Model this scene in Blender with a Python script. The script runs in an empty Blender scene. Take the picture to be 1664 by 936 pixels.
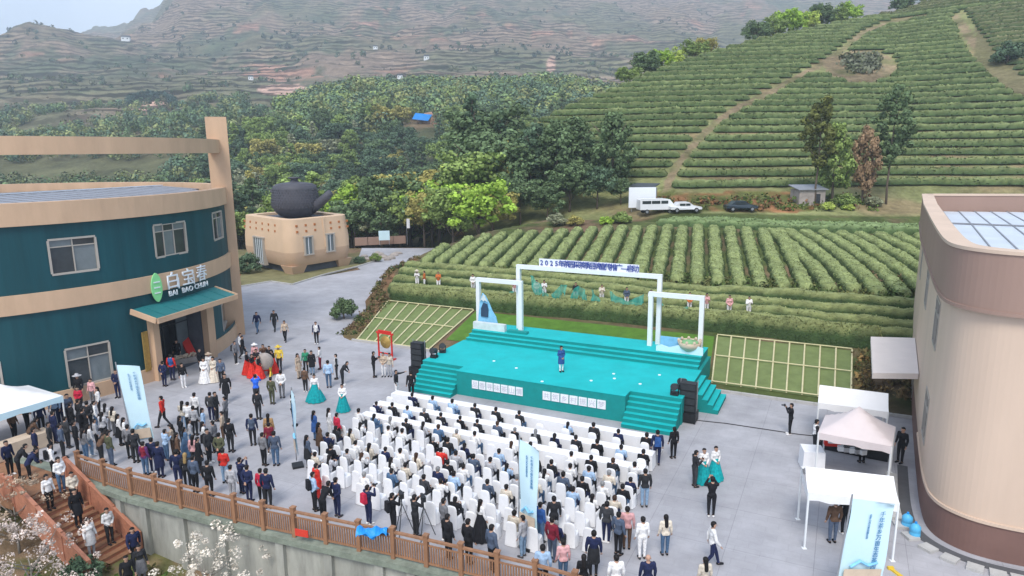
import bpy, math, random
import numpy as np
from mathutils import Matrix, Vector
random.seed(7); rng = np.random.default_rng(7)
SC = bpy.context.scene
COL = SC.collection
# ------------------------------------------------------------------ camera
FPX, CX, CY, PITCH, CAMH, ROLL = 1109.33, 832.0, 468.0, math.radians(11.4), 14.5, 0.009
cd = bpy.data.cameras.new('camera'); cd.sensor_width = 36; cd.lens = 24; cd.clip_start = 0.5; cd.clip_end = 9000
cam = bpy.data.objects.new('camera', cd); COL.objects.link(cam); SC.camera = cam
_r0, _u0, _f0 = Vector((1, 0, 0)), Vector((0, math.sin(PITCH), math.cos(PITCH))), Vector((0, math.cos(PITCH), -math.sin(PITCH)))
_r = (_r0 - ROLL * _u0).normalized(); _u = (_u0 + ROLL * _r0).normalized()
cam.matrix_world = Matrix(((_r.x, _u.x, -_f0.x, 0), (_r.y, _u.y, -_f0.y, 0), (_r.z, _u.z, -_f0.z, CAMH), (0, 0, 0, 1)))
# ------------------------------------------------------------------ world, sun, exposure
SUN_EL, SUN_AZ = math.radians(52), math.radians(192)     # azimuth clockwise from +Y: high, behind the camera, a little left
W = bpy.data.worlds.new('World'); SC.world = W; W.use_nodes = True
wn = W.node_tree; bgn = wn.nodes['Background']
sky = wn.nodes.new('ShaderNodeTexSky'); sky.sky_type = 'NISHITA'; sky.sun_disc = False
sky.sun_elevation = SUN_EL; sky.sun_rotation = SUN_AZ; sky.air_density = 1.0; sky.dust_density = 3.0; sky.ozone_density = 1.0
mx = wn.nodes.new('ShaderNodeMix'); mx.data_type = 'RGBA'; mx.inputs[0].default_value = 0.72
tc = wn.nodes.new('ShaderNodeTexCoord'); nz = wn.nodes.new('ShaderNodeTexNoise'); nz.inputs['Scale'].default_value = 3.0; nz.inputs['Detail'].default_value = 5
cr = wn.nodes.new('ShaderNodeValToRGB'); cr.color_ramp.elements[0].color = (3.0, 3.7, 4.9, 1); cr.color_ramp.elements[1].color = (5.0, 5.6, 6.7, 1)
cr.color_ramp.elements[0].position = 0.35; cr.color_ramp.elements[1].position = 0.7
wn.links.new(tc.outputs['Generated'], nz.inputs['Vector']); wn.links.new(nz.outputs['Fac'], cr.inputs[0])
wn.links.new(sky.outputs[0], mx.inputs[6]); wn.links.new(cr.outputs[0], mx.inputs[7]); wn.links.new(mx.outputs[2], bgn.inputs[0])
bgn.inputs[1].default_value = 0.13
sl = bpy.data.lights.new('sun', 'SUN'); sl.energy = 1.45; sl.angle = math.radians(22); sl.color = (1, .96, .9)
so = bpy.data.objects.new('sun', sl); COL.objects.link(so)
sd = Vector((math.sin(SUN_AZ) * math.cos(SUN_EL), math.cos(SUN_AZ) * math.cos(SUN_EL), math.sin(SUN_EL)))
so.rotation_euler = sd.to_track_quat('Z', 'Y').to_euler(); so.location = (0, 0, 80)
SC.view_settings.view_transform = 'Standard'; SC.view_settings.look = 'None'; SC.view_settings.exposure = 0.78; SC.view_settings.gamma = 1
SC.view_settings.use_curve_mapping = False
SC.cycles.max_bounces = 5; SC.cycles.diffuse_bounces = 3; SC.cycles.glossy_bounces = 2; SC.cycles.transmission_bounces = 3
SC.cycles.volume_bounces = 1; SC.cycles.transparent_max_bounces = 6
# ------------------------------------------------------------------ pixel <-> place
def ray(px, py):
    u = (px - CX) / FPX; v = (CY - py) / FPX
    u, v = u + ROLL * v, v - ROLL * u
    return np.array([u, math.cos(PITCH) + v * math.sin(PITCH), -math.sin(PITCH) + v * math.cos(PITCH)])
def G(px, py, z=0.0):
    d = ray(px, py); t = (z - CAMH) / d[2]; return np.array([0, 0, CAMH]) + t * d
def DP(px, py, Y):
    d = ray(px, py); return np.array([0, 0, CAMH]) + d * (Y / d[1])
def proj(x, y, z):
    z = z - CAMH
    zc = y * math.cos(PITCH) - z * math.sin(PITCH); yc = y * math.sin(PITCH) + z * math.cos(PITCH)
    u, v = x / zc, yc / zc
    return CX + FPX * (u - ROLL * v), CY - FPX * (v + ROLL * u)
STA = math.radians(-26)
E1 = np.array([math.cos(STA), math.sin(STA)]); E2 = np.array([-math.sin(STA), math.cos(STA)])
SO = G(745, 641, 0)[:2]
def ST(s, t, z=0.0):
    w = SO + E1 * s + E2 * t; return np.array([w[0], w[1], z])
def toST(x, y):
    return (x - SO[0]) * E1[0] + (y - SO[1]) * E1[1], (x - SO[0]) * E2[0] + (y - SO[1]) * E2[1]
# ------------------------------------------------------------------ noise
def _hash(ix, iy, seed):
    h = (ix.astype(np.int64) * 374761393 + iy.astype(np.int64) * 668265263 + seed * 1442695041) & 0x7fffffff
    h = ((h ^ (h >> 13)) * 1274126177) & 0x7fffffff
    return ((h ^ (h >> 16)) & 0xffff) / 65535.0
def vnoise(x, y, seed=0):
    x = np.asarray(x, float); y = np.asarray(y, float)
    ix, iy = np.floor(x), np.floor(y); fx, fy = x - ix, y - iy
    fx = fx * fx * (3 - 2 * fx); fy = fy * fy * (3 - 2 * fy)
    a, b, c, d = _hash(ix, iy, seed), _hash(ix + 1, iy, seed), _hash(ix, iy + 1, seed), _hash(ix + 1, iy + 1, seed)
    return (a * (1 - fx) + b * fx) * (1 - fy) + (c * (1 - fx) + d * fx) * fy
def fbm(x, y, seed=0, o=4):
    r = 0; a = .5; t = 0
    for k in range(o):
        r = r + a * vnoise(x * 2 ** k, y * 2 ** k, seed + k * 17); t += a; a *= .5
    return r / t
def sstep(a, b, x):
    t = np.clip((x - a) / (b - a), 0, 1); return t * t * (3 - 2 * t)
# ------------------------------------------------------------------ materials
MATS = {}
def newmat(name):
    m = bpy.data.materials.new(name); m.use_nodes = True; MATS[name] = m
    return m, m.node_tree, m.node_tree.nodes['Principled BSDF']
def mat(name, col, rough=.7, var=.12, scale=4.0, bump=0.0, bscale=30.0, metal=0.0, coords='Object', stretch=None, spec=.3):
    m, nt, b = newmat(name)
    b.inputs['Roughness'].default_value = rough; b.inputs['Metallic'].default_value = metal; b.inputs['Specular IOR Level'].default_value = spec
    t = nt.nodes.new('ShaderNodeTexCoord'); vec = t.outputs[coords] if coords != 'Position' else nt.nodes.new('ShaderNodeNewGeometry').outputs['Position']
    if stretch:
        mp = nt.nodes.new('ShaderNodeMapping'); mp.inputs['Scale'].default_value = stretch; nt.links.new(vec, mp.inputs[0]); vec = mp.outputs[0]
    n = nt.nodes.new('ShaderNodeTexNoise'); n.inputs['Scale'].default_value = scale; n.inputs['Detail'].default_value = 6; n.inputs['Roughness'].default_value = .65
    nt.links.new(vec, n.inputs['Vector'])
    r = nt.nodes.new('ShaderNodeValToRGB'); c = np.array(col)
    lo, hi = c * (1 - var), np.minimum(c * (1 + var), .95)
    r.color_ramp.elements[0].color = (*lo, 1); r.color_ramp.elements[1].color = (*hi, 1)
    r.color_ramp.elements[0].position = .3; r.color_ramp.elements[1].position = .7
    nt.links.new(n.outputs['Fac'], r.inputs[0]); nt.links.new(r.outputs[0], b.inputs['Base Color'])
    if bump:
        n2 = nt.nodes.new('ShaderNodeTexNoise'); n2.inputs['Scale'].default_value = bscale; n2.inputs['Detail'].default_value = 4; nt.links.new(vec, n2.inputs['Vector'])
        bp = nt.nodes.new('ShaderNodeBump'); bp.inputs['Strength'].default_value = bump; bp.inputs['Distance'].default_value = .05
        nt.links.new(n2.outputs['Fac'], bp.inputs['Height']); nt.links.new(bp.outputs[0], b.inputs['Normal'])
    return m
def tintmat(name, rough=.8, var=.25, scale=9.0, bump=.15, attr='tint', spec=.2):
    """colour from the object's own tint property, with cloth or leaf variation"""
    m, nt, b = newmat(name); b.inputs['Roughness'].default_value = rough; b.inputs['Specular IOR Level'].default_value = spec
    a = nt.nodes.new('ShaderNodeAttribute'); a.attribute_type = 'OBJECT'; a.attribute_name = attr
    t = nt.nodes.new('ShaderNodeTexCoord'); n = nt.nodes.new('ShaderNodeTexNoise'); n.inputs['Scale'].default_value = scale; n.inputs['Detail'].default_value = 4
    nt.links.new(t.outputs['Object'], n.inputs['Vector'])
    mr = nt.nodes.new('ShaderNodeMapRange'); mr.inputs[1].default_value = .3; mr.inputs[2].default_value = .7; mr.inputs[3].default_value = 1 - var; mr.inputs[4].default_value = 1 + var
    nt.links.new(n.outputs['Fac'], mr.inputs[0])
    mu = nt.nodes.new('ShaderNodeVectorMath'); mu.operation = 'SCALE'; nt.links.new(a.outputs['Color'], mu.inputs[0]); nt.links.new(mr.outputs[0], mu.inputs['Scale'])
    nt.links.new(mu.outputs[0], b.inputs['Base Color'])
    if bump:
        bp = nt.nodes.new('ShaderNodeBump'); bp.inputs['Strength'].default_value = bump; nt.links.new(n.outputs['Fac'], bp.inputs['Height']); nt.links.new(bp.outputs[0], b.inputs['Normal'])
    return m
def vcolmat(name, rough=.85, tint=False, nscale=3.0, var=.2, bump=.0, bscale=3., pos=False, translucent=0.):
    """colour from the mesh's own 'col' attribute"""
    m, nt, b = newmat(name); b.inputs['Roughness'].default_value = rough; b.inputs['Specular IOR Level'].default_value = .15
    a = nt.nodes.new('ShaderNodeAttribute'); a.attribute_type = 'GEOMETRY'; a.attribute_name = 'col'
    src = a.outputs['Color']
    if tint:
        a2 = nt.nodes.new('ShaderNodeAttribute'); a2.attribute_type = 'OBJECT'; a2.attribute_name = 'tint'
        m2 = nt.nodes.new('ShaderNodeVectorMath'); m2.operation = 'MULTIPLY'; nt.links.new(src, m2.inputs[0]); nt.links.new(a2.outputs['Color'], m2.inputs[1]); src = m2.outputs[0]
    g = nt.nodes.new('ShaderNodeNewGeometry')
    n = nt.nodes.new('ShaderNodeTexNoise'); n.inputs['Scale'].default_value = nscale; n.inputs['Detail'].default_value = 6; n.inputs['Roughness'].default_value = .7
    nt.links.new(g.outputs['Position'], n.inputs['Vector'])
    mr = nt.nodes.new('ShaderNodeMapRange'); mr.inputs[1].default_value = .3; mr.inputs[2].default_value = .7; mr.inputs[3].default_value = 1 - var; mr.inputs[4].default_value = 1 + var
    nt.links.new(n.outputs['Fac'], mr.inputs[0])
    mu = nt.nodes.new('ShaderNodeVectorMath'); mu.operation = 'SCALE'; nt.links.new(src, mu.inputs[0]); nt.links.new(mr.outputs[0], mu.inputs['Scale'])
    nt.links.new(mu.outputs[0], b.inputs['Base Color'])
    if bump:
        n2 = nt.nodes.new('ShaderNodeTexNoise'); n2.inputs['Scale'].default_value = bscale; n2.inputs['Detail'].default_value = 5; nt.links.new(g.outputs['Position'], n2.inputs['Vector'])
        bp = nt.nodes.new('ShaderNodeBump'); bp.inputs['Strength'].default_value = bump; bp.inputs['Distance'].default_value = .3
        nt.links.new(n2.outputs['Fac'], bp.inputs['Height']); nt.links.new(bp.outputs[0], b.inputs['Normal'])
    return m
# ------------------------------------------------------------------ mesh helpers
class MB:
    def __init__(s): s.v = []; s.f = []; s.m = []; s.n = 0
    def add(s, v, f, mi=0):
        v = np.asarray(v, float); s.v.append(v); s.f += [tuple(int(i) + s.n for i in q) for q in f]; s.m += [mi] * len(f); s.n += len(v); return s
    def box(s, c, d, rz=0.0, mi=0, taper=1.0):
        x, y, z = np.array(d) / 2.0
        v = np.array([[a * x, b * y, -z] for a, b in ((-1, -1), (1, -1), (1, 1), (-1, 1))] + [[a * x * taper, b * y * taper, z] for a, b in ((-1, -1), (1, -1), (1, 1), (-1, 1))])
        R = np.array([[math.cos(rz), -math.sin(rz), 0], [math.sin(rz), math.cos(rz), 0], [0, 0, 1]])
        return s.add(v @ R.T + np.array(c), [(0, 3, 2, 1), (4, 5, 6, 7), (0, 1, 5, 4), (1, 2, 6, 5), (2, 3, 7, 6), (3, 0, 4, 7)], mi)
    def beam(s, p0, p1, w, h, mi=0, up=(0, 0, 1)):
        p0 = np.array(p0, float); p1 = np.array(p1, float); d = p1 - p0; d /= np.linalg.norm(d)
        u = np.array(up, float); sd_ = np.cross(d, u)
        if np.linalg.norm(sd_) < 1e-4: sd_ = np.cross(d, np.array([1., 0, 0]))
        sd_ /= np.linalg.norm(sd_); u = np.cross(sd_, d)
        v = [p + a * sd_ * w / 2 + b * u * h / 2 for p in (p0, p1) for a, b in ((-1, -1), (1, -1), (1, 1), (-1, 1))]
        return s.add(v, [(0, 1, 2, 3), (7, 6, 5, 4), (0, 4, 5, 1), (1, 5, 6, 2), (2, 6, 7, 3), (3, 7, 4, 0)], mi)
    def tube(s, pts, rad, seg=8, mi=0, cap=True):
        pts = np.asarray(pts, float); rad = np.broadcast_to(np.asarray(rad, float), (len(pts),)); V = []
        for i in range(len(pts)):
            d = pts[min(i + 1, len(pts) - 1)] - pts[max(i - 1, 0)]; d = d / (np.linalg.norm(d) + 1e-9)
            a = np.cross(d, [0, 0, 1.]) if abs(d[2]) < .95 else np.cross(d, [1., 0, 0]); a /= np.linalg.norm(a); b = np.cross(d, a)
            for k in range(seg):
                t = 2 * math.pi * k / seg; V.append(pts[i] + rad[i] * (math.cos(t) * a + math.sin(t) * b))
        F = [(i * seg + k, i * seg + (k + 1) % seg, (i + 1) * seg + (k + 1) % seg, (i + 1) * seg + k) for i in range(len(pts) - 1) for k in range(seg)]
        if cap: F += [tuple(range(seg))[::-1], tuple((len(pts) - 1) * seg + k for k in range(seg))]
        return s.add(V, F, mi)
    def lathe(s, prof, seg=24, c=(0, 0, 0), mi=0, sx=1., sy=1.):
        V = [[c[0] + r * sx * math.cos(2 * math.pi * k / seg), c[1] + r * sy * math.sin(2 * math.pi * k / seg), c[2] + z] for r, z in prof for k in range(seg)]
        F = [(i * seg + k, i * seg + (k + 1) % seg, (i + 1) * seg + (k + 1) % seg, (i + 1) * seg + k) for i in range(len(prof) - 1) for k in range(seg)]
        return s.add(V, F, mi)
    def ell(s, c, r, seg=12, ring=8, mi=0):
        pr = [(max(math.sin(math.pi * i / ring), .001), -math.cos(math.pi * i / ring)) for i in range(ring + 1)]
        V = [[c[0] + r[0] * a * math.cos(2 * math.pi * k / seg), c[1] + r[1] * a * math.sin(2 * math.pi * k / seg), c[2] + r[2] * z] for a, z in pr for k in range(seg)]
        F = [(i * seg + k, i * seg + (k + 1) % seg, (i + 1) * seg + (k + 1) % seg, (i + 1) * seg + k) for i in range(ring) for k in range(seg)]
        return s.add(V, F, mi)
    def prism(s, poly, z0, z1, mi=0):
        n = len(poly); v = [(x, y, z0) for x, y in poly] + [(x, y, z1) for x, y in poly]
        return s.add(v, [tuple(range(n))[::-1], tuple(range(n, 2 * n))] + [(i, (i + 1) % n, n + (i + 1) % n, n + i) for i in range(n)], mi)
    def mesh(s, name, mats, smooth=False, col=None):
        me = bpy.data.meshes.new(name); V = np.concatenate(s.v) if s.v else np.zeros((0, 3)); me.from_pydata(V.tolist(), [], s.f)
        for m in (mats if isinstance(mats, (list, tuple)) else [mats]): me.materials.append(MATS[m] if isinstance(m, str) else m)
        if len(set(s.m)) > 1: me.polygons.foreach_set('material_index', s.m)
        if smooth: me.polygons.foreach_set('use_smooth', [True] * len(me.polygons))
        if col is not None: setcol(me, col)
        me.update(); return me
    def obj(s, name, mats, parent=None, smooth=False, col=None):
        return link(name, s.mesh(name, mats, smooth, col), parent)
def setcol(me, col):
    a = me.color_attributes.new('col', 'FLOAT_COLOR', 'POINT'); c = np.ones((len(me.vertices), 4)); c[:, :3] = col; a.data.foreach_set('color', c.ravel())
def link(name, me, parent=None):
    o = bpy.data.objects.new(name, me); COL.objects.link(o)
    if parent is not None: o.parent = parent
    return o
def npmesh(name, V, Q, mats, smooth=False, col=None, n=4):
    """fast mesh from arrays of n-gon indices"""
    me = bpy.data.meshes.new(name); V = np.asarray(V, np.float32); Q = np.asarray(Q, np.int32)
    me.vertices.add(len(V)); me.vertices.foreach_set('co', V.ravel())
    me.loops.add(Q.size); me.loops.foreach_set('vertex_index', Q.ravel())
    me.polygons.add(len(Q)); me.polygons.foreach_set('loop_start', np.arange(len(Q), dtype=np.int32) * n); me.polygons.foreach_set('loop_total', np.full(len(Q), n, np.int32))
    for m in (mats if isinstance(mats, (list, tuple)) else [mats]): me.materials.append(MATS[m])
    if smooth: me.polygons.foreach_set('use_smooth', np.ones(len(Q), bool))
    me.update(calc_edges=True)
    if col is not None: setcol(me, col)
    return me
def empty(name, loc=(0, 0, 0), rz=0.0):
    o = bpy.data.objects.new(name, None); COL.objects.link(o); o.location = tuple(float(q) for q in loc); o.rotation_euler = (0, 0, rz); o.empty_display_size = .2; return o
def tag(o, label, cat=None, group=None, kind=None):
    o['label'] = label
    if cat: o['category'] = cat
    if group: o['group'] = group
    if kind: o['kind'] = kind
    return o
def struct(o, label=None):
    o['kind'] = 'structure'
    if label: o['label'] = label
    return o
def textmesh(txt, size, depth, matn, align='LEFT', vertical=False):
    cu = bpy.data.curves.new('lettering', 'FONT'); cu.body = '\n'.join(txt) if vertical else txt
    cu.size = size; cu.extrude = depth; cu.align_x = 'CENTER' if vertical else align; cu.resolution_u = 2
    o = bpy.data.objects.new('lettering', cu); COL.objects.link(o)
    dg = bpy.context.evaluated_depsgraph_get(); dg.update()
    me = bpy.data.meshes.new_from_object(o.evaluated_get(dg)); me.materials.clear(); me.materials.append(MATS[matn])
    bpy.data.objects.remove(o); return me
def ordinal(n):
    w = ['first', 'second', 'third', 'fourth', 'fifth', 'sixth', 'seventh', 'eighth', 'ninth', 'tenth', 'eleventh', 'twelfth', 'thirteenth', 'fourteenth', 'fifteenth', 'sixteenth', 'seventeenth', 'eighteenth', 'nineteenth', 'twentieth']
    if n <= 20: return w[n - 1]
    t = {2: 'twenty', 3: 'thirty', 4: 'forty'}[n // 10]; return t + ('' if n % 10 == 0 else '-' + w[n % 10 - 1]) if n % 10 else {2: 'twentieth', 3: 'thirtieth', 4: 'fortieth'}[n // 10]
# ================================================================== ground
def interp1(x, xs, ys): return np.interp(x, xs, ys)
VP_PX = [-1500, -500, 0, 100, 200, 262, 330, 450, 600, 760, 900, 1000, 1200, 1450, 1800, 2600]
VD = [300, 400, 550, 750, 1000, 1300, 1700, 2300, 3200]
VROW = [  # picture row at which bare ground stands, by column and depth
    [262, 215, 165, 125, 80, 60, 60, 60, 60], [262, 215, 165, 125, 70, 60, 60, 60, 60], [262, 215, 165, 120, 50, 75, 70, 70, 75],
    [258, 210, 165, 120, 40, 70, 70, 68, 72], [250, 205, 165, 128, 70, 66, 66, 45, 55], [245, 200, 162, 128, 92, 42, 45, 22, 40],
    [240, 190, 158, 128, 84, 2, -35, -22, 0], [230, 178, 156, 128, 72, 8, -60, -70, -60], [215, 152, 150, 118, 68, 18, -45, -80, -80],
    [210, 146, 142, 112, 66, 22, -35, -80, -80], [210, 146, 146, 116, 74, 30, -20, -70, -80], [215, 170, 150, 124, 84, 40, -5, -60, -60],
    [225, 190, 155, 128, 92, 48, 8, -30, -40], [235, 200, 160, 130, 96, 52, 12, -12, -20], [240, 205, 160, 130, 96, 55, 15, -20, -30], [240, 205, 160, 130, 96, 55, 15, -20, -30]]
VB = np.array([ray(p, 250)[0] / ray(p, 250)[1] for p in VP_PX])
VZ = np.array([[CAMH + D * math.tan(math.atan((CY - r + (0)) / FPX) - PITCH) for r, D in zip(row, VD)] for row in VROW])
NEARD = [0, 104, 112, 130, 170, 220]; NEARZ = [-.12, -.12, -1.2, -4.5, -7.5, -6.]
ALLD = np.array(NEARD + VD, float)
ALLZ = np.concatenate([np.tile(np.array(NEARZ), (len(VP_PX), 1)), VZ], axis=1)
def base_z(x, y):
    b = np.clip(x / np.maximum(y, 1), VB[0], VB[-1]); D = np.clip(y, 0, 3199)
    i = np.clip(np.searchsorted(VB, b) - 1, 0, len(VB) - 2); j = np.clip(np.searchsorted(ALLD, D) - 1, 0, len(ALLD) - 2)
    fb = (b - VB[i]) / (VB[i + 1] - VB[i]); fb = fb * fb * (3 - 2 * fb); fd = (D - ALLD[j]) / (ALLD[j + 1] - ALLD[j])
    z = (ALLZ[i, j] * (1 - fb) + ALLZ[i + 1, j] * fb) * (1 - fd) + (ALLZ[i, j + 1] * (1 - fb) + ALLZ[i + 1, j + 1] * fb) * fd
    amp = np.interp(y, [105, 130, 300, 600, 1200, 3000], [0, 1.2, 5, 13, 34, 60])
    sc = np.interp(y, [100, 400, 1500], [30, 70, 190])
    rid = 1 - 2 * np.abs(fbm(x / 90, y / 120, 41, 3) - .5)
    return z + amp * (fbm(x / 60, y / 60, 5, 5) - .5) * 1.3 + amp * .5 * (rid - .6)
# tea field in front of the hill
FL_T = [6.5, 15.5, 19, 25, 34, 44, 48, 60]; FL_S = [-13.6, -16.8, -19.6, -22.7, -23.2, -20.8, -18.2, -12]
def field_z(s, t):
    a = 1.1 * np.clip((t - 7.0) / 8.8, 0, 1)
    return a + .115 * np.maximum(t - 16, 0)
# terraced hill: foot and crest given per bearing
HP = [(640, 440, 124, 430, 150), (740, 350, 122, 320, 140), (800, 330, 118, 238, 134), (845, 330, 114, 212, 136), (900, 328, 110, 186, 145), (1010, 322, 106, 137, 162), (1100, 317, 103, 103, 176), (1200, 318, 103, 72, 190),
      (1300, 320, 103, 46, 205), (1440, 322, 103, 20, 224), (1500, 322, 103, -6, 230), (1664, 318, 100, -70, 244), (2100, 318, 98, -200, 270)]
HB = np.array([ray(h[0], 240)[0] / ray(h[0], 240)[1] for h in HP])
HFY = np.array([h[2] for h in HP], float); HCY = np.array([h[4] for h in HP], float)
HFZ = np.array([DP(h[0], h[1], h[2])[2] for h in HP]); HCZ = np.array([DP(h[0], h[3], h[4])[2] for h in HP])
def hill_z(x, y):
    b = x / np.maximum(y, 1)
    fy, cy_, fz, cz = (np.interp(b, HB, q) for q in (HFY, HCY, HFZ, HCZ))
    t = (y - fy) / (cy_ - fy)
    up = fz + (cz - fz) * (1.10 * t - .10 * t * t)
    z = np.where(t < 0, fz + (y - fy) * .25, np.where(t < 1, up, cz - (t - 1) * (cy_ - fy) * .38))
    z = z + 1.0 * (fbm(x / 26, y / 26, 77, 2) - .5) * sstep(0, .15, t)
    return np.where(b < HB[0], -60 - (HB[0] - b) * 600, z)
PLAZA = [tuple(G(*q, 0)[:2]) for q in ((-420, 640), (-420, 790), (-60, 735), (60, 752), (130, 775), (215, 805), (430, 862), (640, 908), (870, 965), (1150, 1050))] + [(13., 8.), (60., 8.), (62., 12.)]
PLAZA += [tuple(ST(60, 6.9)[:2]), tuple(ST(21.6, 7.9)[:2]), tuple(ST(13.4, 7.9)[:2]), tuple(ST(13.4, 6.9)[:2]), tuple(ST(-6.6, 6.9)[:2]), tuple(ST(-13.6, 6.9)[:2]), tuple(ST(-16.4, 13.5)[:2]), tuple(ST(-20.6, 18)[:2]), tuple(ST(-25.2, 25)[:2]), tuple(ST(-26, 34)[:2]), tuple(ST(-25, 44)[:2]), tuple(ST(-23, 51)[:2]),
          tuple(ST(-30, 56)[:2]), (-23, 104), (-21.0, 92), (-20.5, 88), (-19.0, 84.5), (-25.2, 76.8), (-29, 78), (-34, 78.5), (-36, 68), (-60, 66)]
def inside(px, py, poly):
    px = np.asarray(px, float); py = np.asarray(py, float); r = np.zeros(px.shape, bool); n = len(poly)
    for i in range(n):
        (x0, y0), (x1, y1) = poly[i], poly[(i + 1) % n]
        c = ((y0 > py) != (y1 > py)) & (px < (x1 - x0) * (py - y0) / (y1 - y0 + 1e-12) + x0); r ^= c
    return r
FENCE = [np.array(G(*q, 0)[:2]) for q in ((-420, 790), (-60, 735), (60, 752), (130, 775), (215, 805), (430, 862), (640, 908), (870, 965), (1150, 1050), (1800, 1150))]
def below_fence(x, y):
    """distance in front of the fence line (towards the camera)"""
    best = np.full(np.shape(x), 1e9); sg = np.full(np.shape(x), -1.0)
    for a, b in zip(FENCE[:-1], FENCE[1:]):
        d = b - a; L = np.linalg.norm(d); d = d / L
        t = np.clip((x - a[0]) * d[0] + (y - a[1]) * d[1], 0, L); dx = x - a[0] - t * d[0]; dy = y - a[1] - t * d[1]
        q = np.hypot(dx, dy); s = np.sign(dy * d[0] - dx * d[1]); m = q < best; best = np.where(m, q, best); sg = np.where(m, s, sg)
    return -best * sg
def ground_z(x, y):
    x = np.asarray(x, float); y = np.asarray(y, float)
    s, t = toST(x, y)
    z = base_z(x, y)
    dl = s - np.interp(t, FL_T, FL_S)
    w = sstep(-2.6, .0, dl) * sstep(6.6, 7.0, t) * (1 - sstep(52, 66, t) * (s < 200))
    fz = field_z(s, t) + .25 * (fbm(x / 5, y / 5, 9, 3) - .5) * sstep(15, 18, t)
    z = np.where(t > 6.6, z * (1 - w) + fz * w, z)
    z = np.where(y > 88, np.maximum(z, hill_z(x, y)), z)
    bf = below_fence(x, y)
    low = -2.5 - .06 * np.clip(bf, 0, 12) + .3 * (fbm(x / 2.5, y / 2.5, 3, 3) - .5) - .09 * np.clip(x + 16, -8, 14)
    z = np.where((y < 60) & (bf > -.55), np.where(bf > -.55, low, z), z)
    return z
def gz(x, y): return float(ground_z(np.array([x]), np.array([y]))[0])
def hit(px, py, y0=20, y1=3000):
    """first place where the sight line of a pixel meets the ground"""
    d = ray(px, py); ys = np.geomspace(y0, y1, 1600); t = ys / d[1]; X = d[0] * t; Z = CAMH + d[2] * t
    k = np.nonzero(Z < ground_z(X, ys))[0]
    if len(k) == 0: return None
    a, b = ys[max(k[0] - 1, 0)], ys[k[0]]
    for _ in range(24):
        m = (a + b) / 2; tt = m / d[1]
        if CAMH + d[2] * tt < gz(d[0] * tt, m): b = m
        else: a = m
    tt = b / d[1]; return np.array([d[0] * tt, b, gz(d[0] * tt, b)])
# picture-plane outlines of the bare strips on the hill, used as places on its surface
PATH1 = [(1078, 330), (1085, 300), (1098, 272), (1130, 232), (1165, 198), (1205, 172), (1250, 152), (1290, 128), (1330, 108), (1372, 78), (1400, 55), (1440, 38), (1500, 28)]
PATH2 = [(1555, 30), (1575, 58), (1600, 92), (1640, 130), (1700, 165), (1760, 190)]
def pdist(px, py, line):
    best = np.full(np.shape(px), 1e9)
    for (x0, y0), (x1, y1) in zip(line[:-1], line[1:]):
        dx, dy = x1 - x0, y1 - y0; t = np.clip(((px - x0) * dx + (py - y0) * dy) / (dx * dx + dy * dy), 0, 1)
        best = np.minimum(best, np.hypot(px - x0 - t * dx, py - y0 - t * dy))
    return best
def bare(px, py):
    """how bare (trodden) the hill is there"""
    w = np.interp(py, [0, 120, 330], [3., 4.2, 6.5])
    a = pdist(px, py, PATH1) < w
    b = (((px - 1398) / 58) ** 2 + ((py - 108) / 27) ** 2 < 1)
    c = pdist(px, py, PATH2) < np.interp(py, [0, 60, 150], [5., 8., 14.])
    return a | b | c
# ---------------------------------------------------------------- basic materials
mat('concrete', (.405, .40, .42), .8, .10, .8, .15, 25, coords='Position')
mat('wall_concrete', (.34, .34, .30), .85, .35, 1.2, .3, 12, coords='Position', stretch=(1, 1, .25))
mat('coping', (.22, .25, .20), .9, .3, 2.5, .3, 14, coords='Position')
mat('wood', (.30, .155, .085), .6, .22, 5, .1, 20, coords='Position', stretch=(1, 1, .4))
mat('redwood', (.42, .18, .11), .6, .2, 4, .1, 20, coords='Position')
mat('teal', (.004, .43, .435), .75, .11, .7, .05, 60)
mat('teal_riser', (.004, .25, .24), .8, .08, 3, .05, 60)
mat('white_paint', (.78, .80, .80), .45, .03, 3)
mat('white_cloth', (.80, .80, .81), .85, .04, 5, .15, 18)
mat('tent_cloth', (.82, .81, .80), .7, .03, 2)
mat('pink_cloth', (.66, .58, .57), .7, .04, 2)
mat('black', (.018, .019, .022), .5, .2, 6)
mat('dark_metal', (.05, .055, .06), .4, .2, 6, metal=.4)
mat('steel', (.45, .46, .48), .35, .1, 6, metal=.7)
mat('green_wall', (.0065, .060, .074), .5, .24, .9, .0, coords='Position', stretch=(1, 1, .08))
mat('tan', (.57, .385, .25), .7, .09, .9, coords='Position', stretch=(1, 1, .3))
mat('pale_tan', (.62, .475, .365), .7, .07, .5, .05, 40, coords='Position', stretch=(1, 1, .15))
mat('brown_band', (.33, .22, .175), .65, .06, .5, coords='Position', stretch=(1, 1, .2))
mat('brown_plinth', (.20, .115, .095), .6, .1, .5, coords='Position')
mat('metal_roof', (.27, .28, .31), .45, .1, .5, .0, metal=.2, coords='Position')
mat('pale_roof', (.60, .66, .72), .45, .08, .5, .0, metal=.1, coords='Position')
mat('frame_tan', (.42, .38, .33), .5, .05, 5)
mat('glass', (.035, .045, .05), .08, .3, .6, spec=.6)
mat('glass_grey', (.16, .19, .20), .12, .2, .6, spec=.6)
mat('dark_pane', (.06, .065, .07), .9, .2, 1, spec=0.0)
mat('interior', (.10, .11, .13), .8, .2, 1)
mat('cream', (.66, .47, .31), .75, .05, .4, coords='Position')
mat('cream_low', (.56, .385, .26), .75, .05, .4, coords='Position')
mat('clay', (.075, .075, .09), .6, .12, 1.5, .4, 6)
mat('orange_dot', (.45, .16, .05), .7, .1, 3)
mat('bamboo', (.66, .60, .36), .6, .15, 3)
mat('matgrass', (.165, .21, .075), .95, .18, 1.3, .4, 30, coords='Position')
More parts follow.
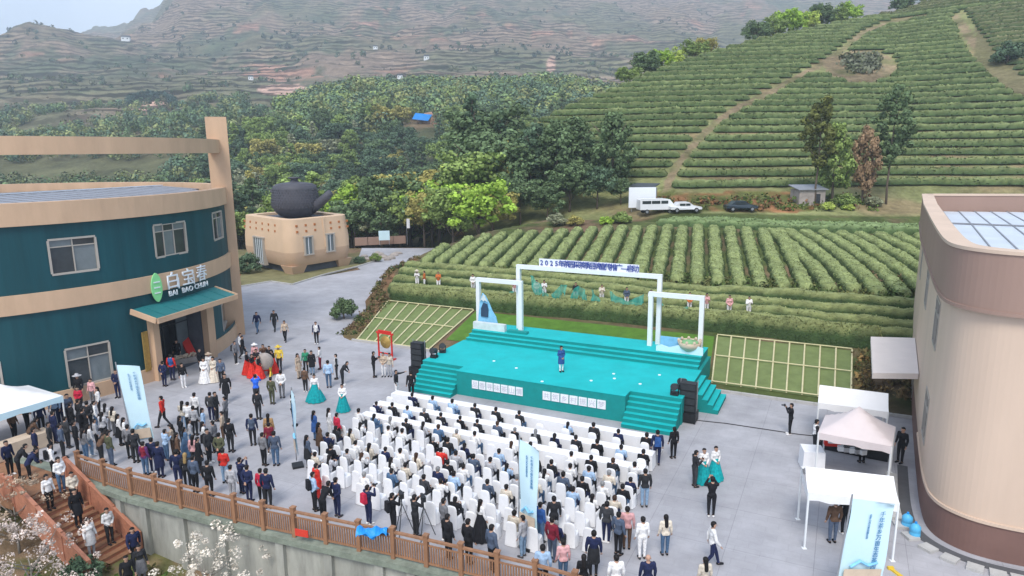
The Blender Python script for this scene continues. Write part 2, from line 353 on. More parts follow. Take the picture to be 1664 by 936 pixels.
mat('lawn', (.09, .19, .022), .95, .25, 1.0, .5, 25, coords='Position')
mat('signwhite', (.80, .83, .86), .5, .02, 3)
mat('signblue', (.03, .06, .33), .5, .1, 3)
mat('bannerblue', (.60, .80, .87), .6, .05, .8)
mat('bannertext', (.06, .22, .42), .6, .1, 3)
mat('leafgreen', (.28, .72, .30), .5, .05, 3)
mat('red', (.60, .03, .02), .6, .1, 4)
mat('redcloth', (.62, .05, .03), .8, .12, 6)
mat('gold', (.42, .28, .08), .4, .2, 6, metal=.3)
mat('yellow', (.72, .50, .05), .6, .1, 4)
mat('blueplastic', (.02, .28, .72), .4, .1, 4)
mat('skybox', (.10, .45, .75), .4, .1, 4)
mat('soil', (.24, .155, .095), .95, .3, 1.2, .5, 8, coords='Position')
mat('kerbstone', (.46, .45, .43), .85, .12, 2, .2, 20, coords='Position')
mat('asphalt', (.10, .10, .105), .9, .15, 2, .2, 30, coords='Position')
mat('rock', (.34, .30, .27), .9, .25, 1.5, .4, 8, coords='Position')
mat('carwhite', (.72, .73, .74), .25, .02, 2, spec=.5)
mat('cardark', (.03, .045, .06), .25, .1, 2, spec=.5)
mat('rubber', (.02, .02, .02), .8, .1, 2)
mat('barkm', (.13, .10, .075), .9, .3, 4, .4, 12)
mat('palebark', (.24, .22, .19), .9, .3, 4, .4, 12)
mat('skin', (.50, .30, .21), .55, .06, 6)
mat('eyes', (.02, .015, .012), .4, .1, 6)
mat('lips', (.35, .10, .09), .5, .1, 6)
tintmat('cloth'); tintmat('hairm', .55, .25, 20, .2); tintmat('sheer', .7, .12, 3, .0)
vcolmat('leaf', tint=True, nscale=1.2, var=.18)
vcolmat('hedge_leaf', nscale=1.1, var=.28, bump=.5, bscale=7)
vcolmat('farleaf', nscale=.12, var=.22)
# ground: own colours, contour terraces on the far slopes
m, nt, b = newmat('ground'); b.inputs['Roughness'].default_value = .95; b.inputs['Specular IOR Level'].default_value = .1
a = nt.nodes.new('ShaderNodeAttribute'); a.attribute_name = 'col'; g = nt.nodes.new('ShaderNodeNewGeometry')
def nnoise(scale, det=6, rough=.65, vec=None):
    n = nt.nodes.new('ShaderNodeTexNoise'); n.inputs['Scale'].default_value = scale; n.inputs['Detail'].default_value = det; n.inputs['Roughness'].default_value = rough
    nt.links.new(vec or g.outputs['Position'], n.inputs['Vector']); return n.outputs['Fac']
def nmath(op, x, y):
    n = nt.nodes.new('ShaderNodeMath'); n.operation = op
    for i, q in enumerate((x, y)):
        if isinstance(q, (int, float)): n.inputs[i].default_value = q
        elif q is not None: nt.links.new(q, n.inputs[i])
    return n.outputs[0]
def nrange(x, a0, a1, b0, b1):
    n = nt.nodes.new('ShaderNodeMapRange'); nt.links.new(x, n.inputs[0])
    for i, q in enumerate((a0, a1, b0, b1)): n.inputs[i + 1].default_value = q
    return n.outputs[0]
sp = nt.nodes.new('ShaderNodeSeparateXYZ'); nt.links.new(g.outputs['Position'], sp.inputs[0])
zz = nmath('ADD', sp.outputs[2], nmath('MULTIPLY', nnoise(.012, 4), 30.0))
wv = nmath('SINE', nmath('MULTIPLY', zz, .95), None)
wv2 = nrange(wv, -.4, .2, .30, 1.25)
mask = nmath('MULTIPLY', a.outputs['Alpha'], nrange(nnoise(.006, 3), .36, .50, 0, 1))
band = nmath('ADD', 1.0, nmath('MULTIPLY', nmath('SUBTRACT', wv2, 1.0), mask))
fine = nmath('MULTIPLY', nrange(nnoise(.9, 6, .7), .3, .7, .72, 1.28), nrange(nnoise(.05, 6, .8), .34, .66, .55, 1.42))
mu = nt.nodes.new('ShaderNodeVectorMath'); mu.operation = 'SCALE'; nt.links.new(a.outputs['Color'], mu.inputs[0]); nt.links.new(nmath('MULTIPLY', band, fine), mu.inputs['Scale'])
nt.links.new(mu.outputs[0], b.inputs['Base Color'])
bp = nt.nodes.new('ShaderNodeBump'); bp.inputs['Strength'].default_value = .5; bp.inputs['Distance'].default_value = .4; nt.links.new(nnoise(1.6, 6), bp.inputs['Height']); nt.links.new(bp.outputs[0], b.inputs['Normal'])
# ---------------------------------------------------------------- terrain sheet
bb = np.unique(np.concatenate([np.linspace(-2.6, -.85, 70), np.linspace(-.85, .85, 430), np.linspace(.85, 2.6, 70)]))
yy = np.unique(np.concatenate([np.geomspace(8, 60, 150), np.geomspace(60, 260, 190), np.geomspace(260, 3200, 190)]))
BX, BY = np.meshgrid(bb, yy); TX = BX * BY; TY = BY
TZ = ground_z(TX, TY)
nc = len(bb); idx = np.arange(len(yy) * nc).reshape(len(yy), nc)
Q = np.stack([idx[:-1, :-1], idx[:-1, 1:], idx[1:, 1:], idx[1:, :-1]], -1).reshape(-1, 4)
def lerp(a, b, w): return np.array(a) * (1 - w[..., None]) + np.array(b) * w[..., None]
n1 = fbm(TX / 160, TY / 160, 21, 4); n2 = fbm(TX / 45, TY / 45, 33, 4); n3 = fbm(TX / 9, TY / 9, 51, 3)
n4 = fbm(TX / 300 + 3, TY / 420, 88, 3)
C = lerp((.125, .120, .070), (.205, .150, .108), sstep(.38, .58, n1 + .4 * (n2 - .5)))
C = lerp(C, (.060, .085, .045), sstep(.52, .62, n2 * .6 + n4 * .4) * .8)
C = lerp(C, (.30, .17, .12), sstep(.66, .74, n2) * sstep(.45, .6, n1))
ter = sstep(380, 520, TY)
near = 1 - sstep(240, 420, TY)
C = lerp(C, (.10, .105, .045), near * .6)                                   # woodland floor
ss, tt = toST(TX, TY)
infield = (ss - np.interp(tt, FL_T, FL_S) > -.8) & (tt > 6.6) & (TY < 140)
C = np.where(infield[..., None], lerp(lerp((.13, .105, .055), (.20, .13, .08), sstep(.45, .7, n3)), (.085, .11, .035), sstep(.40, .55, n2 * .5 + fbm(TX / 3, TY / 3, 4, 2) * .5)), C)
bank = (ss - np.interp(tt, FL_T, FL_S) < .6) & (ss - np.interp(tt, FL_T, FL_S) > -3.2) & (tt > 6.6) & (tt < 30)
C = np.where(bank[..., None], lerp((.25, .14, .075), (.14, .11, .05), sstep(.4, .6, n3)), C)
hz = hill_z(TX, TY); onhill = (TZ - hz < .05) & (TY > 95) & (TY < 330)
PXg, PYg = proj(TX, TY, TZ)
C = np.where(onhill[..., None], lerp((.215, .225, .095), (.24, .19, .10), sstep(.50, .70, n3)), C)
front = onhill & (TY < np.interp(BX, HB, HCY) + 4)
br = front & bare(PXg, PYg)
C = np.where(br[..., None], lerp((.26, .20, .12), (.17, .16, .075), sstep(.4, .65, fbm(TX / 4, TY / 4, 6, 3))), C)
foot = (PYg > 312) & (PYg < 345) & (PXg > 1060) & (PXg < 1320) & (TY > 88) & (TY < 125)
C = np.where(foot[..., None], lerp((.26, .13, .06), (.12, .13, .04), sstep(.35, .6, fbm(TX / 3, TY / 3, 8, 3))), C)
upp = onhill & (PXg > 1585) & (PYg < 150); C = np.where(upp[..., None], lerp((.19, .16, .09), (.13, .13, .055), n3), C)
low = (TY < 60) & (below_fence(TX, TY) > -.5)
C = np.where(low[..., None], lerp((.24, .165, .10), (.13, .13, .05), sstep(.45, .6, fbm(TX / 1.6, TY / 1.6, 2, 3))), C)
near_pot = (TY > 70) & (TY < 112) & (TX < -14) & (TX > -48)
C = np.where(near_pot[..., None] & ~infield[..., None], lerp((.17, .15, .07), (.20, .13, .08), sstep(.4, .6, fbm(TX / 3, TY / 3, 12, 3))), C)
clr = (((PXg - 462) / 46) ** 2 + ((PYg - 146) / 9) ** 2 < 1) | (((PXg - 640) / 16) ** 2 + ((PYg - 182) / 12) ** 2 < 1) | (((PXg - 895) / 7) ** 2 + ((PYg - 105) / 14) ** 2 < 1) | (((PXg - 240) / 40) ** 2 + ((PYg - 172) / 9) ** 2 < 1)
C = np.where((clr & (TY > 250) & ~onhill)[..., None], np.array((.42, .27, .205)), C)
me = npmesh('terrain', np.stack([TX, TY, TZ], -1).reshape(-1, 3), Q, 'ground', True)
ca = me.color_attributes.new('col', 'FLOAT_COLOR', 'POINT'); c4 = np.ones((TX.size, 4)); c4[:, :3] = np.clip(C, .01, .9).reshape(-1, 3); c4[:, 3] = ter.ravel(); ca.data.foreach_set('color', c4.ravel())
struct(link('terrain', me))
# ---------------------------------------------------------------- plaza paving
mb = MB()
mb.prism([(x, y) for x, y in PLAZA], -.12, 0.0)
paving = struct(mb.obj('plaza_pavement', 'concrete'))
# paving: worn concrete with faint joints
pm = MATS['concrete'].node_tree; pb = pm.nodes['Principled BSDF']
pg = pm.nodes.new('ShaderNodeNewGeometry'); pmap = pm.nodes.new('ShaderNodeMapping'); pmap.inputs['Rotation'].default_value = (0, 0, math.radians(26)); pm.links.new(pg.outputs['Position'], pmap.inputs[0])
bk = pm.nodes.new('ShaderNodeTexBrick'); bk.inputs['Scale'].default_value = 1.0; bk.inputs['Mortar Size'].default_value = .012; bk.inputs['Brick Width'].default_value = 3.0; bk.inputs['Row Height'].default_value = 3.0; bk.offset = 0
bk.inputs['Color1'].default_value = (1, 1, 1, 1); bk.inputs['Color2'].default_value = (.95, .95, .95, 1); bk.inputs['Mortar'].default_value = (.72, .72, .72, 1); pm.links.new(pmap.outputs[0], bk.inputs['Vector'])
st_ = pm.nodes.new('ShaderNodeTexNoise'); st_.inputs['Scale'].default_value = .22; st_.inputs['Detail'].default_value = 8; st_.inputs['Roughness'].default_value = .7; pm.links.new(pg.outputs['Position'], st_.inputs['Vector'])
sr = pm.nodes.new('ShaderNodeMapRange'); sr.inputs[1].default_value = .3; sr.inputs[2].default_value = .7; sr.inputs[3].default_value = .80; sr.inputs[4].default_value = 1.13; pm.links.new(st_.outputs['Fac'], sr.inputs[0])
old = pb.inputs['Base Color'].links[0].from_socket
bk2 = pm.nodes.new('ShaderNodeTexBrick'); bk2.inputs['Scale'].default_value = 1.0; bk2.inputs['Mortar Size'].default_value = .02; bk2.inputs['Brick Width'].default_value = .9; bk2.inputs['Row Height'].default_value = .45
bk2.inputs['Color1'].default_value = (1, 1, 1, 1); bk2.inputs['Color2'].default_value = (.94, .94, .945, 1); bk2.inputs['Mortar'].default_value = (.92, .92, .92, 1); pm.links.new(pmap.outputs[0], bk2.inputs['Vector'])
v0 = pm.nodes.new('ShaderNodeVectorMath'); v0.operation = 'MULTIPLY'; pm.links.new(old, v0.inputs[0]); pm.links.new(bk2.outputs['Color'], v0.inputs[1]); old = v0.outputs[0]
v1 = pm.nodes.new('ShaderNodeVectorMath'); v1.operation = 'MULTIPLY'; pm.links.new(old, v1.inputs[0]); pm.links.new(bk.outputs['Color'], v1.inputs[1])
v2 = pm.nodes.new('ShaderNodeVectorMath'); v2.operation = 'SCALE'; pm.links.new(v1.outputs[0], v2.inputs[0]); pm.links.new(sr.outputs[0], v2.inputs['Scale']); pm.links.new(v2.outputs[0], pb.inputs['Base Color'])
# retaining wall under the fence
rw = empty('retaining_wall'); tag(rw, 'stained grey concrete retaining wall below the brown plaza fence', 'wall')
wl = MB(); cp = MB()
for a_, b_ in zip(FENCE[:-1], FENCE[1:]):
    d = (b_ - a_) / np.linalg.norm(b_ - a_); n_ = np.array([d[1], -d[0]])
    w0, w1 = a_ + n_ * .02, b_ + n_ * .02
    wl.add([(*w0, -6), (*w1, -6), (*w1, -.2), (*w0, -.2), (*(w0 - n_ * .3), -6), (*(w1 - n_ * .3), -6), (*(w1 - n_ * .3), -.2), (*(w0 - n_ * .3), -.2)], [(0, 1, 2, 3), (3, 2, 6, 7), (1, 5, 6, 2), (4, 0, 3, 7)])
    c0, c1 = a_ + n_ * .28, b_ + n_ * .28
    cp.add([(*(a_ - n_ * .25), -.22), (*(b_ - n_ * .25), -.22), (*c1, -.22), (*c0, -.22), (*(a_ - n_ * .25), .03), (*(b_ - n_ * .25), .03), (*c1, .02), (*c0, .02)], [(0, 3, 2, 1), (4, 5, 6, 7), (3, 7, 6, 2), (0, 1, 5, 4)][0:3])
wl.obj('wall_face', 'wall_concrete', rw); cp.obj('coping', 'coping', rw)
k = 0
for a_, b_ in zip(FENCE[3:-2], FENCE[4:-1]):      # buttress ribs
    L = np.linalg.norm(b_ - a_); d = (b_ - a_) / L; n_ = np.array([d[1], -d[0]])
    for q in np.arange(.8, L, 2.2):
        c = a_ + d * q + n_ * .10; MB().box((c[0], c[1], -3.1), (.35, .2, 5.76), math.atan2(d[1], d[0])).obj('buttress', 'wall_concrete', rw)
# fence on the plaza edge
fe = empty('wooden_fence'); tag(fe, 'brown wooden picket fence along the plaza edge above the retaining wall', 'fence')
pk = MB().box((0, 0, 0), (.055, .035, .72)).mesh('picket', 'wood'); po = MB().box((0, 0, .6), (.16, .16, 1.2)).box((0, 0, 1.225), (.2, .2, .05)).mesh('post', 'wood')
for a_, b_ in zip(FENCE[3:-2], FENCE[4:-1]):
    L = np.linalg.norm(b_ - a_); d = (b_ - a_) / L; rz = math.atan2(d[1], d[0]); nb = max(1, round(L / 1.55)); bl = L / nb
    for i in range(nb):
        o = link('post', po, fe); c = a_ + d * bl * i; o.location = (c[0], c[1], .03); o.rotation_euler = (0, 0, rz)
        p0, p1 = a_ + d * (bl * i + .085), a_ + d * (bl * (i + 1) - .085)
        for zc, hh, ww in ((1.08, .07, .12), (.86, .05, .05), (.16, .07, .06)):
            MB().beam((*p0, zc), (*p1, zc), ww, hh).obj('rail', 'wood', fe)
        for q in np.linspace(0, 1, 13)[1:-1]:
            c = p0 * (1 - q) + p1 * q; o = link('picket', pk, fe); o.location = (c[0], c[1], .51); o.rotation_euler = (0, 0, rz)
# ---------------------------------------------------------------- stairs down at the left
P0 = G(115, 752, 0.0)[:2]; P0 = np.array(FENCE[3]) + np.array([-.25, .1])
sdir = np.array([3.75, -1.75]); sdir /= np.linalg.norm(sdir); snor = np.array([sdir[1], -sdir[0]])
stw, drop, nst = 2.1, 2.6, 16; run = 4.5
st_o = empty('stairs'); tag(st_o, 'brown wooden stairs with boarded sides leading down from the plaza', 'stairs')
SBASE = P0 + snor * .45
for i in range(nst):
    c = SBASE + sdir * (run * (i + .5) / nst) + snor * stw / 2; zt = -drop * (i + .5) / nst
    MB().box((c[0], c[1], zt - .03), (run / nst + .03, stw, .06), math.atan2(sdir[1], sdir[0])).obj('tread', 'wood', st_o)
    c2 = SBASE + sdir * (run * (i + 1) / nst - .01) + snor * stw / 2
    MB().box((c2[0], c2[1], zt - .11), (.02, stw - .02, .10), math.atan2(sdir[1], sdir[0])).obj('riser', 'redwood', st_o)
for k, off in enumerate((-.08, stw + .08)):
    side = empty('side_panel'); side.parent = st_o; side['label'] = ('boarded stair side against the wall', 'boarded stair side facing the garden')[k]
    q0, q1 = SBASE + snor * off, SBASE + snor * off + sdir * run
    nbd = 9
    for j in range(nbd):
        za, zb = 1.0 - j * .16, 1.0 - j * .16 - .15
        m_ = MB(); t_ = .06
        m_.add([(*(q0 + snor * t_ * e), z) for e in (-.5, .5) for z in (za, zb)] + [(*(q1 + snor * t_ * e), z - drop) for e in (-.5, .5) for z in (za, zb)],
               [(0, 1, 3, 2), (4, 6, 7, 5), (0, 4, 5, 1), (2, 3, 7, 6), (0, 2, 6, 4), (1, 5, 7, 3)])
        m_.obj('board', 'redwood', side)
    m_ = MB().beam((*q0, 1.04), (*q1, 1.04 - drop), .16, .07); m_.obj('handrail', 'redwood', side)
    for q in (0, .33, .66, 1):
        c = q0 + (q1 - q0) * q; MB().box((c[0], c[1], .45 - drop * q), (.13, .13, 1.3), math.atan2(sdir[1], sdir[0])).obj('post', 'redwood', side)
# landing railing left of the stairs
lr = empty('landing_railing'); tag(lr, 'reddish boarded railing round the landing left of the stairs', 'railing')
lp = [SBASE + snor * (stw + .08), SBASE + snor * (stw + .08) - sdir * 1.2, SBASE + snor * (stw + .3) - sdir * 3.6, SBASE + snor * (stw + .3) - sdir * 9.5]
for a_, b_ in zip(lp[:-1], lp[1:]):
    L = np.linalg.norm(b_ - a_)
    for j in range(6): MB().beam((*a_, .95 - .16 * j), (*b_, .95 - .16 * j), .05, .15).obj('board', 'redwood', lr)
    MB().beam((*a_, 1.07), (*b_, 1.07), .16, .07).obj('handrail', 'redwood', lr)
    n_ = max(2, round(L / 1.6))
    for i in range(n_):
        c = a_ + (b_ - a_) * i / n_; MB().box((c[0], c[1], .6), (.13, .13, 1.2), .3).obj('post', 'redwood', lr)
ld = MB(); ld.prism([tuple(q) for q in (SBASE + snor * (stw + .2) + sdir * .02, SBASE + snor * (-.4) + sdir * .02, SBASE + snor * (-2.5) - sdir * 9.6, SBASE + snor * (stw + .45) - sdir * 9.6)][::-1], -.30, -.005)
struct(ld.obj('landing_deck', 'wood'))
# ---------------------------------------------------------------- lawns with bamboo frames beside the stage
def lawn_sheet(name, s0b, s1b, s0t, s1t, t0, t1, mt, lift=.03, nn=14, label=None):
    V = []; 
    for j in range(nn + 1):
        t = t0 + (t1 - t0) * j / nn; w = j / nn
        for i in range(nn + 1):
            s = (s0b + (s0t - s0b) * w) * (1 - i / nn) + (s1b + (s1t - s1b) * w) * i / nn
            V.append(ST(s, t, float(field_z(np.array(s), np.array(t))) + lift))
    F = [(j * (nn + 1) + i, j * (nn + 1) + i + 1, (j + 1) * (nn + 1) + i + 1, (j + 1) * (nn + 1) + i) for j in range(nn) for i in range(nn)]
    o = MB().add(V, F).obj(name, mt, None, True); return o
def on_lawn(s, t, lift): return ST(s, t, float(field_z(np.array(s), np.array(t))) + lift)
for nm, (s0b, s1b, s0t, s1t, t0, t1, n_) in (('left', (-13.3, -6.7, -16.5, -7.6, 7.05, 15.6, 8)), ('right', (13.6, 21.4, 12.6, 21.4, 8.0, 15.7, 9))):
    o = struct(lawn_sheet('mat_lawn', s0b, s1b, s0t, s1t, t0, t1, 'matgrass'))
    fr = empty('bamboo_frame'); tag(fr, 'pale bamboo pole grid laid over the sloping grass mat ' + ('left' if nm == 'left' else 'right') + ' of the stage', 'bamboo grid')
    for i in range(n_ + 1):
        w = i / n_; a_ = on_lawn(s0b + (s1b - s0b) * w, t0, .09); b_ = on_lawn(s0t + (s1t - s0t) * w, t1, .09)
        MB().tube([a_, (a_ + b_) / 2, b_], .055, 6).obj('pole', 'bamboo', fr)
    for q in (0.0, .52, 1.0):
        t = t0 + (t1 - t0) * q; a_ = on_lawn(s0b + (s0t - s0b) * q, t, .17); b_ = on_lawn(s1b + (s1t - s1b) * q, t, .17)
        MB().tube([a_, b_], .04, 6).obj('cross_pole', 'bamboo', fr)
for nm, s0, s1, tk in (('left', -13.7, -6.5, 6.98), ('right', 13.5, 25.0, 7.0)):
    kb0 = empty('kerb'); tag(kb0, 'grey kerb between the paving and the ' + nm + ' grass mat', 'kerb')
    for s in np.arange(s0, s1, 1.0): q = ST(s + .5, tk, .05); MB().box(tuple(q), (.985, .16, .2), STA).obj('kerb_stone', 'kerbstone', kb0)
struct(lawn_sheet('lawn', -6.5, 13.2, -7.4, 12.4, 9.3, 15.6, 'lawn'))
# ================================================================== green round building, left
def catmull(P, n=10, closed=False):
    P = [np.array(p, float) for p in P]; out = []
    m = len(P)
    rngi = range(m) if closed else range(m - 1)
    for i in rngi:
        p0, p1, p2, p3 = (P[(i + k) % m] if closed else P[min(max(i + k, 0), m - 1)] for k in (-1, 0, 1, 2))
        for j in range(n):
            t = j / n; out.append(.5 * (2 * p1 + (p2 - p0) * t + (2 * p0 - 5 * p1 + 4 * p2 - p3) * t * t + (3 * p1 - p0 - 3 * p2 + p3) * t ** 3))
    if not closed: out.append(P[-1])
    return np.array(out)
class Outline:
    """closed building plan; walls are built along it with real openings"""
    def __init__(s, pts, closed=True):
        s.p = np.array(pts); q = np.vstack([s.p, s.p[:1]]) if closed else s.p
        s.seg = np.linalg.norm(np.diff(q, axis=0), axis=1); s.cum = np.concatenate([[0], np.cumsum(s.seg)]); s.q = q; s.L = s.cum[-1]
        a = np.sum(q[:-1, 0] * q[1:, 1] - q[1:, 0] * q[:-1, 1]); s.sign = 1 if a > 0 else -1
    def at(s, l):
        return np.array([np.interp(l, s.cum, s.q[:, 0]), np.interp(l, s.cum, s.q[:, 1])])
    def normal(s, l):
        d = s.at(min(l + .25, s.L)) - s.at(max(l - .25, 0)); d /= np.linalg.norm(d); return np.array([d[1], -d[0]]) * s.sign
    def find(s, px, z, lo, hi):
        ls = np.linspace(lo, hi, 600); e = [abs(proj(*s.at(l), z)[0] - px) for l in ls]; return ls[int(np.argmin(e))]
    def strip(s, mb, z0, z1, off, l0=0, l1=None, holes=(), inner=None, mi=0):
        l1 = s.L if l1 is None else l1
        ls = set([l0, l1] + [c for c in s.cum if l0 < c < l1]); zs = {z0, z1}
        for (a, b, c, d) in holes: ls |= {a, b}; zs |= {c, d}
        ls = sorted(q for q in ls if l0 - 1e-6 <= q <= l1 + 1e-6); zs = sorted(q for q in zs if z0 <= q <= z1)
        ls = [q for i, q in enumerate(ls) if i == 0 or q - ls[i - 1] > 1e-4]
        V = []; 
        for l in ls:
            p = s.at(l) + s.normal(l) * off
            for z in zs: V.append((p[0], p[1], z))
        nz_ = len(zs); F = []
        for i in range(len(ls) - 1):
            for j in range(nz_ - 1):
                lm, zm = (ls[i] + ls[i + 1]) / 2, (zs[j] + zs[j + 1]) / 2
                if any(a < lm < b and c < zm < d for a, b, c, d in holes): continue
                F.append((i * nz_ + j, (i + 1) * nz_ + j, (i + 1) * nz_ + j + 1, i * nz_ + j + 1))
        mb.add(V, F, mi)
    def ring(s, mb, z0, z1, off0, off1, l0=0, l1=None, mi=0):
        """band with thickness: outer face, top, bottom"""
        l1 = s.L if l1 is None else l1
        ls = sorted(set([l0, l1] + [c for c in s.cum if l0 < c < l1])); V = []
        for l in ls:
            p = s.at(l); n = s.normal(l)
            for o, z in ((off0, z0), (off1, z0), (off1, z1), (off0, z1)): q = p + n * o; V.append((q[0], q[1], z))
        F = []
        for i in range(len(ls) - 1):
            for k in range(4): F.append((i * 4 + k, i * 4 + (k + 1) % 4, (i + 1) * 4 + (k + 1) % 4, (i + 1) * 4 + k))
        F += [(0, 1, 2, 3), tuple((len(ls) - 1) * 4 + k for k in (3, 2, 1, 0))]
        mb.add(V, F, mi)
def window_on(ol, par, l0, l1, z0, z1, vert=(.5,), horiz=(.27,), fw=.11, framem='frame_tan', glassm='glass', inset=.09):
    """reveal, frame bars and panes set into a wall opening"""
    p0, p1 = ol.at(l0), ol.at(l1); n = ol.normal((l0 + l1) / 2); d = p1 - p0; wd = np.linalg.norm(d)
    fr = MB()
    def P(u, z, o): q = p0 + d * u + n * o; return np.array([q[0], q[1], z])
    nn = (n[0], n[1], 0)
    for (ua, za, ub, zb) in ((0, z0, 1, z0), (0, z1, 1, z1)): fr.beam(P(-.0 * ua, za, -.10 + (.09 - inset)), P(1, zb, -.10 + (.09 - inset)), .30 if inset > .05 else .16, fw, up=(0, 0, 1))
    for u in (0, 1): fr.beam(P(u, z0 + fw / 2, -.10 + (.09 - inset)), P(u, z1 - fw / 2, -.10 + (.09 - inset)), fw, .294 if inset > .05 else .155, up=nn)
    w = fr.obj('window', framem, par)
    zs = [z0] + [z1 - (z1 - z0) * h for h in horiz] + [z1]; us = [0] + list(vert) + [1]
    for h in horiz:
        z = z1 - (z1 - z0) * h; MB().beam(P(fw / wd / 2, z, -inset + .04), P(1 - fw / wd / 2, z, -inset + .04), .06, .06).obj('transom', framem, w)
    for v in vert:
        MB().beam(P(v, z0 + fw / 2, -inset + .038), P(v, z1 - fw / 2, -inset + .038), .06, .056, up=nn).obj('mullion', framem, w)
    for i in range(len(us) - 1):
        for j in range(len(zs) - 1):
            g_ = glassm if isinstance(glassm, str) else glassm[(i + j) % len(glassm)]
            MB().add([P(us[i], zs[j], -inset), P(us[i + 1], zs[j], -inset), P(us[i + 1], zs[j + 1], -inset), P(us[i], zs[j + 1], -inset)], [(0, 1, 2, 3)]).obj('pane', g_, w)
    return w
def clip_strip(poly, c, d, n, w0, w1):
    """extent along d of a strip between offsets w0,w1 along n inside a closed plan"""
    lo, hi = [], []
    for w in (w0 + .02, w1 - .02):
        o = c + n * w; ts = []
        for i in range(len(poly)):
            a, b_ = poly[i], poly[(i + 1) % len(poly)]
            na, nb_ = (a - o) @ n, (b_ - o) @ n
            if (na > 0) != (nb_ > 0): f_ = na / (na - nb_); ts.append((a + (b_ - a) * f_ - o) @ d)
        if len(ts) < 2: return None
        lo.append(min(ts)); hi.append(max(ts))
    return (max(lo), min(hi)) if min(hi) - max(lo) > .3 else None
GCEN, GR = np.array([-37.4, 49.3]), 15.6
GPLAN = np.array([GCEN + GR * np.array([math.cos(t), math.sin(t)]) for t in np.linspace(-math.pi, math.pi, 97)[:-1]])
GO = Outline(GPLAN); GTOP = 11.9
gb = empty('green_building', (-40, 42, 0)); tag(gb, 'curved two-storey dark teal building with tan bands at left', 'building'); gb.location = (0, 0, 0)
Lmax = GO.L * .62
ent0, ent1 = GO.find(252, 2.0, GO.L * .18, Lmax), GO.find(334, 2.0, GO.L * .18, Lmax)
def gwin(px0, px1, zmid, z0, z1): return (GO.find(px0, zmid, GO.L * .18, Lmax), GO.find(px1, zmid, GO.L * .18, Lmax), z0, z1)
GW = [gwin(84, 160, 8.2, 7.75, 9.75), gwin(253, 303, 8.4, 7.9, 10.0), gwin(347, 362, 8.6, 8.2, 10.2),
      gwin(110, 181, 1.8, .95, 3.3), gwin(361, 373, 2.5, 1.3, 3.6), gwin(-70, 4, 1.8, .95, 3.3), gwin(-110, -40, 8.2, 7.75, 9.75)]
ENT = (ent0, ent1, -1, 4.3)
mb = MB(); GO.strip(mb, 0, GTOP, 0, holes=GW + [ENT]); mb.obj('wall', 'green_wall', gb)
mb = MB(); GO.ring(mb, GTOP - 1.25, GTOP, -.5, .22); mb.obj('parapet_band', 'tan', gb)
mb = MB(); GO.ring(mb, 5.75, 6.85, -.05, .16); mb.obj('middle_band', 'tan', gb)
def seg_ring(nm, z0, z1, a, b_, off):
    mb = MB(); GO.ring(mb, z0, z1, -.05, off, a, b_); mb.obj(nm, 'tan', gb)
seg_ring('plinth', 0, .9, 0, ent0 - .25, .14); seg_ring('plinth', 0, 1.0, ent1 + .25, Lmax + 8, .14)
for i, w in enumerate(GW):
    window_on(GO, gb, *w, vert=(.5,) if i not in (1,) else (.3, .62), horiz=(.22,) if i != 3 else (.3,), glassm=['glass', 'glass_grey'])
# entrance recess, jambs and canopy
ea, eb = GO.at(ent0), GO.at(ent1); en = GO.normal((ent0 + ent1) / 2); ed = (eb - ea) / np.linalg.norm(eb - ea); ew = np.linalg.norm(eb - ea)
inn = -en * 3.2
mb = MB(); A0, B0 = ea, eb; A1, B1 = ea + inn, eb + inn
mb.add([(*A0, .012), (*B0, .012), (*B1, .012), (*A1, .012), (*A0, 4.3), (*B0, 4.3), (*B1, 4.3), (*A1, 4.3)], [(0, 1, 2, 3), (7, 6, 5, 4), (3, 2, 6, 7), (0, 3, 7, 4), (2, 1, 5, 6)])
mb.obj('entrance_hall', 'interior', gb)
for q, wd in ((ea - ed * .12, .5), (eb + ed * .2, .7)):
    c = q + en * .15; MB().box((c[0], c[1], 2.2), (wd, .5, 4.4), math.atan2(ed[1], ed[0])).obj('jamb', 'tan', gb)
ga, gbp = ea - en * 1.5, eb - en * 1.5
door = empty('glass_door'); door.parent = gb
for q in np.linspace(0, 1, 5):
    c = ga + (gbp - ga) * q; MB().box((c[0], c[1], 2.0), (.08, .08, 4.0), math.atan2(ed[1], ed[0])).obj('door_frame', 'dark_metal', door)
for i in (0, 3):
    c = ga + (gbp - ga) * (i + .5) / 4; MB().box((c[0], c[1], 2.0), (ew / 4 - .1, .03, 3.9), math.atan2(ed[1], ed[0])).obj('pane', 'glass_grey', door)
MB().beam((*ga, 2.8), (*gbp, 2.8), .08, .08).obj('door_frame', 'dark_metal', door)
ca, cb = ea - ed * 1.5, eb + ed * 1.3; out = en * 1.9
mb = MB(); mb.add([(*ca, 5.0), (*cb, 5.0), (*(cb + out), 4.5), (*(ca + out), 4.5), (*ca, 4.85), (*cb, 4.85), (*(cb + out), 4.34), (*(ca + out), 4.34)], [(0, 3, 2, 1), (4, 5, 6, 7), (0, 1, 5, 4), (1, 2, 6, 5), (3, 0, 4, 7), (2, 3, 7, 6)])
can = mb.obj('canopy', 'green_roof' if 'green_roof' in MATS else 'green_wall', gb)
mat('canopy_top', (.02, .16, .17), .5, .1, 1); can.data.materials.clear(); can.data.materials.append(MATS['canopy_top'])
for p, q in (((*(ca + out + en * .06), 4.40), (*(cb + out + en * .06), 4.40)), ((*(ca - ed * .06), 4.9), (*(ca + out - ed * .06), 4.42)), ((*(cb + ed * .06), 4.9), (*(cb + out + ed * .06), 4.42))):
    MB().beam(p, q, .1, .34).obj('fascia', 'tan', can)
for q in np.linspace(.12, .88, 6):
    p = ca + (cb - ca) * q; MB().beam((*p, 5.01), (*(p + out), 4.52), .05, .03).obj('standing_seam', 'canopy_top', can)
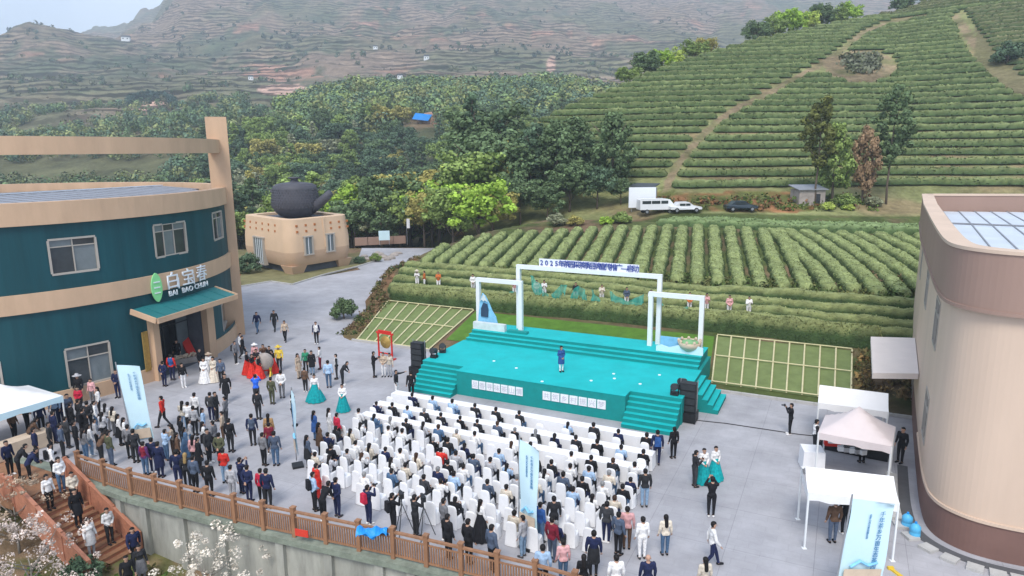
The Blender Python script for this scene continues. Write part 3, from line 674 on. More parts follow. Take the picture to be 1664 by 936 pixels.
pl = ea - ed * .75 + en * .05; MB().box((pl[0], pl[1], 2.1), (.45, .06, 2.6), math.atan2(ed[1], ed[0])).obj('name_plaque', 'gold', gb)
# roof sheets
rc = np.array([-37.6, 50.]); rdv = np.array([.42, .91]); rdv /= np.linalg.norm(rdv); rnv = np.array([rdv[1], -rdv[0]])
shr = np.array([GO.at(l) - GO.normal(l) * .45 for l in np.linspace(0, GO.L, 140)[:-1]])
roof = empty('roof'); roof.parent = gb
for k in range(-24, 25):
    e = clip_strip(shr, rc, rnv, rdv, k * 1.0, k * 1.0 + 1.0)
    if not e: continue
    lo, hi = e; o0 = rc + rdv * (k + .02); o1 = rc + rdv * (k + .98)
    V = []
    for t_ in (lo, 0, hi):
        z = 11.62 - abs(t_) * .04
        for o in (o0, o1): V.append((*(o + rnv * t_), z))
    V2 = [(x, y, z - .05) for x, y, z in V]
    MB().add(V + V2, [(0, 1, 3, 2), (2, 3, 5, 4), (0, 6, 7, 1), (4, 5, 11, 10), (0, 2, 8, 6), (1, 7, 9, 3), (2, 4, 10, 8), (3, 9, 11, 5)]).obj('roof_sheet', 'metal_roof', roof)
    if k % 1 == 0:
        MB().beam((*(o0 + rnv * lo), 11.64 - abs(lo) * .04), (*(o0 + rnv * 0), 11.64), .07, .06).obj('seam', 'metal_roof', roof)
        MB().beam((*(o0 + rnv * 0), 11.64), (*(o0 + rnv * hi), 11.64 - abs(hi) * .04), .07, .06).obj('seam', 'metal_roof', roof)
MB().beam((*(rc - rdv * 14), 11.68), (*(rc + rdv * 14), 11.68), .3, .06).obj('ridge_cap', 'pale_roof', roof)
# tall mast and ring beam
mp = np.array([-22.75, 54.2])
mb = MB().box((mp[0], mp[1], 8.6), (1.5, 1.6, 17.2), .42); mast = mb.obj('mast', 'tan', gb)
bm = np.array([GCEN + (GR - .3) * np.array([math.cos(t), math.sin(t)]) for t in np.linspace(math.radians(16), math.radians(-100), 34)])
BO = Outline(bm, False); mb = MB(); V = []
for l in np.linspace(0, BO.L, 34):
    p = BO.at(l); n = BO.normal(l); V += [(*(p + n * o), z) for o, z in ((-.35, 14.5), (.35, 14.5), (.35, 15.5), (-.35, 15.5))]
mb.add(V, [(i * 4 + k, i * 4 + (k + 1) % 4, (i + 1) * 4 + (k + 1) % 4, (i + 1) * 4 + k) for i in range(33) for k in range(4)] + [(0, 1, 2, 3)]); mb.obj('ring_beam', 'tan', gb)
# sign: leaf badge and lettering on the middle band
sg = empty('shop_sign'); sg.parent = gb
ls0 = GO.find(243, 6.0, GO.L * .18, Lmax); ls1 = GO.find(326, 6.6, GO.L * .18, Lmax); lb0, lb1 = ls0, GO.find(260, 6.0, GO.L * .18, Lmax)
def on_wall(l, z, off): p = GO.at(l) + GO.normal(l) * off; return np.array([p[0], p[1], z])
bc = on_wall((lb0 + lb1) / 2, 6.05, .24); bn = GO.normal((lb0 + lb1) / 2); bd = np.array([-bn[1], bn[0], 0]); bw = (lb1 - lb0) / 2
ang = np.linspace(0, 2 * math.pi, 24, endpoint=False); lf = [(abs(math.cos(t)) ** 1.25 * np.sign(math.cos(t)), math.sin(t)) for t in ang]
MB().add([bc + bd * x * bw + np.array([0, 0, y * .95]) for x, y in lf] + [bc + np.array([*(-bn * .08), 0]) + bd * x * bw + np.array([0, 0, y * .95]) for x, y in lf], [tuple(range(24))] + [(i, (i + 1) % 24, 24 + (i + 1) % 24, 24 + i) for i in range(24)]).obj('leaf_badge', 'leafgreen', sg)
for z in (-.35, 0, .35): MB().box(tuple(bc + np.array([*(bn * .02), z])), (bw * 1.1, .03, .07), math.atan2(bd[1], bd[0])).obj('badge_stripe', 'signwhite', sg)
span = ls1 - lb1
def letters(txt, l_at, z, size, off=.26):
    p = on_wall(l_at, z, off); n = GO.normal(l_at); me_ = textmesh(txt, size, .04, 'signwhite'); o = link('lettering', me_, sg)
    o.location = tuple(p); o.rotation_euler = (math.pi / 2, 0, math.atan2(n[0], -n[1])); return o
for i, ch in enumerate('白|宝|春'):
    letters(ch, lb1 + span * (.06, .30, .40, .66, .76)[i], 5.85 + .0 * i, (1.2, .8)[i % 2])
for i, ch in enumerate(('BAI', 'BAO', 'CHUN')): letters(ch, lb1 + span * (.1, .38, .68)[i], 5.3, .5)
# ================================================================== right building with rounded corner
RP = [(16.9, 27.0), (16.15, 24.6), (16.05, 23.4), (16.45, 22.6), (17.3, 21.95), (19.5, 21.0)]
RPL = np.vstack([[(30.5, 50.5), (25.3, 41.5)], catmull([(20.5, 32.8), (18.0, 28.2), (16.5, 25.3), (16.0, 23.8), (16.3, 22.7), (17.2, 21.9), (19.0, 21.1), (22, 20.0)], 6), [(34, 16.0), (50, 24), (45, 48.0)]])
RO = Outline(RPL); RTOP = 11.1
rb = empty('tan_building'); tag(rb, 'pale tan building with rounded corner and brown parapet at right', 'building')
Rl0, Rl1 = 0.0, RO.L
lim = RO.cum[2 + 43]
def rwin(px0, px1, zc, z0, z1): 
    a_, b_ = RO.find(px0, zc, .5, lim * .55), RO.find(px1, zc, .5, lim * .55); return (min(a_, b_), max(a_, b_), z0, z1)
def rwl(l, w, z0, z1): return (l, l + w, z0, z1)
lw = [RO.find(p_, 5.5, .5, RO.cum[2 + 20]) for p_ in (1490, 1498, 1508)]
RW = [rwl(8.2, 1.9, 6.4, 8.3), rwl(17.4, 1.9, 6.4, 8.3), rwl(25.6, 1.8, 6.4, 8.3), rwl(25.6, 1.8, 2.3, 4.3), rwl(14.0, 1.6, .03, 2.6)]
mb = MB(); RO.strip(mb, 1.35, 9.05, 0, holes=RW); mb.obj('wall', 'pale_tan', rb)
mb = MB(); RO.strip(mb, 0, 1.35, .0, holes=[RW[4]]); mb.obj('plinth', 'brown_plinth', rb)
mb = MB(); RO.ring(mb, 1.30, 1.42, -.05, .06, 23.6, RO.L - 1); mb.obj('plinth_cap', 'pale_tan', rb)
mb = MB(); RO.ring(mb, 9.05, RTOP - .12, -.4, .22); mb.obj('parapet', 'brown_band', rb)
mb = MB(); RO.ring(mb, RTOP - .12, RTOP, -.45, .27); mb.obj('parapet_cap', 'pale_tan', rb)
mb = MB(); RO.ring(mb, 8.92, 9.05, -.05, .27); mb.obj('parapet_lip', 'brown_band', rb)
for w in RW: window_on(RO, rb, *w, vert=(.5,), horiz=(.3,), fw=.08, glassm='dark_pane', inset=.03)
# roof
roof2 = empty('roof'); roof2.parent = rb
mb = MB(); mb.prism([tuple(RO.at(l) - RO.normal(l) * .38) for l in np.linspace(0, RO.L, 140)[:-1]], 9.6, 9.75); mb.obj('roof_deck', 'pale_roof', roof2)
shr2 = np.array([RO.at(l) - RO.normal(l) * .45 for l in np.linspace(0, RO.L, 140)[:-1]])
rc2 = np.array([30., 33.]); rd2 = np.array([-.42, .907]); rn2 = np.array([rd2[1], -rd2[0]])
rd2, rn2 = np.array([.872, -.49]), np.array([.49, .872])
for k in range(-16, 20):
    e = clip_strip(shr2, rc2, rn2, rd2, k * 1.0, k + 1.0)
    if not e: continue
    lo, hi = e; o0, o1 = rc2 + rd2 * (k + .01), rc2 + rd2 * (k + .99); V = []
    for t_ in (lo, 5, hi):
        z = 9.95 - abs(t_ - 5) * .008
        for o in (o0, o1): V.append((*(o + rn2 * t_), z))
    V2 = [(x, y, z - .05) for x, y, z in V]
    MB().add(V + V2, [(0, 1, 3, 2), (2, 3, 5, 4), (0, 6, 7, 1), (4, 5, 11, 10), (0, 2, 8, 6), (1, 7, 9, 3), (2, 4, 10, 8), (3, 9, 11, 5)]).obj('roof_sheet', 'pale_roof', roof2)
    MB().beam((*(o0 + rn2 * lo), 9.97 - abs(lo - 5) * .008), (*(o0 + rn2 * 5), 9.97), .06, .06).obj('seam', 'metal_roof', roof2)
    MB().beam((*(o0 + rn2 * 5), 9.97), (*(o0 + rn2 * hi), 9.97 - abs(hi - 5) * .008), .06, .06).obj('seam', 'metal_roof', roof2)
MB().beam((*(rc2 + rn2 * 5 - rd2 * 8), 10.0), (*(rc2 + rn2 * 5 + rd2 * 12), 10.0), .3, .05).obj('ridge_cap', 'metal_roof', roof2)
mat('canopy_white', (.78, .70, .65), .6, .04, 1); mat('dry_lawn', (.20, .185, .085), .95, .25, .8, .4, 25, coords='Position')
# side canopy slab over the door
cl = RO.find(1480, 3.3, .5, lim * .5); 
cps = [G(1415, 547, 3.2), G(1487, 549, 3.2), G(1493, 607, 3.2), G(1418, 606, 3.2)]
mb = MB(); mb.prism([tuple(p[:2]) for p in cps][::-1], 2.9, 3.2); cn = mb.obj('door_canopy', 'canopy_white', rb)
# drain strip and kerb slabs along the foot of the right building
kb = empty('kerb'); tag(kb, 'pale stone kerb following the foot of the rounded tan building', 'kerb')
for l in np.arange(26.0, 40, .52):
    p = RO.at(l) + RO.normal(l) * 1.0; n = RO.normal(l); MB().box((p[0], p[1], .05), (.5, .45, .1), math.atan2(n[0], -n[1])).obj('kerb_stone', 'kerbstone', kb)
dr = MB(); RO.ring(dr, .002, .012, .32, .74, 24.5, 40.5); struct(dr.obj('drain_channel', 'asphalt'))
# ================================================================== teapot house
tp = empty('teapot_house'); tag(tp, 'cream pot-shaped pavilion with a giant black teapot on its roof', 'building')
c4 = [G(397, 430, 0)[:2], G(472, 449, 0)[:2], G(575, 431, 0)[:2]]
A_, B_, C_ = [np.array(q) for q in c4]; D_ = A_ + C_ - B_
cen = (A_ + B_ + C_ + D_) / 4; e_u = (C_ - B_); Lu = np.linalg.norm(e_u); e_u = e_u / Lu; e_v = (A_ - B_); Lv = np.linalg.norm(e_v); e_v = e_v / Lv
Hh = 6.6
def pot_ring(z, grow, seg=10, r=1.5):
    pts = []
    corners = [(-1, -1), (1, -1), (1, 1), (-1, 1)]
    for ci, (su, sv) in enumerate(corners):
        hx, hy = Lu / 2 + grow, Lv / 2 + grow; cx_, cy_ = su * (hx - r), sv * (hy - r)
        a0 = [math.pi, 1.5 * math.pi, 0, .5 * math.pi][ci]
        for k in range(seg + 1):
            t = a0 + .5 * math.pi * k / seg; pts.append((cx_ + r * math.cos(t), cy_ + r * math.sin(t)))
    return [(*(cen + e_u * x + e_v * y), z) for x, y in pts]
prof = [(0.95, -.3), (1.5, -.06), (2.3, .06), (2.7, .08), (3.9, .06), (5.0, -.04), (6.1, -.14), (6.6, -.18)]
rings = [pot_ring(z, g_) for z, g_ in prof]; nr = len(rings[0])
def rings_mesh(rs, mi=0): 
    mb = MB(); mb.add(np.concatenate(rs), [(i * nr + k, i * nr + (k + 1) % nr, (i + 1) * nr + (k + 1) % nr, (i + 1) * nr + k) for i in range(len(rs) - 1) for k in range(nr)], mi); return mb
rings_mesh(rings[:4]).obj('lower_wall', 'cream_low', tp, True); rings_mesh(rings[3:]).obj('upper_wall', 'cream', tp, True)
mb = MB(); r1, r2, r3 = pot_ring(6.6, -.18), pot_ring(6.62, -1.4, r=.8), pot_ring(6.3, -1.42, r=.8)
mb.add(r1 + r2 + r3, [(k, (k + 1) % nr, nr + (k + 1) % nr, nr + k) for k in range(nr)] + [(nr + k, nr + (k + 1) % nr, 2 * nr + (k + 1) % nr, 2 * nr + k) for k in range(nr)]); mb.obj('roof_rim', 'cream', tp)
mb = MB(); mb.add(pot_ring(6.31, -1.41, r=.8), [tuple(range(nr))]); mb.obj('roof_deck', 'interior', tp)
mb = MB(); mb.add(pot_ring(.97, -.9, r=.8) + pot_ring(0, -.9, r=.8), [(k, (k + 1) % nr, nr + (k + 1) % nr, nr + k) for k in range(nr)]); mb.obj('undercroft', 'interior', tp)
for su, sv in ((-1, -1), (1, -1), (1, 1), (-1, 1)):      # four feet
    mb = MB(); c = cen + e_u * su * (Lu / 2 - 1.35) + e_v * sv * (Lv / 2 - 1.35)
    rz = math.atan2(e_u[1], e_u[0]); mb.box((c[0], c[1], .5), (1.5, 1.5, 1.06), rz, taper=1.5); mb.obj('foot', 'cream_low', tp)
def pot_face(face, u, z, off):
    """face 0: right-front wall (B->C), face 1: left-front wall (B->A); u along, 0 at the near corner"""
    if face == 0: o, d, n = B_, e_u, -e_v
    else: o, d, n = B_, e_v, -e_u
    grow = np.interp(z, [p[0] for p in prof], [p[1] for p in prof]); q = o + d * u + n * (grow + off); return np.array([q[0], q[1], z]), d, n
def pot_window(face, u0, u1, z0, z1, vert=(.5,), nm='window'):
    p, d, n = pot_face(face, (u0 + u1) / 2, (z0 + z1) / 2, .0); rz = math.atan2(d[1], d[0]); w = u1 - u0; h = z1 - z0
    fr = MB()
    fr.box((p[0], p[1], z0), (w + .3, .5, .16), rz); fr.box((p[0], p[1], z1), (w + .3, .5, .16), rz)
    for s_ in (-1, 1): q = p[:2] + d * s_ * w / 2; fr.box((q[0], q[1], (z0 + z1) / 2), (.16, .496, h - .16), rz)
    o = fr.obj(nm, 'frame_tan', tp); q = p[:2] + n * .12
    us = [0, *vert, 1]
    for i in range(len(us) - 1):
        c = q + d * w * ((us[i] + us[i + 1]) / 2 - .5); MB().box((c[0], c[1], (z0 + z1) / 2), (w * (us[i + 1] - us[i]) - .1, .05, h - .16), rz).obj('pane', 'glass_grey', o)
    for v in vert: c = q + d * w * (v - .5) + n * .04; MB().box((c[0], c[1], (z0 + z1) / 2), (.07, .05, h - .16), rz).obj('mullion', 'signwhite', o)
pot_window(0, 2.2, 3.3, 2.3, 4.5, (.5,)); pot_window(0, Lu - 4.2, Lu - 3.1, 2.3, 4.5, (.5,)); pot_window(1, Lv - 6.6, Lv - 4.0, .75, 4.1, (.2, .4, .6, .8), 'glass_door')
for face, us in ((0, [1.4, 2.7, 4.0, 6.4, 7.7, 9.0]), (1, list(np.linspace(Lv - 1.0, 3.2, 6)))):
    for u in us:
        for z in (5.15, 5.85):
            if u > (Lu if face == 0 else Lv) - .6: continue
            p, d, n = pot_face(face, u, z, .0); MB().box(tuple(p), (.26, .12, .26), math.atan2(d[1], d[0])).obj('brick_stud', 'orange_dot', tp)
p, d, n = pot_face(0, 5.3, 4.5, .0); MB().beam((p[0], p[1], 2.9), (p[0] + n[0] * -.2, p[1] + n[1] * -.2, 6.6), .18, .3).obj('drip_ridge', 'cream', tp)
# the teapot
tea = empty('giant_teapot', (cen[0] + .2, cen[1], 6.31)); tea.scale = (1.05, 1.05, 1.12); tag(tea, 'giant black side-handled teapot on the cream pavilion roof', 'teapot')
body = [(1.5, 0), (2.05, .25), (2.55, .75), (2.85, 1.35), (2.84, 1.9), (2.72, 2.6), (2.6, 3.2), (2.52, 3.6), (2.3, 3.68)]
MB().lathe(body, 36).lathe([(0.01, 0), (1.55, 0)], 36).obj('pot_body', 'clay', tea, True)
rows_ = MB()
for z in np.arange(1.2, 3.4, .28):
    r = np.interp(z, [b_[1] for b_ in body], [b_[0] for b_ in body])
    for k in range(44):
        t = 2 * math.pi * (k + (int(z / .28) % 2) * .5) / 44; rows_.box((r * math.cos(t), r * math.sin(t), z), (.13, .13, .13), t)
o = rows_.obj('hobnails', 'clay', tea); o['kind'] = 'stuff'
MB().lathe([(2.3, 3.66), (2.25, 3.78), (1.5, 3.9), (.5, 4.02), (.45, 4.1), (.42, 4.3), (.75, 4.42), (.72, 4.52), (.01, 4.56)], 28).obj('lid', 'clay', tea, True)
hd = np.array([.96, -.28, 0]); hd /= np.linalg.norm(hd)
MB().tube([hd * 2.2 + [0, 0, 1.0], hd * 3.0 + [0, 0, 1.45], hd * 4.0 + [0, 0, 2.1], hd * 4.9 + [0, 0, 2.8]], [.62, .56, .50, .40], 14).obj('side_handle', 'clay', tea, True)
MB().tube([(-2.2, .9, 2.2), (-2.9, 1.2, 2.5), (-3.3, 1.4, 3.1)], [.45, .34, .26], 12).obj('spout', 'clay', tea, True)
# garden edge, roundabout island, sign panels near the teapot house
isl = G(655, 402, 0)
bl = G(625, 398, 0); nb_ = empty('notice_board', (bl[0], bl[1], 0), .2); tag(nb_, 'pale blue notice board on legs beside the far road', 'sign board')
MB().box((0, 0, 1.5), (1.7, .1, 1.5)).obj('panel', 'bannerblue', nb_)
for s_ in (-.75, .75): MB().box((s_, .08, .75), (.08, .06, 1.5)).obj('leg', 'steel', nb_)
fw = G(610, 420, 0)
rk = empty('rock_edging', (0, 0, 0)); tag(rk, 'low ring of pale boulders by the pavilion garden', 'rocks')
for i in range(11):
    q = G(592 + i * 5.4, 418 + 5 * math.sin(i * 1.1), 0); MB().ell((q[0], q[1], .1), (.5 + .3 * random.random(), .45, .28 + .2 * random.random()), 7, 5).obj('boulder', 'rock', rk)
wf = empty('garden_wall', (0, 0, 0)); tag(wf, 'low brown wall behind the pavilion beside the road', 'wall')
a_, b_ = G(577, 398, 0), G(660, 394, 0)
for i in range(4):
    p_, q_ = a_ + (b_ - a_) * i / 4, a_ + (b_ - a_) * (i + .96) / 4; MB().beam((p_[0], p_[1], .5), (q_[0], q_[1], .5), .3, 1.25).obj('wall_panel', 'brown_band', wf)
fl = G(662, 398, 0); fo = empty('flag', (fl[0], fl[1], 0)); tag(fo, 'small white flag on a pole by the far road end', 'flag')
MB().tube([(0, 0, 0), (0, 0, 4.2)], .04, 6).obj('pole', 'steel', fo); MB().box((.25, 0, 3.4), (.5, .03, 1.5)).obj('cloth', 'white_cloth', fo)
# hydrant-red box by the mast
q = G(386, 462, 0); o = empty('red_bin', (q[0], q[1], 0)); tag(o, 'small red bin standing by the lawn kerb behind the mast', 'bin'); MB().box((0, 0, .5), (.6, .5, 1.0), taper=.85).obj('box', 'red', o); MB().box((0, 0, 1.04), (.66, .56, .08)).obj('lid', 'red', o)
# kerb of the pavilion lawn
kb2 = empty('kerb', (0, 0, 0)); tag(kb2, 'pale kerb edging the lawn in front of the teapot pavilion', 'kerb')
kp = [np.array(G(*q_, 0)[:2]) for q_ in ((392, 466), (440, 458), (475, 463), (530, 446), (580, 434), (612, 424))]
for a_, b_ in zip(kp[:-1], kp[1:]):
    n_ = max(1, int(np.linalg.norm(b_ - a_) / 1.5))
    for i in range(n_):
        p_, q_ = a_ + (b_ - a_) * i / n_, a_ + (b_ - a_) * (i + .97) / n_; MB().beam((*p_, .06), (*q_, .06), .18, .16).obj('kerb_stone', 'kerbstone', kb2)
gl = MB(); gl.prism([tuple(q_) for q_ in kp] + [(-20.5, 95.), (-45., 98.), (-44., 72.)], -.1, .03); struct(gl.obj('pavilion_lawn', 'dry_lawn' if 'dry_lawn' in MATS else 'matgrass'))
# ================================================================== stage
SH, SP = 1.5, 2.05
RZ = STA
def sbox(mb, s0, s1, t0, t1, z0, z1, mi=0):
    c = ST((s0 + s1) / 2, (t0 + t1) / 2, (z0 + z1) / 2); return mb.box(tuple(c), (abs(s1 - s0), abs(t1 - t0), z1 - z0), RZ, mi)
stg = empty('stage'); tag(stg, 'turquoise carpeted outdoor stage with corner stairs facing the seated audience', 'stage')
SL, SR = -3.1, 13.25
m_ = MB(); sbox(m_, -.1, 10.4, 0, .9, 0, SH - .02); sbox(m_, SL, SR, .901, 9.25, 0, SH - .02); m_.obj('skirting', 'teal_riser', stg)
m_ = MB(); sbox(m_, -.1, 10.4, -.02, .9, SH - .02, SH); sbox(m_, SL - .02, SR + .02, .901, 6.1, SH - .02, SH); m_.obj('deck_carpet', 'teal', stg)
for i in range(3):
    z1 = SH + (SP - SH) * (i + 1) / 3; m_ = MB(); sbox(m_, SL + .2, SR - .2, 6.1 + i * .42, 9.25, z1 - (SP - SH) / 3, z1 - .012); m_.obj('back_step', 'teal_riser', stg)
    m_ = MB(); sbox(m_, SL + .18, SR - .18, 6.08 + i * .42, (6.5 + i * .42) if i < 2 else 9.27, z1 - .012, z1); m_.obj('step_carpet', 'teal', stg)
for s0, s1 in ((-3.05, -.12), (10.42, 13.2)):
    fl_ = empty('front_stairs'); fl_.parent = stg
    n_ = 6
    for i in range(n_):
        z1 = SH * (i + 1) / (n_ + 1); t0 = -.75 + i * .27
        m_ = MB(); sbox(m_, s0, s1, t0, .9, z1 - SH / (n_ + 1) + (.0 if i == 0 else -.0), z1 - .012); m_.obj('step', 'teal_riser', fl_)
        m_ = MB(); sbox(m_, s0 - .01, s1 + .01, t0 - .015, t0 + .285, z1 - .012, z1); m_.obj('tread_carpet', 'teal', fl_)
sd_ = empty('side_stairs'); sd_.parent = stg
for i in range(5):
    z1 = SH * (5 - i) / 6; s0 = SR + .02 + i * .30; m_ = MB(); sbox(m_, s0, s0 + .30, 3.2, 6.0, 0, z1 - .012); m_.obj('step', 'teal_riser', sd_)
    m_ = MB(); sbox(m_, s0, s0 + .315, 3.19, 6.01, z1 - .012, z1); m_.obj('tread_carpet', 'teal', sd_)
# character tiles on the front
for grp, (s0, s1), txt in ((0, (.95, 4.35), '品香寻味茶山情'), (1, (5.55, 9.35), '共筑乡村振兴梦')):
    for i, ch in enumerate(txt):
        w = (s1 - s0) / 7; c = ST(s0 + w * (i + .5), -.03, .82); tl = MB().box(tuple(c), (w * .88, .04, .50), RZ).obj('character_tile', 'signwhite', stg)
        mat('tile_text', (.55, .56, .62), .6, .05, 3) if 'tile_text' not in MATS else None
        o = link('character', textmesh(ch, .40, .006, 'tile_text', 'CENTER'), tl); q = ST(s0 + w * (i + .5), -.058, .68); o.location = tuple(q); o.rotation_euler = (math.pi / 2, 0, RZ)
# portal frames
def portal(name, label, s0, s1, t, h, z=SP, w=.28):
    p = empty(name, (0, 0, 0)); tag(p, label, 'portal frame', 'white portal frames on the stage')
    for s in (s0, s1): m_ = MB(); sbox(m_, s - w / 2, s + w / 2, t - w / 2, t + w / 2, z, z + h - w); m_.obj('post', 'white_paint', p)
    m_ = MB(); sbox(m_, s0 - w / 2, s1 + w / 2, t - w / 2, t + w / 2, z + h - w, z + h); m_.obj('lintel', 'white_paint', p)
    return p
pm_ = portal('portal_frame', 'tall wide white portal frame carrying the blue event lettering', -.05, 9.95, 8.75, 4.6)
portal('portal_frame', 'small white portal frame at the left end of the stage platform', -3.0, .35, 8.2, 3.55)
portal('portal_frame', 'small white portal frame at the right end of the stage platform', 9.55, 12.75, 8.2, 3.55)
ttl = '2025年茶园采茶季品牌宣传推广—启动'
tb = empty('title_sign'); tb.parent = pm_; n_ = len(ttl); w = 7.0 / n_
m_ = MB(); sbox(m_, 1.5, 8.55, 8.78, 8.82, SP + 4.6, SP + 5.12); m_.obj('backing', 'signwhite', tb)
for i, ch in enumerate(ttl):
    o = link('character', textmesh(ch, .50, .02, 'signblue', 'CENTER'), tb); q = ST(1.5 + w * (i + .5) + .02, 8.74, SP + 4.68); o.location = tuple(q); o.rotation_euler = (math.pi / 2, 0, RZ)
# stage props
def flat_board(par, name, poly, s, t, z, mt, th=.08, rz=0):
    V = []; 
    for k in (0, th):
        for a_, b_ in poly: q = ST(s + a_, t + k, z + b_); V.append(q)
    n_ = len(poly); return MB().add(V, [tuple(range(n_)), tuple(range(2 * n_ - 1, n_ - 1, -1))] + [(i, (i + 1) % n_, n_ + (i + 1) % n_, n_ + i) for i in range(n_)]).obj(name, mt, par)
mat('prop_blue', (.22, .52, .75), .6, .2, 2); mat('prop_dark', (.03, .06, .11), .6, .2, 2); mat('prop_pale', (.62, .66, .66), .6, .12, 2); mat('prop_beige', (.60, .48, .36), .6, .12, 3); mat('prop_leaf', (.20, .40, .18), .6, .25, 3)
pr = empty('cutout_display'); tag(pr, 'blue and white mountain cutout standing on a pale plinth at the stage left end', 'stage prop')
flat_board(pr, 'mountain', [(-.1, 0), (1.5, 0), (1.35, .55), (1.05, 1.0), (.85, 1.45), (.55, 2.0), (.3, 2.2), (.1, 1.6), (.0, .8)], -2.75, 7.75, SP + .35, 'prop_blue')
flat_board(pr, 'dark_figure', [(.0, 0), (.55, 0), (.6, .55), (.5, .95), (.2, 1.0), (.02, .6)], -2.55, 7.66, SP + .85, 'prop_dark')
flat_board(pr, 'snow_cap', [(0, 0), (.3, .55), (.6, .0), (.42, .12), (.3, .02), (.15, .14)], -2.6, 7.62, SP + 1.95, 'prop_pale')
m_ = MB(); sbox(m_, -3.0, -.5, 7.3, 7.64, SP, SP + .5); m_.obj('plinth_box', 'prop_pale', pr)
m_ = MB(); sbox(m_, -.3, 1.2, 7.3, 7.7, SP, SP + .16); m_.obj('plinth_step', 'teal_riser', pr)
pr = empty('cutout_display'); tag(pr, 'pale blue wave and tea-bowl cutouts at the stage right end', 'stage prop')
flat_board(pr, 'blue_panel', [(0, 0), (1.25, 0), (1.25, .75), (0, .75)], 10.35, 7.7, SP + .1, 'prop_blue')
flat_board(pr, 'wave_board', [(0, 0), (2.9, 0), (2.9, .45), (2.4, .62), (1.9, .42), (1.4, .5), (.8, .3), (.3, .42), (0, .3)], 10.2, 7.25, SP, 'bannerblue')
q = ST(12.2, 7.6, SP); MB().lathe([(.01, 0), (.35, .02), (.62, .28), (.74, .62), (.70, .62), (.58, .34), (.01, .3)], 20, tuple(q + [0, 0, .12])).obj('tea_bowl', 'prop_beige', pr, True)
lv = MB().ell(tuple(q + [0, 0, .66]), (.6, .6, .14), 12, 6).obj('tea_leaves', 'prop_leaf', pr, True)
for k in range(9): t = k * .7; MB().ell(tuple(q + [.66 * math.cos(t), .66 * math.sin(t), .78]), (.10, .10, .12), 6, 4).obj('rim_petal', 'prop_beige', pr)
# white petals scattered on the deck
for i, (s, t) in enumerate(((1.1, 2.6), (3.0, 1.9), (7.9, 1.6), (9.0, 2.5), (10.6, 2.2), (8.7, 3.3), (11.2, 4.2), (5.4, .3))):
    o = MB().lathe([(.01, .0), (.09, 0.0), (.09, .03), (.01, .035)], 8, tuple(ST(s, t, SH))).obj('paper_petal', 'signwhite'); tag(o, ('white paper petal on the turquoise stage, ' + ('nearest the left stairs', 'left of centre near the front', 'right of the performer near the front', 'far right of the performer', 'nearest the right stairs', 'just right of the performer further back', 'nearest the right end back steps', 'on the front edge between the slogans')[i]), 'petal', 'paper petals on the stage')
# ---------------------------------------------------------------- line-array loudspeakers
def speaker(px, py, label, n_=4):
    g_ = G(px, py, 0); sp_ = empty('loudspeaker_stack', (g_[0], g_[1], 0), RZ); tag(sp_, label, 'loudspeaker', 'loudspeaker stacks beside the stage')
    MB().box((0, 0, .30), (1.0, .9, .5)).box((0, -.455, .3), (.86, .02, .42)).obj('subwoofer', 'black', sp_)
    for sx in (-.45, .45):
        for sy in (-.4, .4): MB().box((sx, sy, .025), (.1, .1, .05)).obj('foot', 'rubber', sp_)
    for i in range(n_):
        c = MB().box((0, 0, .77 + i * .40), (.86, .55, .385), taper=.97).obj('cabinet', 'black', sp_); MB().box((0, -.285, .77 + i * .40), (.78, .02, .32)).obj('grille', 'dark_metal', c)
    for s_ in (-1, 1): MB().beam((s_ * .45, .1, .05), (s_ * .45, .1, 2.3), .03, .05).obj('rigging_rail', 'steel', sp_)
speaker(681, 607, 'black loudspeaker stack left of the stage'); speaker(1117, 683, 'black loudspeaker stack right of the stage')
def uplight(s, t, z, rz, label):
    c = ST(s, t, z); u = empty('stage_light', tuple(c), rz); tag(u, label, 'stage light', 'black stage lights on the deck corners')
    MB().box((0, 0, .08), (.42, .34, .16)).obj('base', 'black', u); MB().box((-.2, 0, .32), (.05, .12, .36)).box((.2, 0, .32), (.05, .12, .36)).obj('yoke', 'black', u)
    MB().tube([(0, .2, .42), (0, -.25, .52)], [.17, .2], 12).obj('lamp_head', 'dark_metal', u)
uplight(-2.75, 1.7, SH, RZ, 'black moving light on the left stage corner nearest the loudspeaker'); uplight(-2.85, 2.9, SH, RZ + .5, 'black moving light on the left stage edge, further back')
uplight(12.75, 1.3, SH, RZ, 'black moving light on the right stage corner nearest the loudspeaker'); uplight(12.95, 2.3, SH, RZ - .4, 'black moving light on the right stage edge, further back')
# ---------------------------------------------------------------- gong in a red frame
g_ = G(627, 584, 0); go = empty('gong', (g_[0], g_[1], 0), RZ - .1); tag(go, 'round bronze gong hanging in a red frame beside the left lawn', 'gong')
for s_ in (-.62, .62): MB().box((s_, 0, .95), (.09, .09, 1.9)).box((s_, 0, .05), (.12, .7, .1)).obj('post', 'red', go)
MB().box((0, 0, 1.92), (1.55, .1, .12)).box((0, 0, 2.05), (1.2, .1, .12)).obj('top_bar', 'red', go); MB().box((0, 0, .45), (1.16, .07, .08)).obj('lower_bar', 'red', go)
m_ = MB(); m_.lathe([(.01, .0), (.14, .05), (.18, 0), (.42, .02), (.46, -.06)], 24); v = np.concatenate(m_.v); m_.v = [np.stack([v[:, 0], -v[:, 2], v[:, 1] + 1.25], -1)]; m_.obj('disc', 'gold', go, True)
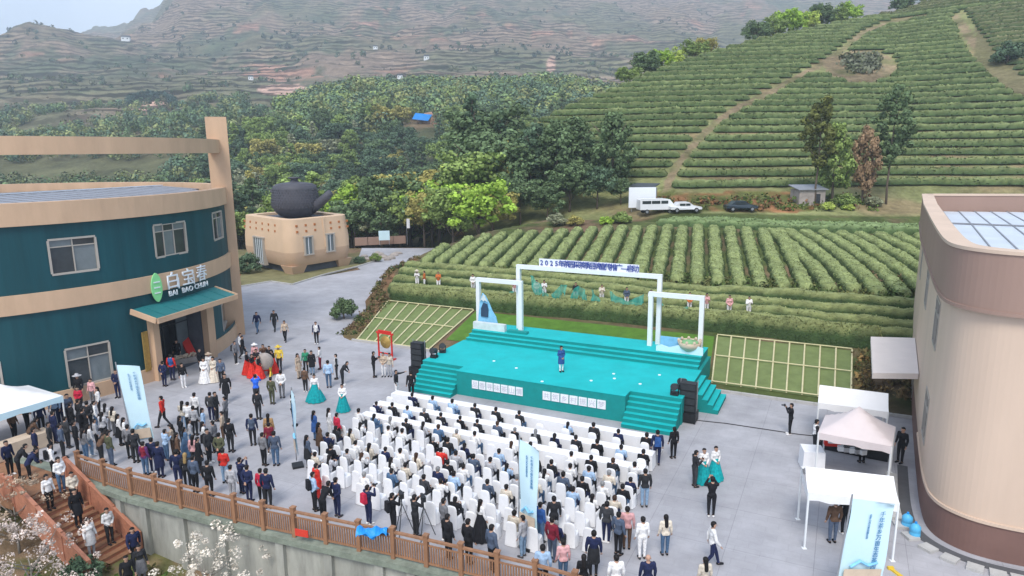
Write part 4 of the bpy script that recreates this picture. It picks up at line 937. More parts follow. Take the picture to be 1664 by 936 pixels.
# ---------------------------------------------------------------- gazebo tents
def tent(name, corners, label, eave=2.25, apex=3.1, mt='tent_cloth', flat=False, valance=.32, legs=(0, 1, 2, 3), apex_at=(.5, .5), vm=None):
    """corners: four ground points in order"""
    c = [np.array(q[:2]) for q in corners]; t = empty(name, (0, 0, 0)); tag(t, label, 'tent', 'pop-up tents on the plaza')
    P = lambda u, v: (c[0] * (1 - u) + c[1] * u) * (1 - v) + (c[3] * (1 - u) + c[2] * u) * v
    N = 10; V = []
    for j in range(N + 1):
        for i in range(N + 1):
            u, v = i / N, j / N
            if flat: h = min(min(v, 1 - v) * 2 * 1.0, 1)
            else:
                du = u / apex_at[0] if u < apex_at[0] else (1 - u) / (1 - apex_at[0]); dv = v / apex_at[1] if v < apex_at[1] else (1 - v) / (1 - apex_at[1]); h = min(du, dv)
            q = P(u, v); V.append((q[0], q[1], eave + (apex - eave) * h - .10 * math.sin(math.pi * h)))
    F = [(j * (N + 1) + i, j * (N + 1) + i + 1, (j + 1) * (N + 1) + i + 1, (j + 1) * (N + 1) + i) for j in range(N) for i in range(N)]
    cn_ = MB().add(V, F).obj('canopy', mt, t, not flat)
    for k in range(4):
        a_, b_ = c[k], c[(k + 1) % 4]; n_ = 8; V = []
        for i in range(n_ + 1):
            q = a_ + (b_ - a_) * i / n_; V += [(q[0], q[1], eave + .005), (q[0], q[1], eave - valance + .04 * math.sin(i * 2.1))]
        MB().add(V, [(2 * i, 2 * i + 2, 2 * i + 3, 2 * i + 1) for i in range(n_)]).obj('valance', vm or mt, cn_)
    for k in legs:
        q = c[k] + (sum(c) / 4 - c[k]) * .02; MB().box((q[0], q[1], eave / 2), (.06, .06, eave)).box((q[0], q[1], .01), (.16, .16, .02)).obj('leg', 'white_paint', t)
    return t
def gq(*pts): return [G(a_, b_, z) for a_, b_, z in pts]
T1 = gq((1313, 800, 2.25), (1462, 818, 2.25)); dpt = (T1[1] - T1[0]); prp = np.array([-dpt[1], dpt[0], 0]) * .72
tent('gazebo_tent', [T1[0], T1[1], T1[1] + prp, T1[0] + prp], 'white pop-up tent nearest the camera beside the tan building', apex=2.75, flat=True)
T2 = gq((1329, 703, 2.2), (1450, 726, 2.2)); dpt = (T2[1] - T2[0]); prp = np.array([-dpt[1], dpt[0], 0]) * .85
tent('gazebo_tent', [T2[0], T2[1], T2[1] + prp, T2[0] + prp], 'pinkish pointed pop-up tent between two white tents', eave=2.2, apex=3.3, mt='pink_cloth')
T3 = gq((1330, 660, 2.2), (1447, 676, 2.2)); dpt = (T3[1] - T3[0]); prp = np.array([-dpt[1], dpt[0], 0]) * .75
T3s = np.array([0.25, .6, 0]); tent('gazebo_tent', [T3[0] + T3s, T3[1] + T3s, T3[1] + prp + T3s, T3[0] + prp + T3s], 'white flat-topped tent beside the right lawn', eave=2.15, apex=2.7, flat=True)
T4 = gq((-45, 690, 2.0), (103, 646, 2.0)); dpt = (T4[1] - T4[0]); prp = np.array([-dpt[1], dpt[0], 0]) * .85
tent('gazebo_tent', [T4[0], T4[1], T4[1] + prp, T4[0] + prp], 'white pointed tent with pale blue valance by the green building', eave=2.1, apex=3.1, vm='bannerblue')
# tables and goods under the tents
def cloth_table(name, c, w, d, rz, label, h=.76, mt='white_cloth', group=None):
    t = empty(name, (c[0], c[1], 0), rz); tag(t, label, 'table', group)
    MB().box((0, 0, h - .02), (w, d, .04)).obj('tabletop', mt, t)
    N = 40; V = []
    for k in range(N):
        a_ = k / N * 4; sidei = int(a_); f_ = a_ - sidei; cs = [(-1, -1), (1, -1), (1, 1), (-1, 1)]; p_, q_ = np.array(cs[sidei]), np.array(cs[(sidei + 1) % 4]); q = p_ * (1 - f_) + q_ * f_
        fl2 = 1.0 + .012 * math.sin(k * 2.3); V += [(q[0] * (w / 2 + .004), q[1] * (d / 2 + .004), h + .002), (q[0] * (w / 2 + .03) * fl2, q[1] * (d / 2 + .03) * fl2, .02)]
    MB().add(V, [(2 * k, 2 * ((k + 1) % N), 2 * ((k + 1) % N) + 1, 2 * k + 1) for k in range(N)]).obj('cloth_drop', mt, t)
    return t
c = (T2[0] + T2[1]) / 2 + prp * .0; c = G(1385, 735, 0); cloth_table('stall_table', c, 3.0, .7, math.atan2(T2[1][1] - T2[0][1], T2[1][0] - T2[0][0]), 'dark cloth stall table under the pinkish tent', mt='black')
o = empty('red_box', (*(G(1352, 724, .76)[:2]), .78), -.2); tag(o, 'red sign box on the stall table under the pinkish tent', 'box'); MB().box((0, 0, .2), (.7, .3, .4)).obj('carton', 'red', o); MB().box((0, -.155, .2), (.45, .012, .1)).obj('print_strip', 'signwhite', o)
for i in range(5):
    q = G(1366 + i * 9, 733 + i * 1.5, .76); o = empty('goods_carton', (q[0], q[1], .78), -.2 + .1 * i); tag(o, 'small grey and white carton on the stall table, ' + ordinal(i + 1) + ' right of the red box', 'carton', 'cartons on the stall table'); MB().box((0, 0, .11), (.26, .2, .22)).obj('carton', ('white_paint', 'steel')[i % 2], o); MB().box((0, 0, .228), (.27, .21, .016)).obj('lid', ('steel', 'black')[i % 2], o)
q = G(1318, 760, .0); o = cloth_table('drum_table', q, .9, .9, -.2, 'small square white draped table beside the nearest tent', h=.95)
for k, (px, py) in enumerate(((1473, 856), (1486, 872))):
    q = G(px, py, 0); o = empty('water_bottle', (q[0], q[1], 0)); tag(o, 'blue water cooler bottle by the tan wall, ' + ('further one', 'nearer one'), 'bottle', 'blue water bottles by the wall') if False else tag(o, 'blue water cooler bottle by the tan wall, ' + ('further one', 'nearer one')[k], 'bottle', 'blue water bottles by the wall')
    MB().lathe([(.01, 0), (.18, 0), (.19, .05), (.19, .2), (.175, .22), (.19, .24), (.19, .42), (.10, .52), (.04, .55)], 16).obj('bottle_body', 'skybox', o, True); MB().lathe([(.045, .55), (.045, .62), (.01, .625)], 12).obj('cap', 'blueplastic', o)
q = G(1447, 925, 0); o = MB().beam((q[0], q[1], .03), (q[0] + .3, q[1] - 1.2, .03), .12, .06).box((q[0], q[1], .05), (.2, .1, .1)).obj('yellow_barrier', 'yellow'); tag(o, 'short yellow wheel stop on the paving near the kerb', 'barrier')
# stall counter in the left tent
q = G(35, 735, 0); cloth_table('stall_table', q, 2.6, .8, math.atan2(T4[1][1] - T4[0][1], T4[1][0] - T4[0][0]), 'yellowish draped stall table under the tent by the green building', mt='prop_beige')
# blue plastic bag on the fence, red banner strip
q = G(605, 868, 1.0); o = empty('plastic_bag', (q[0], q[1], .55)); tag(o, 'bright blue plastic sheet bundled on the fence', 'bag')
N = 16; V = []
for j in range(9):
    for i in range(N + 1):
        u, v = i / N, j / 8; V.append((-.55 + 1.1 * u, .22 * math.cos(math.pi * v) + .05 * math.sin(9 * u), .52 + .15 * math.sin(math.pi * v) - (.32 * (1 - v) if v < .25 else 0) + .06 * math.sin(11 * u + 5 * v) + .04 * math.sin(23 * u)))
MB().add(V, [(j * (N + 1) + i, j * (N + 1) + i + 1, (j + 1) * (N + 1) + i + 1, (j + 1) * (N + 1) + i) for j in range(8) for i in range(N)]).obj('folds', 'blueplastic', o)
q0, q1 = G(481, 862, .5), G(502, 866, .5)
o = MB().beam(tuple(q0 + [0, -.10, 0]), tuple(q1 + [0, -.10, 0]), .03, .28).obj('red_ribbon', 'redcloth'); tag(o, 'short red cloth strip tied to the fence pickets', 'ribbon')
# ---------------------------------------------------------------- tall rectangular banners
def banner(px, py, h, w, lean, rz, label, txt, txt2):
    g_ = G(px, py, 0); b_ = empty('banner_flag', (g_[0], g_[1], 0), rz); tag(b_, label, 'banner', 'pale blue banner flags in the crowd'); b_.rotation_euler = (0, math.radians(lean), rz)
    MB().box((0, 0, .06), (.5, .5, .12)).obj('base', 'black', b_); MB().tube([(-w / 2 - .03, 0, .1), (-w / 2 - .03, 0, h + .15)], .028, 8).obj('pole', 'steel', b_)
    NX, NZ = 4, 16; V = []
    for k in (0, .012):
        for j in range(NZ + 1):
            for i in range(NX + 1):
                u, v = i / NX, j / NZ; V.append((-w / 2 + w * u, .05 * math.sin(u * 3 + v * 6) + k, .75 + (h - .75) * v - (.25 * (1 - u) if False else .22 * u * (v > .99))))
    M_ = (NX + 1) * (NZ + 1); F = []
    for j in range(NZ):
        for i in range(NX):
            a_ = j * (NX + 1) + i; F += [(a_, a_ + 1, a_ + NX + 2, a_ + NX + 1), (M_ + a_, M_ + a_ + NX + 1, M_ + a_ + NX + 2, M_ + a_ + 1)]
    fab = MB().add(V, F).obj('banner_cloth', 'bannerblue', b_, True)
    for k, (tx, x0, sz) in enumerate(((txt, w * .22, min(.2, w * .15)), (txt2, -w * .05, .085))):
        me_ = textmesh(tx, sz, .004, 'bannertext', vertical=True); o = link('lettering', me_, fab); o.location = (x0, -.075, h - .55); o.rotation_euler = (math.pi / 2, 0, 0)
    flat = MB(); flat.box((0, -.07, 1.25), (w * .9, .01, .35)).obj('printed_hill', 'prop_leaf', fab) if False else None
    MB().box((0, -.078, 1.12), (w * .86, .012, .5)).obj('printed_field', 'prop_beige', fab); MB().tube([(-w * .3, -.07, 1.45), (-w * .1, -.07, 1.65), (w * .1, -.07, 1.5), (w * .3, -.07, 1.6)], .05, 6).obj('printed_ridge', 'prop_blue', fab)
banner(238, 738, 4.7, .95, -4, .25, 'wide pale blue banner leaning left near the green building', '千年茶乡万亩生态茶园', '品茶山风光享田园生活')
banner(484, 758, 3.7, .8, 3, -1.15, 'narrow pale blue banner seen edge-on left of the seats', '千年茶乡万亩生态茶园', '品茶山风光享田园生活')
banner(858, 890, 4.2, .85, 1, -.72, 'pale blue banner standing among the back rows of seats', '千年茶乡万亩生态茶园', '品茶山风光享田园生活')
banner(1388, 985, 3.75, 1.5, 5, .12, 'large pale blue banner in front of the nearest white tent', '千年茶乡万亩生态茶园', '品茶山风光享田园生活')
# ---------------------------------------------------------------- drum, props at the green entrance
q = G(432, 612, 0); o = empty('big_drum', (q[0], q[1], 0)); tag(o, 'big grey-skinned drum on a yellow stand amid red-skirted drummers', 'drum')
m_ = MB(); m_.lathe([(.01, -.3), (.5, -.3), (.56, -.15), (.58, 0), (.56, .15), (.5, .3), (.01, .3)], 20); v = np.concatenate(m_.v); m_.v = [np.stack([v[:, 0], v[:, 2] * .8, v[:, 1] + 1.05], -1)]
m_.obj('shell', 'rock', o, True)
for s_ in (-.35, .35): MB().beam((s_, -.2, 0), (s_, .2, .75), .08, .08).beam((s_, .2, 0), (s_, -.2, .75), .08, .08).obj('stand', 'yellow', o)
for k, (px, py, z_) in enumerate(((452, 592, 1.0), (456, 600, .8))):
    pass
q = G(315, 585, 0); o = empty('red_ramp', (q[0], q[1], 0), 1.0); tag(o, 'red carpeted display ramp leaning inside the green building entrance', 'display'); MB().beam((0, 0, .2), (0, 1.4, 2.1), .6, .15).obj('red_board', 'red', o); MB().box((0, 1.3, 1.0), (.1, .1, 2.0)).obj('prop_leg', 'wood', o)
q = G(303, 590, 0); o = empty('flower_planter', (q[0], q[1], 0), .7); tag(o, 'low planter of pale flowers at the green building entrance', 'planter'); MB().box((0, 0, .2), (1.5, .4, .4)).obj('trough', 'rock', o)
m_ = MB()
for k in range(40): m_.ell((random.uniform(-.7, .7), random.uniform(-.2, .2), .45 + random.random() * .2), (.09, .09, .08), 5, 4)
m_.obj('flowers', 'prop_beige', o)
# ---------------------------------------------------------------- far roadside: van, cars, sheds, billboard
def vehicle(name, px, py, L_, Wd, Hh_, rz, mt, label, van=False):
    g_ = hit(px, py); v = empty(name, (g_[0], g_[1], g_[2] + .02), rz); tag(v, label, 'van' if van else 'car')
    if van: pf = [(-.5, .28), (-.5, .92), (-.47, 1.0), (.2, 1.0), (.32, .95), (.44, .58), (.5, .52), (.5, .28)]
    else: pf = [(-.5, .3), (-.5, .58), (-.36, .64), (-.24, .98), (.08, 1.0), (.24, .66), (.46, .56), (.5, .48), (.5, .3)]
    P_ = [(x * L_, z * Hh_) for x, z in pf]; n_ = len(P_)
    V = [(x, -Wd / 2 * (.9 if z > .62 * Hh_ else 1), z) for x, z in P_] + [(x, Wd / 2 * (.9 if z > .62 * Hh_ else 1), z) for x, z in P_]
    MB().add(V, [tuple(range(n_)), tuple(range(2 * n_ - 1, n_ - 1, -1))] + [(i, n_ + i, n_ + (i + 1) % n_, (i + 1) % n_) for i in range(n_)]).obj('body', mt, v)
    for sx in (-.31, .32):
        for sy in (-1, 1):
            w_ = MB().tube([(sx * L_, sy * (Wd / 2 - .18), .33), (sx * L_, sy * (Wd / 2 + .02), .33)], .33, 14).obj('wheel', 'rubber', v); MB().tube([(sx * L_, sy * (Wd / 2 + .01), .33), (sx * L_, sy * (Wd / 2 + .03), .33)], .19, 10).obj('rim', 'steel', w_)
    for sy in (-1, 1):
        for a_, b_ in (((-.44, -.2), (-.18, .05), (.08, .27)) if van else ((-.22, -.04), (-.02, .12)))[:3]:
            MB().box(((a_ + b_) / 2 * L_, sy * (Wd / 2 * .93), Hh_ * .77), ((b_ - a_) * L_, .06, Hh_ * .2)).obj('side_window', 'glass', v)
    if van: MB().add([(.325 * L_, -Wd * .4, Hh_ * .92), (.325 * L_, Wd * .4, Hh_ * .92), (.435 * L_, Wd * .42, Hh_ * .61), (.435 * L_, -Wd * .42, Hh_ * .61)], [(0, 1, 2, 3)]).obj('windscreen', 'glass', v).location = (.03, 0, .03)
    else: MB().add([(.1 * L_, -Wd * .4, Hh_ * .95), (.1 * L_, Wd * .4, Hh_ * .95), (.225 * L_, Wd * .42, Hh_ * .70), (.225 * L_, -Wd * .42, Hh_ * .70)], [(0, 1, 2, 3)]).obj('windscreen', 'glass', v).location = (.03, 0, .03)
    for sy in (-.35, .35): MB().box((.5 * L_, sy * Wd, Hh_ * .46), (.05, .3, .14)).obj('headlight', 'signwhite', v)
vehicle('parked_van', 1066, 347, 5.2, 1.9, 2.1, .12, 'carwhite', 'white van parked beside the hill road', True)
vehicle('parked_car', 1112, 345, 4.4, 1.8, 1.45, .1, 'carwhite', 'white car parked right of the white van')
vehicle('parked_car', 1203, 343, 4.3, 1.8, 1.45, .0, 'cardark', 'dark car parked by the reddish bank below the hill')
def shed(name, px0, px1, py, hgt, dep, label, wm, rm):
    a_, b_ = hit(px0, py), hit(px1, py); zb = min(a_[2], b_[2]); c = (a_ + b_) / 2; w_ = np.linalg.norm((b_ - a_)[:2]); rz = math.atan2(b_[1] - a_[1], b_[0] - a_[0]); o = empty(name, (c[0], c[1], zb - .1), rz); tag(o, label, 'shed')
    MB().box((0, dep / 2, hgt / 2), (w_, dep, hgt)).obj('wall', wm, o)
    r_ = MB().add([(-w_ / 2 - .3, -.3, hgt - .05), (w_ / 2 + .3, -.3, hgt - .05), (w_ / 2 + .3, dep + .3, hgt + .5), (-w_ / 2 - .3, dep + .3, hgt + .5), (-w_ / 2 - .3, -.3, hgt + .05), (w_ / 2 + .3, -.3, hgt + .05), (w_ / 2 + .3, dep + .3, hgt + .6), (-w_ / 2 - .3, dep + .3, hgt + .6)], [(0, 3, 2, 1), (4, 5, 6, 7), (0, 1, 5, 4), (1, 2, 6, 5), (2, 3, 7, 6), (3, 0, 4, 7)]).obj('roof', rm, o)
    MB().box((w_ * .2, -.02, .9), (.8, .05, 1.8)).obj('door', 'dark_metal', o); return o
shed('grey_shed', 1298, 1340, 334, 2.4, 3.0, 'small grey shed at the foot of the terraced hill', 'rock', 'metal_roof')
shed('white_hut', 1022, 1058, 335, 2.8, 2.5, 'dark-roofed hut behind the white billboard', 'wall_concrete', 'dark_metal')
a_ = hit(1040, 338); bo = empty('billboard', (a_[0], a_[1] - 1.5, gz(a_[0], a_[1] - 1.5) - .05), .05); tag(bo, 'blank white billboard on posts beside the white van', 'billboard')
MB().box((0, 0, 2.0), (3.9, .15, 2.9)).obj('panel', 'signwhite', bo)
for s_ in (-1.5, 1.5): MB().box((s_, .12, 1.7), (.12, .12, 3.4)).obj('post', 'steel', bo)
# ================================================================== tea hedges
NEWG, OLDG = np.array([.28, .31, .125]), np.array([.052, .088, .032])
def hedge_mesh(P, w, h, seed, npf=9, leaf=20, lsize=.12, newg=NEWG, oldg=OLDG, jit=.06, gap=0.0):
    """clipped hedge along a ground line, with leaf-sized faces over it"""
    r = np.random.default_rng(seed); P = np.asarray(P, float); n = len(P)
    d = np.gradient(P[:, :2], axis=0); d /= np.linalg.norm(d, axis=1)[:, None] + 1e-9; nr_ = np.stack([-d[:, 1], d[:, 0]], -1)
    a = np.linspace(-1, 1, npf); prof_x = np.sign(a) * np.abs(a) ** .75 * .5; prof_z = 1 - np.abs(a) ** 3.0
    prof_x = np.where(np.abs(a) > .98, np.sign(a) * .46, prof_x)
    ends = np.minimum(1, np.minimum(np.arange(n), np.arange(n)[::-1]) / 1.5 + .35)
    wv = w * (1 + .16 * (vnoise(np.arange(n) * .31, np.full(n, seed * 1.7), seed) - .5) * 2) * ends; hv = h * (1 + .13 * (vnoise(np.arange(n) * .4, np.full(n, seed * 2.3), seed + 5) - .5) * 2) * ends
    V = np.zeros((n, npf, 3)); V[..., 0] = P[:, None, 0] + nr_[:, None, 0] * prof_x[None] * wv[:, None]; V[..., 1] = P[:, None, 1] + nr_[:, None, 1] * prof_x[None] * wv[:, None]
    V[..., 2] = P[:, None, 2] - .12 + (prof_z[None]) * (hv[:, None] + .12)
    V += r.normal(0, jit, V.shape) * np.where(prof_z > .1, 1, .3)[None, :, None]
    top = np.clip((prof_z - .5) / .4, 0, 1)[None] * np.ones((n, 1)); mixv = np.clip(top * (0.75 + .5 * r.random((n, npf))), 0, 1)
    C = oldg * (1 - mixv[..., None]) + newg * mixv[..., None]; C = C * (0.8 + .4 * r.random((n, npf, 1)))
    idx = np.arange(n * npf).reshape(n, npf); Q = np.stack([idx[:-1, :-1], idx[1:, :-1], idx[1:, 1:], idx[:-1, 1:]], -1).reshape(-1, 4)
    V = V.reshape(-1, 3); C = C.reshape(-1, 3)
    L = np.linalg.norm(np.diff(P, axis=0), axis=1).sum(); m = int(L * leaf)
    if m:
        qi = r.integers(0, len(Q), m); u, v = r.random(m), r.random(m); q = Q[qi]
        c = (V[q[:, 0]] * (1 - u[:, None]) + V[q[:, 1]] * u[:, None]) * (1 - v[:, None]) + (V[q[:, 3]] * (1 - u[:, None]) + V[q[:, 2]] * u[:, None]) * v[:, None]
        cc = C[q[:, 0]] * (.7 + .9 * r.random((m, 1)))
        a1 = r.normal(0, 1, (m, 3)); a1 /= np.linalg.norm(a1, axis=1)[:, None]; a2 = np.cross(a1, r.normal(0, 1, (m, 3))); a2 /= np.linalg.norm(a2, axis=1)[:, None] + 1e-9
        s = lsize * (.6 + .8 * r.random((m, 1))); LV = np.stack([c - a1 * s, c - a2 * s * .5, c + a1 * s, c + a2 * s * .5], 1).reshape(-1, 3); LV[:, 2] += lsize * .2
        Q = np.vstack([Q, len(V) + np.arange(m * 4).reshape(m, 4)]); V = np.vstack([V, LV]); C = np.vstack([C, np.repeat(cc, 4, 0)])
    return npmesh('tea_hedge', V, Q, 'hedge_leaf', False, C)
def resample(P, step):
    P = np.asarray(P, float); s = np.concatenate([[0], np.cumsum(np.linalg.norm(np.diff(P, axis=0), axis=1))]); k = max(3, int(s[-1] / step) + 1); t = np.linspace(0, s[-1], k); return np.stack([np.interp(t, s, P[:, i]) for i in range(P.shape[1])], -1)
def drape(P2): P2 = np.asarray(P2); return np.column_stack([P2, ground_z(P2[:, 0], P2[:, 1])])
HCOUNT = 0
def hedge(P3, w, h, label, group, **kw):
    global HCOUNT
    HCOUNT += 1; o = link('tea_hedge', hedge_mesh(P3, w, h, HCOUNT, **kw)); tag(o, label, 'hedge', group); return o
# front block: long rows along the foot of the field
for i, (t, w, h) in enumerate(((16.9, 1.5, 1.35), (19.0, 1.5, .85), (21.1, 1.5, .85), (23.3, 1.55, .85), (25.5, 1.55, .85))):
    s0 = np.interp(t, FL_T, FL_S) + 1.1; s1 = (23.2, 28.5, 30.5, 30.2, 28.5)[i]
    P = [ST(s, t + .35 * math.sin(s * .13 + i) - (.0 if s < 0 else 0))[:2] for s in np.linspace(s0, s1, 60)]
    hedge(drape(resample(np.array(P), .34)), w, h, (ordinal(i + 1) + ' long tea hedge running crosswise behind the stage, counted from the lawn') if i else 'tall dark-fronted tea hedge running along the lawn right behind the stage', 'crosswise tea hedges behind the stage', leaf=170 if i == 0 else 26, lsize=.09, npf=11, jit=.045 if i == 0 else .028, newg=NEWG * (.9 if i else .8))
# fan block: rows running away from the stage
dv = np.array([math.sin(math.radians(15)), math.cos(math.radians(15))])
k = 0
for q in np.arange(-26, 40, 1.82):
    o0 = ST(q, 28.6)[:2]; pts_ = []
    for m in np.arange(0, 34, .5):
        bend = .0022 * m * m * (1 if q > 18 else 0) * -1.0
        p = o0 + dv * m + E1 * bend * 3; s, t = toST(*p)
        lo_t = 27.6 + (1.4 if q > 0 else 0) + (.8 if q > 12 else 0); hi_t = np.interp(s, [-24, -16, -6, 5, 40], [36, 43, 47.5, 49.5, 49.5]); hi_t = hi_t if s < 27 else hi_t - (s - 27) * .9
        if lo_t < t < hi_t and s > np.interp(t, FL_T, FL_S) + 1.2 and not (s > 24 and t < 31): pts_.append(p)
    # rows start further back on the left: continue the line towards the camera
    pre = []
    for m in np.arange(.5, 12, .5):
        p = o0 - dv * m; s, t = toST(*p)
        if 27.6 < t and s > np.interp(t, FL_T, FL_S) + 1.2: pre.append(p)
    pts_ = pre[::-1] + pts_
    if len(pts_) < 6: continue
    k += 1
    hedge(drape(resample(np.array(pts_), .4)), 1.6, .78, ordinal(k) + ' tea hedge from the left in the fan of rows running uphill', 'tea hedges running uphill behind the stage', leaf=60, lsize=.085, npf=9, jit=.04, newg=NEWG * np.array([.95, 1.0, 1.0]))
# far crosswise rows before the road
for i, t in enumerate((51.5, 53.6, 55.7)):
    P = [ST(s, t)[:2] for s in np.linspace(-1 + i, 33, 40)]
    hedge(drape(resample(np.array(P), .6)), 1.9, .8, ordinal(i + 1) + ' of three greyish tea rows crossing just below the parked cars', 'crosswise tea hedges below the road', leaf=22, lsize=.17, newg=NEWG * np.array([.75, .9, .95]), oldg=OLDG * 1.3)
# terraced hill rows: follow contours, broken by the paths
def hill_contour(zl, bs):
    out_ = []
    for b_ in bs:
        fy, cy_ = np.interp(b_, HB, HFY), np.interp(b_, HB, HCY); ys = np.linspace(fy + .5, cy_ + 1.5, 90); z = hill_z(b_ * ys, ys); k_ = np.nonzero(z >= zl)[0]
        if len(k_) == 0 or k_[0] == 0: out_.append(None); continue
        i = k_[0]; f_ = (zl - z[i - 1]) / (z[i] - z[i - 1]); y = ys[i - 1] + (ys[i] - ys[i - 1]) * f_; out_.append((b_ * y, y, zl))
    return out_
bs = np.linspace(ray(835, 240)[0] / ray(835, 240)[1], ray(1740, 240)[0] / ray(1740, 240)[1], 330)
row_no = {'left': 0, 'right': 0, 'far': 0}
zl = 8.9; lev = 0
while zl < 84:
    pts_ = hill_contour(zl + .0, bs); runs = []; cur = []
    for p in pts_:
        ok = p is not None
        if ok:
            px, py = proj(*p); ok = not bool(bare(np.array(px), np.array(py))) and not (px < 1085 and py > 300)
            if px > 1560 and py < 150 and pdist(np.array(px), np.array(py), PATH2) < 14: ok = False
        if ok: cur.append(p)
        else:
            if len(cur) > 5: runs.append(cur)
            cur = []
    if len(cur) > 5: runs.append(cur)
    seen = set()
    for rr in runs:
        P = np.array(rr); L = np.linalg.norm(np.diff(P, axis=0), axis=1).sum()
        if L < 4: continue
        mid = proj(*P[len(P) // 2]); xa = pdist(np.array(mid[0]), np.array(mid[1]), PATH1)
        px_path = np.interp(mid[1], [p_[1] for p_ in PATH1][::-1], [p_[0] for p_ in PATH1][::-1])
        side = 'left' if mid[0] < px_path else ('far' if (mid[0] > 1600 and mid[1] < 130) else 'right')
        if mid[1] < 26 and side == 'left': side = 'right'
        if (side, 1) not in seen: row_no[side] += 1; piece = 'tea row'
        else: piece = 'shorter piece of tea row'
        cnt = sum(1 for q_ in seen if q_[0] == side); seen.add((side, cnt + 1))
        piece = ('terraced tea row', 'broken-off end of terraced tea row', 'small stub of terraced tea row')[min(cnt, 2)]
        nm = {'left': 'left of the dirt path', 'right': 'right of the dirt path', 'far': 'beyond the upper right track'}[side]
        step = np.interp(P[:, 1].mean(), [100, 250], [.55, 1.1])
        P = resample(P, step); P[:, 1] -= .15; 
        wide = 1.95
        wob = .35 * (vnoise(P[:, 0] / 9, P[:, 1] / 9, lev) - .5); P[:, 1] += wob; P[:, 2] = hill_z(P[:, 0], P[:, 1]) + .08
        gcol = NEWG * (np.array([.95, 1.0, 1.0]) if side != 'far' else np.array([.85, .75, .9])) * (.56 + .26 * rng.random())
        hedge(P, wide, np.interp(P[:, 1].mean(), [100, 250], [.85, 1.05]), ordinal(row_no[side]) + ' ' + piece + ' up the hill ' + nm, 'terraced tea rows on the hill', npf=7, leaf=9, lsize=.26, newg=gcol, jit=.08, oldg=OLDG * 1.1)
    zl += 1.4 + .2 * (rng.random() - .5); lev += 1
# rough growth between the two tea blocks, and weeds on banks: uncountable
def scrub(name, label, n, area, size, cols, seed, h=.5, mt='hedge_leaf'):
    r = np.random.default_rng(seed); V = []; C = []
    pts_ = area(r, n); m = len(pts_); k = 26
    c = np.repeat(pts_, k, 0); rad = np.repeat(size * (.5 + r.random((m, 1))), k, 0); u = r.normal(0, 1, (m * k, 3)); u /= np.linalg.norm(u, axis=1)[:, None]; u[:, 2] = np.abs(u[:, 2]) * h / .5
    c = c + u * rad * r.random((m * k, 1)) ** .4
    a1 = r.normal(0, 1, (m * k, 3)); a1 /= np.linalg.norm(a1, axis=1)[:, None]; a2 = np.cross(a1, u); a2 /= np.linalg.norm(a2, axis=1)[:, None] + 1e-9
    s = size * .28 * (.6 + .8 * r.random((m * k, 1))); LV = np.stack([c - a1 * s, c - a2 * s * .6, c + a1 * s, c + a2 * s * .6], 1).reshape(-1, 3)
    cols = np.array(cols); cc = cols[r.integers(0, len(cols), m)]; cc = np.repeat(cc, k, 0) * (.6 + .8 * r.random((m * k, 1)))
    o = link(name, npmesh(name, LV, np.arange(len(LV)).reshape(-1, 4), mt, False, np.repeat(cc, 4, 0))); tag(o, label, 'vegetation', kind='stuff'); return o
def area_st(s0, s1, t0, t1):
    def f_(r, n): s, t = r.uniform(s0, s1, n), r.uniform(t0, t1, n); w = SO[None] + E1[None] * s[:, None] + E2[None] * t[:, None]; return drape(w)
    return f_
scrub('weeds', 'tangled weeds between the crosswise and uphill tea rows', 420, area_st(-12, 29, 26.6, 30.2), .55, [(.10, .14, .04), (.16, .17, .06), (.07, .11, .03)], 3)
scrub('weeds', 'rough weeds on the bank at the right end of the tea field', 150, area_st(22, 34, 28, 34), .5, [(.12, .14, .05), (.20, .15, .08), (.08, .11, .035)], 4)
def area_px(x0, x1, y0, y1):
    def f_(r, n): return np.array([q for q in (hit(r.uniform(x0, x1), r.uniform(y0, y1)) for _ in range(n)) if q is not None])
    return f_
scrub('weeds', 'reddish and green weeds on the bank below the terraced hill', 150, area_px(1065, 1420, 322, 343), .8, [(.10, .15, .03), (.22, .11, .05), (.14, .16, .05)], 5)
scrub('weeds', 'dry weeds on the bank along the left edge of the tea field', 160, lambda r, n: drape(np.array([SO + E1 * (np.interp(t, FL_T, FL_S) + r.uniform(-1.6, .4)) + E2 * t for t in r.uniform(8, 30, n)])), .4, [(.14, .13, .05), (.20, .13, .07), (.07, .10, .03)], 6)
scrub('weeds', 'low weeds under the retaining wall below the fence', 160, lambda r, n: drape(np.column_stack([r.uniform(-24, 2, n), r.uniform(17, 28, n)])[lambda a: below_fence(a[:, 0], a[:, 1]) > .6] if False else (lambda a: a[below_fence(a[:, 0], a[:, 1]) > .8])(np.column_stack([r.uniform(-24, 2, n), r.uniform(15, 28, n)]))), .45, [(.08, .13, .03), (.15, .14, .05), (.05, .09, .02)], 7)
scrub('weeds', 'brown weeds between the right lawn and the tan building', 60, area_st(21.8, 24.6, 9.5, 15), .5, [(.30, .19, .07), (.16, .13, .05), (.22, .15, .07)], 9)
scrub('weeds', 'silvery bushes in the bare patch on the hill', 70, area_px(1375, 1425, 92, 120), 1.6, [(.17, .18, .12), (.13, .15, .08)], 8)
